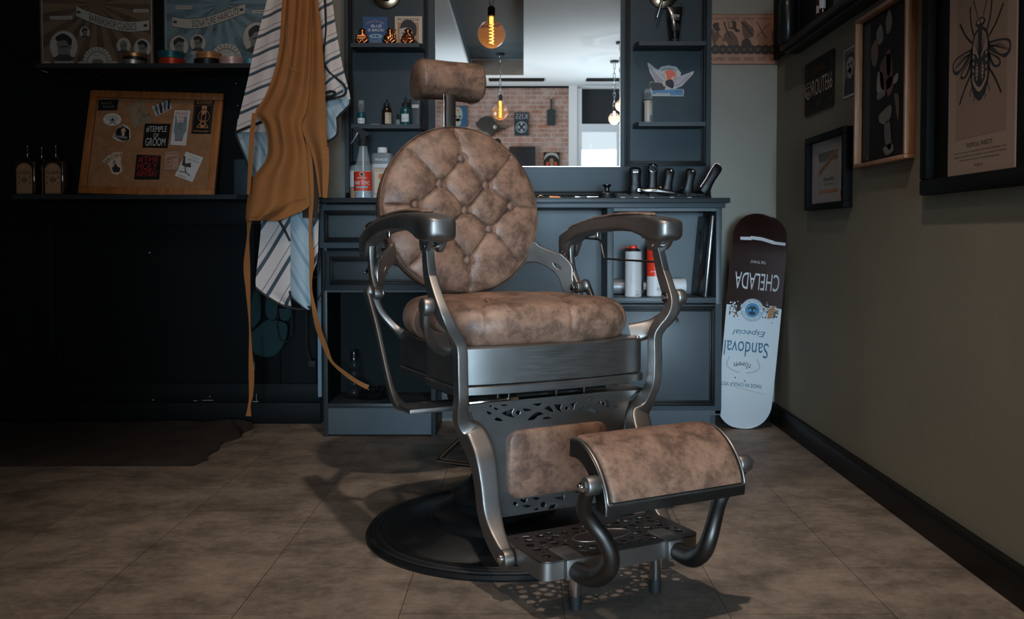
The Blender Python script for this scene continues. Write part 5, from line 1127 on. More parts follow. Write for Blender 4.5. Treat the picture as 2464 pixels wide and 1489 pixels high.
OCH = mat('ochre_print', (.42, .20, .09, 1), .6); REDP = mat('blood_red_print', (.32, .012, .012, 1), .6); PKP = mat('dusty_pink_print', (.36, .22, .17, 1), .6); WS = mat('white_sticker', (.52, .53, .54, 1), .5)
def T(m, s, x, y, mt, yy, w, h, rot=0, arc=0): a, b = C_(x, y); m.text(s, a, b, mt, yy, w=w*SC_, h=h*SC_, rot=rot, arc=arc*SC_)
stick('black card with silver script', [(223, 226), (271, 224), (269, 252), (222, 254)], BKT, lambda m, y: (T(m, 'Barts &', 243, 234, MIDG, y-.0004, 24, 6, .1), T(m, 'Friends', 248, 243, MIDG, y-.0004, 28, 7, .1)))
stick('oval white sticker with crossed tools', [(258+22*math.cos(t), 276-16*math.sin(t)) for t in [2*PI*i/24 for i in range(24)]], WS, lambda m, y: (T(m, 'CUTSANDMONKEYS', 258, 268, INK, y-.0004, 34, 5, 0, 24), m.line([C_(250, 288), C_(268, 276)], .003, y-.0004, INK), m.line([C_(250, 276), C_(268, 288)], .003, y-.0004, INK), m.flat(ell(*C_(259, 276), .006), y-.0005, INK)))
stick('black stay sharp barber sticker with skull face', [(283, 288), (295, 291), (302, 300), (303, 312), (304, 317), (301, 329), (295, 328), (285, 331), (272, 329), (261, 322), (264, 311), (269, 309), (271, 297)], PAPW, lambda m, y: (m.flat(quad_((283, 290), (300, 301), (301, 327), (285, 329), (264, 320), (272, 298)), y-.0003, BKT), m.flat(ell(*C_(286, 304), .0095, .011), y-.0006, CREAM), m.flat(ell(*C_(286, 313), .006, .008), y-.0006, CREAM), [m.flat(ell(*C_(286+d, 306), .0026, .002, 10), y-.0008, INK) for d in (-3, 3)], T(m, 'BARBER', 282, 320, PAPW, y-.0006, 30, 6, -.12), T(m, 'STAY SHARP', 286, 294, PAPW, y-.0006, 20, 3, 0, 16)))
stick('sepia sticker tilted left with dancing figure', [(292, 243), (329, 225), (354, 277), (312, 297)], mat('parchment', (.22, .17, .12, 1), .7, var=.2, vscale=30), lambda m, y: (T(m, 'VOIAGE', 310, 245, OCH, y-.0004, 26, 7, .4), m.line([C_(316, 262), C_(326, 254), C_(330, 266), C_(322, 276), C_(328, 284)], .003, y-.0004, RAY, 3), m.line([C_(326, 254), C_(336, 262)], .003, y-.0004, RAY), m.flat(ell(*C_(322, 251), .005), y-.0004, RAY), T(m, 'OPEN TA BEER', 341, 264, INK, y-.0004, 16, 8, .4)))
def slash(m, y):
    for k in range(4): m.flat(quad_((358+11*k, 238-5*k), (364+11*k, 235-5*k), (372+8*k, 260-5*k), (366+8*k, 263-5*k)), y-.0003, mat('denim_blue_print', (.07, .14, .22, 1), .6) if k % 2 == 0 else INK)
    T(m, 'BARBERSHOP', 377, 240, INK, y-.0006, 40, 12, .42)
stick('blue and white diagonal striped sticker', [(353, 240), (396, 222), (400, 244), (364, 265)], WS, slash)
stick('tall white sticker reading PRAISE THE LARD with hand', [(408, 248), (446, 248), (438, 337), (400, 336)], WS, lambda m, y: (T(m, 'PRAISE', 426, 256, REDP, y-.0004, 30, 9, .04), T(m, 'THE', 425, 266, REDP, y-.0004, 18, 7), T(m, 'LARD', 424, 274, REDP, y-.0004, 20, 6), m.flat([C_(*p) for p in ((410, 276), (409, 262), (413, 262), (415, 280), (419, 279), (424, 277), (430, 279), (432, 266), (436, 261), (439, 268), (438, 300), (432, 310), (429, 326), (411, 326), (411, 312), (407, 300))], y-.0003, mat('grey_blue_print', (.16, .20, .23, 1), .6)), [m.line([C_(417+5*k, 282), C_(417+5*k, 296)], .0015, y-.0005, DKG) for k in range(3)], m.line([C_(411, 325), C_(429, 325)], .003, y-.0005, REDP)))
def guill(m, y):
    T(m, 'SCHOREM', 479, 226, OCH, y-.0004, 38, 9); m.ring([C_(474, 235), C_(486, 235), C_(482, 292), C_(471, 292)], .72, y-.0004, OCH); m.flat(quad_((476, 246), (485, 246), (483, 253), (475, 260)), y-.0006, OCH)
    m.line([C_(477, 272), C_(463, 290), C_(490, 291), C_(479, 272)], .003, y-.0004, OCH); m.ring(ell(*C_(479, 262), .024, .027), .93, y-.0003, OCH); m.ring(quad_((457, 235), (500, 233), (495, 300), (452, 300)), .96, y-.0003, mat('dim_ochre', (.12, .06, .03, 1), .6)); T(m, 'WHIP ROLL REBEL', 473, 300, OCH, y-.0004, 36, 4)
stick('tall black sticker with ochre guillotine', [(455, 219), (503, 217), (497, 306), (450, 307)], BKT, guill)
stick('black square sticker reading TEMPLE OF GROOM', [(337, 284), (399, 283), (394, 345), (333, 345)], BKT, lambda m, y: (T(m, '#TEMPLE', 366, 298, WS, y-.0004, 50, 16, .02), T(m, 'OF', 365, 314, WS, y-.0004, 12, 11), T(m, 'GROOM', 364, 330, WS, y-.0004, 48, 20, .02)))
stick('black square sticker reading THE HOLY ASHTRAY in red', [(320, 363), (379, 364), (377, 424), (316, 425)], BKT, lambda m, y: (T(m, '#THE', 349, 374, REDP, y-.0004, 48, 15, .02), T(m, 'HOLY', 347, 391, REDP, y-.0004, 48, 18), T(m, 'ASHTRAY', 347, 409, REDP, y-.0004, 50, 17)))
stick('cream sticker shaped like a shield reading BROSH', [(238, 383), (250, 368), (268, 358), (284, 358), (282, 382), (287, 404), (276, 415), (262, 412), (254, 392), (246, 386)], CREAM, lambda m, y: (T(m, 'BROSH', 262, 371, INK, y-.0004, 40, 11, .55, 42), m.flat(quad_((262, 385), (268, 378), (273, 392), (268, 394)), y-.0004, INK), m.flat(quad_((261, 398), (270, 391), (282, 398), (280, 408), (266, 409)), y-.0004, INK), m.flat(ell(*C_(267, 386), .006), y-.0006, PKP)))
stick('pink vintage sticker with shaving mug', [(388, 351), (424, 350), (422, 400), (387, 400)], PKP, lambda m, y: (m.ring(quad_((388, 351), (424, 350), (422, 400), (387, 400)), .93, y-.0003, RAY), T(m, 'SCHOREM', 406, 357, RAY, y-.0004, 30, 8), m.ring(quad_((392, 372), (408, 372), (406, 390), (393, 390)), .8, y-.0004, RAY), m.line([C_(395, 370), C_(419, 366)], .005, y-.0004, RAY), m.flat(ell(*C_(398, 380), .005), y-.0004, RAY), T(m, 'ROTTERDAM', 404, 394, RAY, y-.0004, 28, 4)))
def bchair(m, y):
    T(m, 'MY SCHOOL IS', 460, 367, INK, y-.0004, 26, 3.5, -.35); T(m, 'OLD SCHOOL', 458, 375, INK, y-.0004, 30, 5, -.35); m.flat(quad_((434, 362), (438, 364), (438, 382), (452, 380), (452, 392), (438, 390), (430, 386)), y-.0004, DKG); m.line([C_(438, 390), C_(440, 404), C_(425, 402)], .004, y-.0004, DKG); m.line([C_(440, 404), C_(450, 412)], .004, y-.0004, DKG); T(m, 'LONDON', 431, 414, INK, y-.0004, 20, 4, -.35)
stick('white card tilted right with a drawing of a barber chair', [(439, 352), (481, 366), (457, 428), (414, 413)], WS, bchair)
# wash bottles
def wash(px, Y, lab, rot=0):
    t = thing('wash_bottle', lab, 'bottle', (xY(px, Y), Y, ZL), math.radians(rot), 'brown wash bottles on the lower shelf')
    m = MB(); rings = [[(a*w, b*w*.6, z) for a, b in superell(28, 5)] for z, w in ((0, .044), (.003, .046), (.128, .046), (.136, .042), (.140, .022), (.146, .014), (.150, .014))]
    m.loft(rings, AMB); m.build('bottle', t)
    m = MB(); y = -.0282; arch = [(-.032, .004), (.032, .004), (.032, .098)]+[(.032*math.cos(a), .098+.030*math.sin(a)) for a in [PI*k/12 for k in range(1, 12)]]+[(-.032, .098)]
    m.flat(arch, y, mat('kraft_label', (.26, .15, .085, 1), .7)); m.ring(arch, .95, y-.0002, RAY); m.text('BROSH', 0, .112, OCH, y-.0003, w=.036, h=.008, arc=.05); m.text('ALLWASH', 0, .090, INK, y-.0003, w=.054, h=.014)
    m.ring(ell(0, .060, .020), .78, y-.0003, OCH); m.flat(ell(0, .060, .014), y-.0002, RAY)
    for k in range(6): a = PI/3*k+.5; m.flat(ell(.023*math.cos(a), .060+.021*math.sin(a), .005, .003, 10, a), y-.0002, DKG)
    m.text('FOUR SEASON', 0, .060, INK, y-.0005, w=.036, h=.006); m.text('3 IN 1', 0, .033, OCH, y-.0003, w=.018, h=.007); m.text('SHAMPOO & BODYWASH', 0, .022, OCH, y-.0003, w=.052, h=.005); m.text('8 FL OZ', 0, .012, OCH, y-.0003, w=.024, h=.005); m.build('label', t)
    m = MB(); m.lathe([(.015, .148), (.016, .152), (.016, .166), (.012, .170), (.006, .172), (.005, .19), (.009, .192), (.009, .200), (.001, .203)], BLKG, 24); m.sweep([(0, 0, .197, .009, .010), (-.020, -.004, .198, .008, .008), (-.034, -.006, .190, .005, .006)], (0, 1, 0), BLKG, 10); m.build('pump', t)
wash(70, 3.715, 'brown ALLWASH pump bottle at the far left end of the lower shelf'); wash(138, 3.715, 'brown ALLWASH pump bottle beside the cork board'); wash(104, 3.79, 'brown pump bottle behind and between the two ALLWASH bottles', 0)
for px, py in ((570, 202), (574, 255)):
    m = MB(); p = atY(px, py, 3.86); m.cyl((0, .004, 0), (0, -.012, 0), .003, CHR, 10); m.sph((0, -.013, 0), .005, CHR, 8); o = m.build('wall_pin', None, p); tag(o, 'small round-headed pin in the black panel, %s' % ('upper one beside the cork board' if py < 220 else 'lower one beside the cork board'), 'pin')
m = MB(); a = atY(562, 383, 3.75); b = atY(600, 464, 3.75); m.box(a.x, b.x, 3.75, 3.83, ZL, a.z, mat('dark_teal_card', (.012, .035, .045, 1), .6), bev=.003); o = m.build('teal_box'); tag(o, 'dark teal box at the right end of the lower shelf behind the cape', 'box')

# ------------------------------------------------------------------ rug
m = MB(); NX, NY = 60, 26; RUG = mat('dark_brown_rug', (.024, .017, .013, 1), .95, bump=.8, bscale=120, var=.4, vscale=7)
x0, x1, y0, y1 = -2.95, -1.13, 3.13, 3.83; vs = []; fs = []
for lay in (0, 1):
    for j in range(NY+1):
        for i in range(NX+1):
            x = x0+(x1-x0)*i/NX; y = y0+(y1-y0)*j/NY; e = (j/NY)
            x += (.012*math.sin(9*e+1)+.010*math.sin(23*e))*(i/NX)**6 - .02*(i/NX)**8*(e < .08)
            z = .001 if lay == 0 else .016+.003*math.sin(7*x+3*y)+.003*math.sin(11*y+5*x) + .022*max(0, e-.8)*5*max(0, i/NX-.75)*4*abs(math.sin(14*x))
            if lay and (i in (0, NX) or j in (0, NY)): z = .007+(z-.016)
            vs.append((x-(-2.0), y-3.48, z))
n = (NX+1)*(NY+1)
for j in range(NY):
    for i in range(NX): a = j*(NX+1)+i; fs.append((n+a, n+a+1, n+a+NX+2, n+a+NX+1)); fs.append((a, a+NX+1, a+NX+2, a+1))
bd = [i for i in range(NX+1)]+[(j+1)*(NX+1)-1 for j in range(1, NY+1)]+[NY*(NX+1)+i for i in range(NX-1, -1, -1)]+[j*(NX+1) for j in range(NY-1, 0, -1)]
for k in range(len(bd)): a, b = bd[k], bd[(k+1) % len(bd)]; fs.append((a, b, n+b, n+a))
m.add(vs, fs, RUG); o = m.build('rug', None, (-2.0, 3.48, 0), smooth=60); tag(o, 'dark brown rug on the floor below the black panelled wall', 'rug')

# ------------------------------------------------------------------ cape and apron hanging from a hook above the frame
def sheet(m, rows, Yf, mt, n=40, thick=.003, fold=None, sub=6):
    # rows: (y pixel, left x, right x) of a hanging cloth at depth Yf; fold(u, v) gives the depth offset
    R_ = catmull([tuple(map(float, r)) for r in rows], sub); vs = []; fs = []; N = len(R_)
    for s in (0, 1):
        for j, (y, xl_, xr_) in enumerate(R_):
            for i in range(n+1):
                u = i/n; v = j/(N-1); d = fold(u, v) if fold else 0; p = atY(xl_+(xr_-xl_)*u, y, Yf)
                vs.append((p.x, Yf+d+s*thick, p.z))
    K_ = N*(n+1)
    for j in range(N-1):
        for i in range(n): a = j*(n+1)+i; fs.append((a, a+n+1, a+n+2, a+1)); fs.append((K_+a, K_+a+1, K_+a+n+2, K_+a+n+1))
    bd = [j*(n+1) for j in range(N)]+[(N-1)*(n+1)+i for i in range(1, n+1)]+[j*(n+1)+n for j in range(N-2, -1, -1)]+[i for i in range(n-1, 0, -1)]
    for k in range(len(bd)): a, b = bd[k], bd[(k+1) % len(bd)]; fs.append((a, K_+a, K_+b, b))
    m.add(vs, fs, mt); return R_
HK = atY(720, -70, 3.62)
cape = thing('barber_cape', 'white barber cape with dark stripes and black piping hanging behind the brown apron', 'cape', (HK.x, 3.5, HK.z))
apr = thing('apron', 'tan brown canvas apron hanging by its neck in front of the striped cape', 'apron', (HK.x, 3.44, HK.z))
ST1 = stripe_mat('cape_stripes_shallow', math.radians(20), .062); ST2 = stripe_mat('cape_stripes_right', math.radians(34), .060); ST3 = stripe_mat('cape_stripes_steep', math.radians(57), .080)
LIN = stripe_mat('pale_blue_cape_lining', math.radians(-60), .070, (.34, .43, .48, 1), (.20, .29, .35, 1)); PIPE = mat('black_piping', (.008, .009, .010, 1), .6)
def cpart(name, rows, Y, mt, fold, par, sub=6, thick=.0025):
    m = MB(); sheet(m, rows, Y, mt, 36, thick, fold, sub); M = par.matrix_basis.inverted(); m.v = [M @ v for v in m.v]; return m.build(name, par, smooth=70)
def cline(pts, Y, r, mt, par, name, k=5):
    m = MB(); P = [atY(x, y, Y+(d[0] if d else 0)) - Vector(par.location) for x, y, *d in pts]; m.tube(P, r, mt, 8, k); return m.build(name, par)
f1 = lambda u, v: .012*math.sin(u*5+1)*(1-v*.4)+.006*math.sin(u*13+2*v)
cpart('upper_left_panel', [(-70, 655, 742), (0, 640, 742), (60, 624, 742), (120, 608, 740), (180, 596, 735), (240, 582, 728), (300, 568, 720), (318, 566, 700)], 3.50, ST1, f1, cape)
cpart('left_lining', [(285, 570, 680), (322, 566, 672), (345, 574, 668), (375, 588, 664), (400, 598, 660), (432, 606, 650)], 3.515, LIN, f1, cape)
cpart('middle_back', [(200, 640, 765), (320, 630, 772), (440, 628, 765), (540, 632, 762)], 3.55, LIN, f1, cape)
cpart('upper_right_panel', [(-70, 748, 782), (0, 752, 798), (60, 762, 806), (120, 768, 816), (170, 774, 826), (215, 776, 838), (238, 776, 842)], 3.50, ST2, lambda u, v: .010*math.sin(u*6+2), cape)
cpart('right_lining', [(150, 772, 800), (190, 776, 824), (225, 778, 832), (245, 778, 842), (262, 778, 830), (282, 778, 812), (320, 776, 811), (342, 775, 786)], 3.512, LIN, lambda u, v: .008*math.sin(u*5), cape)
cpart('lower_panel', [(500, 628, 700), (560, 626, 700), (620, 620, 700), (690, 615, 700), (712, 640, 700), (736, 682, 702)], 3.505, ST3, lambda u, v: .010*math.sin(u*4+.5), cape)
cpart('lower_fold', [(470, 698, 752), (560, 697, 753), (640, 697, 752), (700, 698, 750), (728, 712, 748), (744, 738, 747)], 3.50, LIN, lambda u, v: -.016*math.sin(u*PI), cape)
cpart('lower_strip', [(480, 730, 768), (560, 732, 766), (620, 736, 764), (650, 740, 755), (668, 742, 748)], 3.52, ST3, lambda u, v: 0, cape)
cline([(566, 318), (600, 305), (640, 288), (690, 270)], 3.497, .0045, PIPE, cape, 'piping'); cline([(565, 318), (578, 352), (595, 392), (606, 432)], 3.505, .004, PIPE, cape, 'piping')
cline([(782, 0), (784, 80), (778, 140), (790, 170), (812, 190), (828, 205), (832, 222), (820, 232), (790, 238), (776, 244)], 3.493, .0045, PIPE, cape, 'piping', 6)
cline([(842, 240), (841, 252), (822, 274), (810, 284)], 3.50, .004, PIPE, cape, 'piping'); cline([(776, 345), (792, 338), (811, 322), (811, 284)], 3.505, .004, PIPE, cape, 'piping'); cline([(778, 228), (792, 220), (806, 222), (800, 230), (778, 234)], 3.485, .005, PIPE, cape, 'piping')
cline([(615, 692), (640, 712), (682, 736), (720, 744), (748, 742)], 3.500, .0045, PIPE, cape, 'piping'); cline([(697, 700), (702, 716), (722, 732), (748, 740)], 3.492, .0045, PIPE, cape, 'piping'); cline([(664, 520), (680, 545), (698, 580)], 3.492, .0045, PIPE, cape, 'piping')
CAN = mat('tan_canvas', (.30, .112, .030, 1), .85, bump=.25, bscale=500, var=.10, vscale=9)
def fa(u, v): return .020*math.sin(u*7.5+.6+v*1.2)*(.35+.65*v)+.008*math.sin(u*17+3*v)
cpart('front_left_panel', [(-60, 690, 738), (0, 678, 752), (60, 674, 750), (120, 668, 748), (180, 654, 746), (230, 634, 742), (270, 610, 736), (300, 632, 724), (350, 640, 734), (385, 634, 738), (430, 602, 741), (470, 592, 743), (500, 588, 738), (531, 587, 668)], 3.415, CAN, fa, apr, 8)
cpart('front_right_panel', [(-60, 726, 756), (0, 746, 764), (60, 746, 772), (120, 744, 777), (200, 738, 782), (280, 724, 785), (320, 728, 786), (355, 744, 788), (400, 756, 788), (440, 762, 787), (474, 766, 785)], 3.425, CAN, lambda u, v: .014*math.sin(u*5+1)*(.3+v), apr, 8)
cpart('back_panel', [(290, 700, 768), (380, 710, 770), (460, 722, 768), (524, 728, 764)], 3.452, mat('shaded_canvas', (.035, .020, .012, 1), .9), None, apr)  # shade inside the apron slit, put into a darker canvas colour
cpart('side_pocket', [(354, 774, 791), (400, 776, 792), (440, 776, 790), (476, 778, 787)], 3.395, CAN, None, apr, thick=.006)
cline([(688, 60), (692, 140), (700, 165), (722, 172)], 3.385, .0012, mat('stitching', (.34, .19, .08, 1), .8), apr, 'pocket_stitch')
cline([(590, 522), (625, 521), (662, 509), (700, 486), (737, 478)], 3.385, .0010, mat('hem_stitching', (.20, .08, .025, 1), .8), apr, 'hem_stitch'); cline([(778, 366), (790, 366)], 3.385, .0010, mat('hem_stitching', (.46, .28, .14, 1), .8), apr, 'pocket_stitch')
def rib(pts, Y, w, par, name, lab=None):
    m = MB(); P = []
    for x, y, ww, *d in pts: p = atY(x, y, Y+(d[0] if d else 0)) - Vector(par.location); P.append((p.x, p.y, p.z, w*ww, .0022))
    m.sweep(P, (0, 1, 0), CAN, 12, 6, 6); return m.build(name, par)
rib([(612, 272, .8), (606, 330, .9), (602, 400, .8), (598, 468, .6)], 3.39, .020, apr, 'tie'); rib([(600, 532, 1), (597, 570, .5), (594, 640, 1.3), (597, 700, .9), (601, 780, .35), (603, 850, .7), (605, 900, 1.1), (604, 950, .8), (600, 975, .5), (598, 1001, 1.1)], 3.50, .020, apr, 'tie')
rib([(738, 318, .7), (746, 400, 1.1, 0), (749, 480, 1.0, 0), (746, 560, .5, -.01), (750, 620, 1.0, -.01), (748, 690, .5, .0), (756, 745, .9, .02), (766, 790, 1.1, .05), (785, 840, 1.0, .10), (800, 872, .6, .14), (835, 902, .9, .20), (862, 920, .9, .235), (886, 932, 1.0, .245)], 3.445, .019, apr, 'tie')
# hook and rail that carry them, just above the frame
hk = thing('coat_hook', 'black coat hook above the cape and apron', 'hook', (HK.x, 3.865, HK.z+.02)); m = MB(); m.tube([(0, 0, 0), (0, -.2, .0), (0, -.40, -.02), (0, -.44, .02)], .008, BLKG, 10); m.cyl((0, 0, 0), (0, -.006, 0), .03, BLKG, 24); m.build('rod', hk)
m = MB(); P = [Vector((0, .05, .02)), Vector((0, .0, -.02))]
m.tube([(-.05, 0, -.02), (-.02, -.012, .02), (0, -.014, .03), (.02, -.012, .02), (.05, 0, -.02)], .006, CAN, 8); m.build('neck_loop', apr)
# teal glove-shaped cloths and cables hanging below the cape
TCL = mat('teal_cloth', (.004, .030, .034, 1), .8)
gl = thing('teal_cloth', 'dark teal cloth with rounded lobes hanging below the striped cape', 'cloth', atY(650, 700, 3.80)); 
def gp(name, pts):
    m = MB(); P = [atY(x, y, 3.80)-Vector(gl.location) for x, y in pts]; P = catmull([(p.x, p.z) for p in P]+[(P[0].x, P[0].z)], 5)[:-1]; m.prism(list(reversed(P)), -.006, .012, TCL); m.build(name, gl)
gp('lobe', [(612, 700), (626, 700), (628, 760), (618, 780), (606, 784), (606, 730)]); gp('lobe', [(642, 712), (668, 716), (664, 766), (650, 768), (640, 750)]); gp('lobe', [(672, 742), (700, 744), (696, 768), (676, 768)]); gp('main_lobe', [(606, 800), (640, 772), (660, 770), (690, 780), (688, 815), (672, 845), (648, 858), (618, 852), (604, 830)])
def cable(lab, pts, Y, r=.0028):
    P = [atY(x, y, Y) for x, y in pts]; o0 = P[0]; m = MB(); m.tube([p-o0 for p in P], r, RUB, 8, 6); o = m.build('cable', None, o0); tag(o, lab, 'cable', 'black cables hanging by the cabinet')
cable('black cable looping under the cape over the teal cloth', [(668, 742), (667, 780), (672, 812), (685, 822), (700, 818)], 3.775); cable('short black cable hanging straight below the cape', [(702, 745), (702, 780), (700, 808)], 3.77)
cable('long black cable running down to the plug beside the white rail', [(736, 740), (738, 790), (738, 840), (748, 868)], 3.78); cable('black cable curving down beside the drawers', [(780, 608), (781, 660), (776, 700), (762, 724)], 3.575, .0032)
cable('thin looped black cable at the cabinet corner', [(755, 570), (765, 600), (768, 650), (758, 668), (752, 660), (764, 640)], 3.60, .0025)
pl = thing('plug_strip', 'small black power plug hanging left of the white rail', 'plug', atY(752, 874, 3.80)); m = MB(); m.box(-.016, .016, -.02, .01, -.014, .014, RUB, bev=.003); m.build('body', pl)
# ------------------------------------------------------------------ right wall
RW = math.radians(-90)
def W_(x, y, X=WX): return atX(x, y, X)
def wthing(name, lab, cat, xa, xb, ytop_a, ybot_a, ybot_b=None, d=.0, lean=0):
    # pixel columns xa (far) and xb (near); vertical extent taken at the far edge
    a = W_(xa, ytop_a, WX-d); b = W_(xa, ybot_a, WX-d); c = W_(xb, ybot_a, WX-d); L_ = a.y-c.y; h = a.z-b.z
    t = thing(name, lab, cat, (WX-d, (a.y+c.y)/2, b.z), (0, 0, RW)); return t, L_, h        # local x runs towards the camera, -y into the room
t, w, h = wthing('route_sign', 'black metal sign reading ROUTE 66, highest and nearest the corner on the right wall', 'sign', 1938, 2006, 157, 282, d=.004)
m = MB(); SGN = mat('weathered_black_sign', (.018, .015, .013, 1), .6, var=.5, vscale=12, spec=.1); m.prism(list(reversed(rrect(-w/2, w/2, 0, h, .012))), -.002, .0, SGN); RST = mat('rust', (.14, .045, .015, 1), .8)
m.ring(rrect(-w/2+.002, w/2-.002, .002, h-.002, .012), .985, -.0024, RST)
m.text('ROUTE66', w*.13, h*.47, CREAM, -.0028, w=w*.68, h=h*.30); m.text('ILLINOIS', 0, h*.80, RST, -.0028, w=w*.42, h=h*.11); m.text('USA', 0, h*.16, RST, -.0028, w=w*.15, h=h*.09)
for sx in (-1, 1):
    for zz, s in ((.85, '28'), (.14, '16')): m.text(s, sx*w*.42, h*zz, RST, -.0028, w=w*.08, h=h*.08)
sh = catmull([(-w*.47, h*.58), (-w*.40, h*.62), (-w*.36, h*.60), (-w*.32, h*.62), (-w*.26, h*.58), (-w*.25, h*.40), (-w*.36, h*.30), (-w*.47, h*.42), (-w*.47, h*.58)], 3)[:-1]; m.ring(sh, .85, -.0028, CREAM); m.text('66', -w*.365, h*.43, CREAM, -.003, w=w*.13, h=h*.12); m.line([(-w*.46, h*.53), (-w*.27, h*.53)], .003, -.0029, CREAM)
m.build('plate', t)
t, w, h = wthing('skull_poster', 'small white-bordered grey poster of a skull-faced figure right of the route sign', 'poster', 2031, 2063, 123, 238, d=.002)
m = MB(); m.box(-w/2, w/2, -.001, 0, 0, h, PAPW); m.flat([(-w*.44, h*.035), (w*.44, h*.035), (w*.44, h*.965), (-w*.44, h*.965)], -.0013, MIDG)
m.flat(catmull([(-w*.44, h*.04), (-w*.42, h*.3), (-w*.15, h*.42), (w*.2, h*.42), (w*.44, h*.3), (w*.44, h*.04)], 3), -.0016, DKG); m.flat(ell(0, h*.66, w*.25, h*.17), -.0018, PALE); m.flat(ell(0, h*.48, w*.16, h*.12), -.0018, PALE)
for sx in (-1, 1): m.flat(ell(sx*w*.10, h*.66, w*.07, h*.04, 12), -.0021, INK)
m.flat([(-w*.03, h*.56), (w*.03, h*.56), (0, h*.61)], -.0021, INK); m.flat([(-w*.12, h*.49), (w*.12, h*.49), (w*.10, h*.46), (-w*.10, h*.46)], -.0021, INK); m.flat(catmull([(-w*.33, h*.70), (-w*.22, h*.86), (w*.22, h*.86), (w*.33, h*.70), (w*.1, h*.80), (-w*.1, h*.80)], 2), -.0022, DKG); m.text('VAMPIRES', 0, h*.91, PALE, -.0022, w=w*.6, h=h*.045)
m.build('print', t)
def framed(name, lab, xa, xb, ya, yb, fw, dep, fm, bev=.002):
    t, w, h = wthing(name, lab, 'picture frame', xa, xb, ya, yb, d=0)
    for q in ((-w/2, w/2, 0, fw), (-w/2, w/2, h-fw, h), (-w/2, -w/2+fw, fw, h-fw), (w/2-fw, w/2, fw, h-fw)):
        m = MB(); m.box(q[0], q[1], -dep, -.001, q[2], q[3], fm, bev=bev); m.build('frame_rail', t)
    return t, w, h
BLKF = mat('black_frame', (.005, .005, .005, 1), .6, spec=.08)
t, w, h = framed('ticket_frame', 'small thick black frame holding a concert ticket and a guitar pick', 1957, 2052, 335, 507, .022, .032, BLKF)
m = MB(); m.box(-w/2+.02, w/2-.02, -.010, -.002, .02, h-.02, mat('mount_board', (.40, .38, .36, 1), .7)); m.build('mount', t)
m = MB(); tw, tz = w*.48, h*.5; m.flat([(-tw/2-.01, h*.22), (tw/2-.01, h*.22), (tw/2-.01, h*.76), (-tw/2-.01, h*.76)], -.0105, PALE); m.flat([(-tw/2-.01, h*.64), (tw/2-.01, h*.64), (tw/2-.01, h*.76), (-tw/2-.01, h*.76)], -.0107, MIDG); m.flat([(-tw/2-.01, h*.22), (tw/2-.01, h*.22), (tw/2-.01, h*.26), (-tw/2-.01, h*.26)], -.0107, OCH); m.flat([(-tw/2-.01, h*.44), (-tw/2-.01, h*.52), (tw/2-.03, h*.76), (tw/2-.01, h*.70)], -.011, OCH)
m.text('LIVE NATION', -.012, h*.605, INK, -.0113, w=tw*.85, h=h*.05, rot=math.atan2(h*.24, tw-.01)); m.text('Downfall', 0, h*.40, INK, -.0113, w=tw*.5, h=h*.05); m.text('LONDON', 0, h*.33, INK, -.0113, w=tw*.45, h=h*.02); m.build('ticket', t)
m = MB(); m.prism(list(reversed(catmull([(w*.33, h*.27), (w*.29, h*.20), (w*.31, h*.14), (w*.35, h*.12), (w*.38, h*.16), (w*.38, h*.24), (w*.33, h*.27)], 4)[:-1])), -.0125, -.0101, mat('tortoiseshell', (.28, .06, .015, 1), .2)); m.build('guitar_pick', t)
t, w, h = framed('oak_picture_frame', 'tall light oak frame with a dark picture of dressed figures', 2079, 2202, 50, 405, .012, .030, WOODC)
m = MB(); m.box(-w/2+.01, w/2-.01, -.008, -.002, .01, h-.01, mat('dark_picture', (.016, .013, .011, 1), .55, var=.6, vscale=9, spec=.1)); y = -.0085
DR = mat('dark_red_print', (.13, .03, .015, 1), .6); SILP = mat('pewter_print', (.20, .18, .16, 1), .6); GLD = mat('gold_brown_print', (.16, .08, .035, 1), .6)
q = lambda L_, mt, k=3: m.flat(catmull([(a*w, b*h) for a, b in L_]+[(L_[0][0]*w, L_[0][1]*h)], k)[:-1], y, mt)
m.flat([(-.44*w, .05*h), (-.30*w, .05*h), (-.30*w, .95*h), (-.44*w, .95*h)], -.0082, DKG)
q([(-.18, .86), (-.10, .90), (-.05, .84), (-.06, .78), (-.16, .78)], SILP); q([(.0, .90), (.06, .96), (.12, .88), (.08, .82), (.02, .82)], SILP); q([(-.28, .78), (-.18, .82), (-.14, .72), (-.20, .64), (-.28, .70)], GLD)
y = -.0090; q([(-.10, .63), (.0, .68), (.12, .66), (.14, .50), (.02, .46), (-.08, .50)], DR); q([(-.14, .60), (-.05, .58), (-.02, .48), (-.10, .44), (-.16, .50)], PALE); q([(.02, .70), (.10, .70), (.10, .56), (.04, .56)], DR); q([(.02, .52), (.12, .54), (.16, .46), (.06, .42)], GLD)
y = -.0096; q([(-.14, .46), (.0, .47), (.0, .43), (-.14, .42)], SILP); q([(-.10, .32), (.12, .36), (.12, .28), (.0, .25), (-.10, .28)], SILP); q([(.16, .52), (.24, .54), (.24, .49), (.16, .48)], PALE); q([(.18, .42), (.26, .40), (.27, .28), (.24, .26)], GLD); q([(.0, .25), (.10, .26), (.14, .12), (.10, .08), (.02, .14)], MIDG); q([(-.02, .10), (.14, .12), (.18, .07), (.04, .05)], SILP)
m.text('W', -.33*w, .03*h+.01, PALE, y, h=.008); m.build('picture', t)
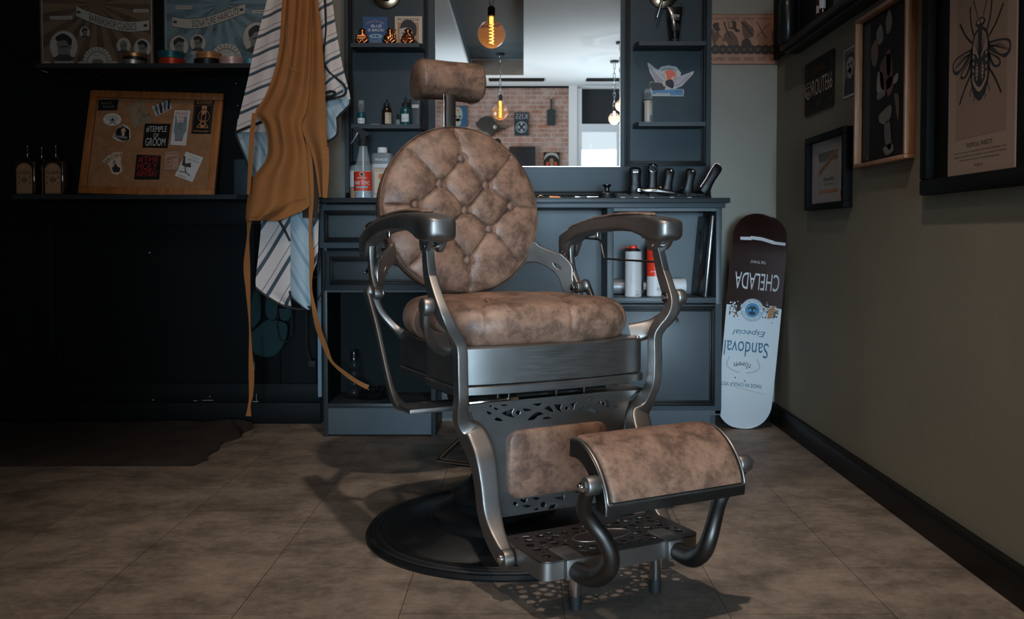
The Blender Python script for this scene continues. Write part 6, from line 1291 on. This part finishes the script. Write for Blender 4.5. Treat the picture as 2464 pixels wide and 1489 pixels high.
# beetle print in the broad black frame
t, w, h = framed('beetle_picture_frame', 'large broad black frame with a beetle print, nearest the camera on the right wall', 2245, 2640, -80, 470, .040, .030, BLKF, .006)
pa = W_(2280, 427, WX-.012); pb = W_(2440, 427, WX-.012)
px0 = t.location.y-pa.y; px1 = t.location.y-pb.y; pz0 = pa.z-t.location.z
m = MB(); m.box(-w/2+.03, w/2-.03, -.008, -.003, .03, h-.03, BLKF); m.build('backing', t)
PAP = mat('beetle_paper', (.30, .215, .165, 1), .7); PAP2 = mat('beetle_tint', (.245, .165, .120, 1), .7)
pw = px1-px0; cx = (px0+px1)/2; pt_ = h-.042-pz0
m = MB(); m.box(px0, px1, -.012, -.008, pz0, h-.02, PAP); Q = lambda a, b: (cx+a*pw, pz0+b*pt_)
m.flat([Q(-.37, .17), Q(.38, .17), Q(.38, .88), Q(-.37, .88)], -.0123, PAP2); yy = -.0126
a = Q(0, .955); m.text('BEETLE', a[0]+.02, a[1], INK, yy, w=pw*.85, h=pt_*.065)
a = Q(0, .135); m.text('TROPICAL INSECTS', a[0], a[1], DKG, yy, w=pw*.40, h=.010)
for k, s in enumerate(('Insects are a class of invertebrate arthropods, belonging to the', 'together with arachnids, also belong to the subtype of arthropods', 'also comes from the word cut namely meaning having')): a = Q(0, .105-.018*k); m.text(s, a[0], a[1], DKG, yy, w=pw*(.78, .78, .60)[k], h=.0055, slant=.2)
a = Q(0, .04); m.text('PL.02.XII', a[0], a[1], DKG, yy, w=pw*.12, h=.006)
bz = .545
def O(a, b): return (cx+a*pw, pz0+b*pt_)
def poly(L_, mt, y, k=3): q = [O(*p) for p in L_]; m.flat(catmull(q+[q[0]], k)[:-1] if k > 1 else q, y, mt)
poly([(0, .66), (-.10, .63), (-.14, .55), (-.145, .45), (-.10, .37), (0, .325), (.10, .37), (.145, .45), (.14, .55), (.10, .63)], INK, yy); poly([(-.11, .46), (-.10, .41), (0, .365), (.10, .41), (.11, .46), (.08, .42), (0, .385), (-.08, .42)], PAP, yy-.0003)
poly([(-.03, .64), (-.09, .61), (-.11, .55), (-.06, .54), (-.02, .52)], PAP, yy-.0003); poly([(.03, .64), (.09, .61), (.11, .55), (.06, .54), (.02, .52)], PAP, yy-.0003)
for s in (-1, 1):
    for k in range(4): m.line([O(s*.015, .53), O(s*(.03+.022*k), .63-.008*k)], .0016, yy-.0006, INK)
    poly([(s*.04, .50), (s*.065, .46), (s*.04, .415), (s*.02, .46)], PAP, yy-.0003); [m.line([O(s*.025, .485-.016*k), O(s*.058, .485-.016*k)], .0016, yy-.0006, INK) for k in range(4)]
    for k in range(4): m.flat(ell(*O(s*.095, .53-.03*k), .004, .005, 10), yy-.0004, PAP)
    poly([(s*.12, .575), (s*.30, .565), (s*.42, .545), (s*.43, .50), (s*.36, .478), (s*.30, .49), (s*.14, .535)], INK, yy); poly([(s*.15, .562), (s*.30, .556), (s*.405, .538), (s*.41, .505), (s*.36, .495), (s*.28, .505)], PAP2, yy-.0003); [m.line([O(s*.16, .552), O(s*(.30+.03*k), .55-.012*k)], .0014, yy-.0005, INK) for k in range(5)]
    poly([(s*.12, .53), (s*.27, .49), (s*.30, .455), (s*.22, .45), (s*.14, .49)], INK, yy); poly([(s*.15, .515), (s*.26, .482), (s*.28, .462), (s*.22, .462)], PAP2, yy-.0003)
    m.line([O(s*.04, .70), O(s*.07, .74), O(s*.10, .775)], .003, yy, INK, 4); m.flat(ell(*O(s*.105, .78), .004, n=10), yy, INK)
    for L_ in ([(.10, .63), (.14, .68), (.16, .74), (.155, .765)], [(.13, .60), (.22, .64), (.28, .68), (.32, .71)], [(.13, .46), (.20, .42), (.27, .37), (.31, .335)], [(.11, .40), (.14, .375), (.145, .355)], [(.07, .365), (.085, .345), (.08, .33)]): m.line([O(s*a, b) for a, b in L_], .0055 if L_[0][0] > .11 or L_[0][1] > .6 else .0025, yy, INK, 3)
poly([(0, .70), (-.055, .69), (-.07, .67), (0, .652), (.07, .67), (.055, .69)], INK, yy-.0002); poly([(-.008, .693), (-.045, .684), (-.05, .674), (-.008, .668)], PAP, yy-.0005, 1); poly([(.008, .693), (.045, .684), (.05, .674), (.008, .668)], PAP, yy-.0005, 1)
m.build('print', t)
# ledge with dark cupboard, books and a bottle at the top right
LZ = 1.516; LE = 3.60
lg = thing('picture_ledge', 'black moulded ledge running along the top of the right wall', 'shelf', (WX, 2.5, LZ))
m = MB(); m.box(-.075, 0, -1.6, LE-2.5, .0, .022, MOULD, bev=.003); m.box(-.055, 0, -1.6, LE-2.5+.0, -.012, .0, MOULD, bev=.003); m.build('board', lg)
m = MB(); m.box(-.022, -.001, -1.6, WY-2.5-.02, .0225, 1.2, BPAN)
for yy_ in (-.9, -.3, .25, .7, 1.0): m.box(-.034, -.022, yy_, yy_+.05, .0225, 1.2, BPAN, bev=.002)
m.v = [v+Vector((WX, 2.5, LZ)) for v in m.v]; struct(m, 'trim_5')
LT = LZ+.022
bt_ = thing('round_shouldered_bottle', 'tall black round-shouldered bottle at the corner end of the ledge', 'bottle', (1.018, 3.555, LT)); m = MB(); m.lathe([(.030, 0), (.032, .003), (.032, .135), (.030, .155), (.024, .170), (.014, .178), (.001, .180)], mat('black_green_glass', (.010, .013, .013, 1), .3), 32); m.build('body', bt_)
def book(y, lab, mt, w=.11, h=.24, th=.02):
    t = thing('book', lab, 'book', (1.042, y, LT), (0, math.radians(4), 0)); m = MB(); m.box(-th/2, th/2, -w/2, w/2, 0, h, mt, bev=.001)
    for k in range(5): m.box(-th/2-.0006, -th/2, -w*.42, w*.42, .03+.035*k, .033+.035*k, MIDG)
    m.build('cover', t)
b1_ = W_(2012, 30, 1.03); book(b1_.y, 'blue book with ruled cover standing on the ledge above the skull poster', mat('blue_book', (.035, .09, .12, 1), .6), .085); b2_ = W_(2046, 15, 1.03); book(b2_.y, 'pale grey book on the ledge beside the blue one', mat('grey_book', (.25, .24, .23, 1), .6), .075)
for i, (px, hh) in enumerate(((1973, .10), (1980, .14))):
    p = W_(px, 60, 1.02); t = thing('small_vial', ('short', 'taller')[i]+' dark glass vial with pale label on the ledge', 'vial', (1.018, p.y, LT)); m = MB(); m.lathe([(.010, 0), (.011, .002), (.011, hh*.6), (.005, hh*.75), (.005, hh)], AMB, 20); m.build('body', t); m = MB(); m.lathe([(.0112, hh*.2), (.0112, hh*.45)], PAPW, 20, cap=False); m.build('label', t)

# ------------------------------------------------------------------ metal barber sign on the back wall
a = atY(1709, 34, WY-.004); b = atY(1888, 155, WY-.004); w, h = b.x-a.x, a.z-b.z
t = thing('barber_sign', 'copper-coloured tin sign with hands, CLIPPERS RAZORS FADES CUTS, on the grey wall', 'sign', ((a.x+b.x)/2, WY-.004, b.z)); COPS = mat('copper_tone_print', (.30, .15, .095, 1), .5, var=.18, vscale=14)
m = MB(); m.prism(list(reversed(rrect(-w/2, w/2, 0, h, .012))), 0, .003, COPS); m.ring(rrect(-w/2, w/2, 0, h, .012), .975, -.0003, RST); Q = lambda x, y: ((x-1798.5)*w/179, (155-y)*h/121)
for s, x in (('CLIPPERS', 1729), ('RAZORS', 1768), ('FADES', 1803), ('CUTS', 1834), ('BARBER', 1869)): p = Q(x, 142); m.text(s, p[0], p[1], INK, -.0006, w=(33, 27, 22, 18, 30)[('CLIPPERS', 'RAZORS', 'FADES', 'CUTS', 'BARBER').index(s)]*w/179, h=8*h/121)
for s, x, ww in (('THE KEEPER OF', 1725, 33), ('THE RULER OF', 1762, 30), ('THE LORD OF', 1800, 28), ('THE MASTER OF', 1836, 34), ('I AM THE', 1870, 22)): p = Q(x, 45); m.text(s, p[0], p[1], INK, -.0006, w=ww*w/179, h=5*h/121)
HND = mat('umber_hand_print', (.10, .05, .03, 1), .6); LHN = mat('light_hand_print', (.26, .13, .065, 1), .6); DKP = mat('umber_black_print', (.03, .018, .014, 1), .6)
def hand(L_, mt, y=-.0006): q = [Q(*p) for p in L_]; m.flat(catmull(q+[q[0]], 3)[:-1], y, mt)
hand([(1711, 75), (1716, 68), (1722, 80), (1726, 60), (1731, 82), (1738, 90), (1741, 115), (1722, 118), (1715, 100)], HND); hand([(1714, 62), (1718, 56), (1729, 55), (1730, 66), (1734, 72), (1722, 74)], DKP, -.0009); hand([(1722, 104), (1732, 88), (1738, 95), (1740, 116), (1724, 116)], LHN, -.0009)
m.line([Q(1742, 54), Q(1749, 74), Q(1758, 92)], .006, -.0010, DKP); hand([(1744, 80), (1756, 74), (1764, 78), (1774, 92), (1777, 112), (1760, 116), (1748, 100), (1740, 98)], HND, -.0008); hand([(1752, 54), (1762, 50), (1771, 54), (1772, 68), (1781, 73), (1772, 78), (1764, 70), (1754, 68)], DKP, -.0009); hand([(1753, 55), (1760, 52), (1763, 64), (1755, 66)], LHN, -.0011)
hand([(1784, 52), (1792, 50), (1800, 58), (1812, 68), (1812, 84), (1800, 94), (1790, 90), (1786, 72)], HND, -.0008); m.line([Q(1784, 54), Q(1796, 66), Q(1811, 86)], .007, -.0011, DKP); hand([(1786, 98), (1796, 92), (1806, 100), (1808, 120), (1784, 120)], DKP, -.0009)
m.line([Q(1820, 52), Q(1832, 74), Q(1843, 92)], .0035, -.0011, DKP); m.line([Q(1850, 56), Q(1836, 72), Q(1822, 88)], .003, -.0011, HND); hand([(1818, 90), (1824, 72), (1828, 84), (1840, 92), (1846, 88), (1846, 102), (1838, 112), (1824, 104)], LHN, -.0009)
hand([(1856, 76), (1862, 68), (1862, 58), (1874, 58), (1874, 72), (1878, 84), (1876, 104), (1860, 108)], HND, -.0008); hand([(1861, 56), (1875, 56), (1873, 66), (1863, 66)], DKP, -.0010); hand([(1863, 68), (1872, 68), (1870, 80), (1864, 78)], LHN, -.0011)
for k in range(10):
    x = 1722+k*17; hand([(x-12, 118), (x-6, 110), (x+4, 108), (x+12, 116), (x+8, 128), (x-6, 130)], DKP, -.0012-.00005*k); m.flat(ell(*Q(x, 119), .006, n=10), -.0019, HND)
m.build('plate', t)

# ------------------------------------------------------------------ skateboard leaning in the corner
BW = .226; BL = .885
sk_ = thing('skateboard_deck', 'skateboard deck printed Chelada and Sandoval, leaning upside down in the corner', 'skateboard', (atZ(1783, 1030, 0).x-.004, 3.712, .004), (math.radians(-1.2), math.radians(5.2), 0))
def half(tt):       # half width along the deck
    r = .105; hw = BW/2*(.965+.035*math.cos((tt/BL-.62)*2.4))
    if tt < r: return hw*math.sqrt(max(0, 1-((r-tt)/r)**2))**.85
    if tt > BL-r: return hw*math.sqrt(max(0, 1-((tt-BL+r)/r)**2))**.85
    return hw
def kick(tt): return -.0*tt+ (.022*((.16-tt)/.16)**1.6 if tt < .16 else 0) + (.024*((tt-BL+.16)/.16)**1.6 if tt > BL-.16 else 0)
WBD = mat('white_deck_print', (.46, .50, .53, 1), .3, coat=.3); BRD = mat('metallic_brown_deck', (.022, .006, .004, 1), .25, .5, coat=.5); PLY = mat('plywood_edge', (.28, .15, .06, 1), .6)
m = MB(); N_ = 90; M_ = 14; vs = []; fl = []; ts = [BL*(.5-.5*math.cos(PI*j/N_)) for j in range(N_+1)]
split = BL*.565
for s in (0, 1):
    for tt in ts:
        hw = max(half(tt), .0005)
        for i in range(M_+1): a = -1+2*i/M_; vs.append((a*hw, kick(tt)-.004*a*a*0+s*.011+.003*(1-a*a), tt))
K_ = (N_+1)*(M_+1)
fw_, fb_, fe_ = [], [], []
for j in range(N_):
    for i in range(M_):
        a = j*(M_+1)+i; (fw_ if (ts[j]+ts[j+1])/2 < split else fb_).append((a, a+1, a+M_+2, a+M_+1)); fe_.append((K_+a, K_+a+M_+1, K_+a+M_+2, K_+a+1))
bd = [j*(M_+1) for j in range(N_+1)]+[N_*(M_+1)+i for i in range(1, M_+1)]+[j*(M_+1)+M_ for j in range(N_-1, -1, -1)]+[i for i in range(M_-1, 0, -1)]
for k in range(len(bd)): a, b = bd[k], bd[(k+1) % len(bd)]; fe_.append((a, K_+a, K_+b, b))
m.add(vs, fw_, WBD); m.add(vs, fb_, BRD); m.add(vs, fe_, PLY)
def D(x, y):       # photo pixel to deck coordinates
    tt = (1030-y)/512*BL; return (x-(1783+(1828-1783)*(1030-y)/512))/133*.226, tt
BLP = mat('petrol_blue_print', (.012, .085, .15, 1), .4); SKB = mat('sky_blue_print', (.02, .17, .36, 1), .4); SLV = mat('silver_print', (.42, .42, .43, 1), .4); LGY = mat('light_grey_print', (.30, .32, .34, 1), .5); GLDP = mat('golden_print', (.30, .13, .04, 1), .5)
y = -.0008
def DT(s, x, yy2, mt, w, h, **k):
    a, b = D(x, yy2); m.text(s, a, b, mt, y, w=w*.00170, h=h*.00172, upside=True, **k)
DT('CHELADA', 1815, 679, SLV, 107, 40); DT('"DIE TRYING"', 1817, 633, SLV, 38, 7)
for k, P in enumerate(([(1774, 577), (1801, 575), (1801, 583), (1774, 584)], [(1799, 573), (1826, 574), (1856, 580), (1853, 588), (1826, 582), (1800, 581)], [(1855, 581), (1883, 582), (1883, 589), (1853, 588)])): m.flat([D(*p) for p in P], y-.0002*(k == 1), SLV)
cx_, cz_ = D(1804, 747); R_ = .047
for r, mt, dy in ((1, WBD, 0), (.97, BLP, .0002), (.93, WBD, .0004), (.62, BLP, .0006), (.57, SKB, .0008)): m.flat(ell(cx_, cz_, R_*r, R_*r, 40), y-dy, mt)
y2 = y; y = y2-.0012
m.text('ZERO SKATEBOARDS', cx_, cz_+R_*.78, BLP, y, w=R_*2.3, h=R_*.18, arc=R_*.78); m.text('ZERO SKATEBOARDS', cx_, cz_-R_*.78, BLP, y, w=R_*2.3, h=R_*.18, arc=R_*.78, rot=PI)
m.flat(catmull([(cx_-R_*.42, cz_+R_*.10), (cx_-R_*.3, cz_-R_*.15), (cx_-R_*.25, cz_-R_*.38), (cx_, cz_-R_*.42), (cx_+R_*.25, cz_-R_*.38), (cx_+R_*.3, cz_-R_*.15), (cx_+R_*.42, cz_+R_*.10), (cx_+R_*.2, cz_+R_*.3), (cx_-R_*.2, cz_+R_*.3), (cx_-R_*.42, cz_+R_*.1)], 3)[:-1], y, INK)
for s in (-1, 1): m.flat(ell(cx_+s*R_*.2, cz_-R_*.02, R_*.14, n=14), y-.0002, SKB)
for k in range(4): m.flat([(cx_-R_*.2+R_*.11*k, cz_+R_*.25), (cx_-R_*.12+R_*.11*k, cz_+R_*.25), (cx_-R_*.14+R_*.11*k, cz_+R_*.48)], y, INK)
y = y2
for k in range(150):       # foam speckle between brown and white
    side = rng.choice((-1, 1)); xx = side*rng.uniform(.036, .098); tt = split+rng.gauss(-.012, .016); mt = WBD if tt > split else (INK if rng.random() < .7 else GLDP)
    if abs(xx) < half(tt)-.004: m.flat(ell(xx, tt, rng.uniform(.0015, .0042), n=7), y-.0003, mt)
m.flat([(p[0], p[1]) for p in catmull([D(1840, 765), D(1846, 740), D(1858, 732), D(1856, 748), D(1850, 762)], 2)], y-.0004, GLDP); m.flat([(p[0], p[1]) for p in catmull([D(1765, 755), D(1768, 735), D(1776, 728), D(1775, 750)], 2)], y-.0004, BRD)
DT('Especial', 1797, 800, BLP, 74, 17, slant=.35); DT('Sandoval', 1790, 840, BLP, 106, 36); DT('TOMMY', 1781, 875, INK, 46, 9, arc=-.09)
for s in (-1, 1): m.line([(p[0], p[1]) for p in [D(1783+s*33, 862), D(1783+s*40, 880), D(1783+s*26, 892), D(1783+s*8, 896)]], .004, y, LGY, 3)
DT('MADE IN CHULA VISTA', 1775, 925, BLP, 104, 9); m.line([D(1738, 927), D(1836, 943)], .0015, y, mat('gold_line', (.30, .24, .14, 1), .5))
for x, yy2 in ((1810, 617), (1834, 617), (1802, 650), (1826, 650), (1764, 909), (1787, 915), (1768, 880), (1792, 884)): m.flat(ell(*D(x, yy2), .0028, n=10), y-.0006, DKG)
m.build('deck', sk_, smooth=50)

# ------------------------------------------------------------------ pendants (seen in the mirror)
AMG = mat('amber_bulb_glass', (.20, .10, .02, 1), .04, spec=.9, coat=1); CLG = mat('clear_bulb_glass', (.5, .42, .35, 1), .04, spec=.9, coat=1)
AMG.node_tree.nodes['Principled BSDF'].inputs['Alpha'].default_value = .34; CLG.node_tree.nodes['Principled BSDF'].inputs['Alpha'].default_value = .28
FIL = mat('glowing_filament', (1, .5, .1, 1), .5, emit=(1, .42, .06, 1), es=5); FIC = mat('bright_filament', (1, .8, .6, 1), .5, emit=(1, .75, .5, 1), es=9); STEEL = mat('steel_chain', (.35, .36, .37, 1), .3, 1)
def pendant(lab, x, y, z, r, zc, glass, fil, pw=6):
    t = thing('pendant_lamp', lab, 'pendant lamp', (x, y, z), 0, 'pendant lamps in the mirror')
    m = MB(); a0 = math.asin(.32); pr = [(r*math.sin(a), -r*math.cos(a)) for a in [.02+(PI-a0-.02)*k/20 for k in range(21)]]+[(r*.26, r*1.15), (r*.24, r*1.35)]
    m.lathe(pr, glass, 40, cap=False); m.build('bulb', t)
    m = MB(); m.tube([(r*.16*math.cos(k*.9), r*.16*math.sin(k*.9), -r*.72+r*1.5*k/44) for k in range(45)], r*.028, fil, 6, 1); m.cyl((0, 0, r*.75), (0, 0, r*1.25), r*.14, fil, 14); m.build('filament', t)
    m = MB(); m.lathe([(r*.25, r*1.3), (r*.27, r*1.35), (r*.27, r*1.9), (r*.16, r*2.0), (r*.08, r*2.05)], BLKM, 24); m.build('lamp_holder', t)
    n = int((zc-z-r*2.05)/.062)
    for k in range(n+1):
        zz = r*2.05+.03+k*(zc-z-r*2.05-.04)/max(1, n); m = MB(); o = [(.014*math.cos(a), 0, .036*math.sin(a)) for a in [2*PI*i/14 for i in range(15)]]
        m.tube([(p[0]*math.cos(k*PI/2), p[0]*math.sin(k*PI/2), p[2]+zz) for p in o], .0045, STEEL, 7, 1); m.build('chain_link', t)
    m = MB(); m.cyl((0, 0, zc-z-.025), (0, 0, zc-z), .055, BLKM, 28, bev=.004); m.build('canopy', t)
    d = bpy.data.lights.new('bulb_light', 'POINT'); d.energy = pw; d.color = (1, .62, .3) if glass is AMG else (1, .85, .7); d.shadow_soft_size = 0; lo = bpy.data.objects.new('bulb_light', d); COL.objects.link(lo); lo.location = (x, y, z-r*.9)
def mir(x, y, d): return (x-1260)*d/FPX, 2*(YB-.006)-d, CAM_H+(570-y)*d/FPX
for lab, x, y, rp, d, zc, g_, f_ in (('large amber globe pendant with glowing spiral filament, biggest in the mirror', 1183, 86, 33, 7.33, CEIL, AMG, FIL), ('amber globe pendant hanging before the brick wall in the mirror', 1204, 270, 20, 12.1, CEIL+.21, AMG, FIL), ('pale glowing globe pendant before the window in the mirror', 1477, 287, 14, 11.5, CEIL, CLG, FIC), ('clear globe pendant half cut by the right edge of the mirror', 1492, 256, 13, 10.4, CEIL, CLG, FIL)):
    p = mir(x, y, d); pendant(lab, p[0], p[1], p[2], rp*d/FPX, zc, g_, f_)

# ------------------------------------------------------------------ things on the brick wall (seen in the mirror)
DB = 2*(YB-.006)-RY-.02
def bw_(x0, x1, y0, y1): a = mir(x0, y0, DB); b = mir(x1, y1, DB); return a[0], b[0], b[2], a[2]
def bthing(name, lab, cat, x0, x1, y0, y1):
    a, b, z0, z1 = bw_(x0, x1, y0, y1); return thing(name, lab, cat, ((a+b)/2, RY+.002, z0), (0, 0, PI)), b-a, z1-z0
t, w, h = bthing('sugar_skull_poster', 'blue poster with a white sugar skull on the brick wall in the mirror', 'poster', 1094, 1124, 258, 306); m = MB(); m.box(-w/2, w/2, -.02, 0, 0, h, mat('deep_blue_print', (.02, .10, .20, 1), .6)); m.flat(ell(.04, h*.62, w*.38, h*.36), -.0205, PALE); m.flat(ell(.04, h*.22, w*.26, h*.20), -.0205, PALE)
for s in (-1, 1): m.flat(ell(.04+s*w*.16, h*.5, w*.09, h*.06, 14), -.021, DKG)
m.flat(ell(.04, h*.82, w*.16, h*.06, 14), -.021, OCH); m.flat([(.03, h*.36), (.05, h*.36), (.04, h*.42)], -.021, DKG); m.build('print', t)
t, w, h = bthing('band_sign', 'dark upright sign with a circle of four faces on the brick wall in the mirror', 'sign', 1238, 1272, 272, 327); m = MB(); m.box(-w/2, w/2, -.02, 0, 0, h, mat('navy_black_print', (.012, .03, .04, 1), .5)); m.text('KISS', 0, h*.83, LGY, -.0205, w=w*.84, h=h*.24); m.ring(ell(0, h*.36, w*.40), .86, -.0205, LGY)
for dx, dz in ((0, .15), (0, -.14), (-.2, 0), (.2, 0)): m.flat(ell(dx*w, h*.36+dz*h, w*.09, h*.07, 14), -.0205, LGY)
m.build('plate', t)
t, w, h = bthing('leather_strop', 'dark paddle-shaped strop hanging on the brick wall in the mirror', 'strop', 1316, 1336, 240, 303); m = MB(); m.prism(list(reversed([(-w/2, h*.04), (-w*.35, 0), (w*.35, 0), (w/2, h*.04), (w/2, h*.58), (w*.1, h*.63), (w*.1, h), (-w*.1, h), (-w*.1, h*.63), (-w/2, h*.58)])), -.03, 0, mat('dark_blue_leather', (.02, .03, .035, 1), .3)); m.build('paddle', t)
t, w, h = bthing('marlin_trophy', 'dark mounted fish trophy on the brick wall in the mirror', 'wall trophy', 1144, 1218, 282, 330); m = MB(); FSH = mat('dark_fish', (.035, .032, .03, 1), .5, var=.4, vscale=6); sg = -1
ps = [(.5, .72), (.38, .62), (.36, .86), (.16, 1.0), (-.05, .95), (-.15, .70), (-.28, .52), (-.5, .38), (-.28, .36), (-.12, .22), (-.02, .0), (.10, .2), (.30, .3), (.44, .5)]
P = [(p[0]*w, p[1]*h) for p in ps]; m.prism(P, -.10, 0, FSH); m.build('body', t); m = MB(); m.sph((-.15*w, -.105, .45*h), .03, PALE, 8); m.build('eye', t)
t, w, h = bthing('television', 'dark television screen low on the brick wall in the mirror', 'television', 1225, 1288, 354, 425); m = MB(); m.box(-w/2, w/2, -.05, 0, 0, h, BLKM, bev=.006); m.build('casing', t); m = MB(); m.flat([(-w*.48, h*.03), (w*.48, h*.03), (w*.48, h*.97), (-w*.48, h*.97)], -.051, BLKG); m.build('screen', t)
t, w, h = bthing('red_portrait_poster', 'small poster with white hair and red shapes, low by the window in the mirror', 'poster', 1308, 1346, 367, 425); m = MB(); m.box(-w/2, w/2, -.02, 0, 0, h, BKT); REDM = mat('bright_red_print', (.5, .06, .02, 1), .5)
m.flat(catmull([(-w*.48, h*.68), (-w*.3, h*.95), (w*.3, h*.95), (w*.48, h*.68), (w*.2, h*.86), (-w*.2, h*.86), (-w*.48, h*.68)], 3)[:-1], -.0205, PALE); m.flat(ell(0, h*.62, w*.14, h*.14), -.0207, LHN); m.flat([(-w*.4, h*.4), (-w*.3, h*.62), (-w*.14, h*.56), (-w*.2, h*.4)], -.0206, REDM); m.flat([(w*.4, h*.4), (w*.3, h*.62), (w*.14, h*.56), (w*.2, h*.4)], -.0206, REDM); m.flat([(-w*.1, 0), (w*.1, 0), (w*.08, h*.5), (-w*.08, h*.5)], -.0206, LGY); m.build('print', t)
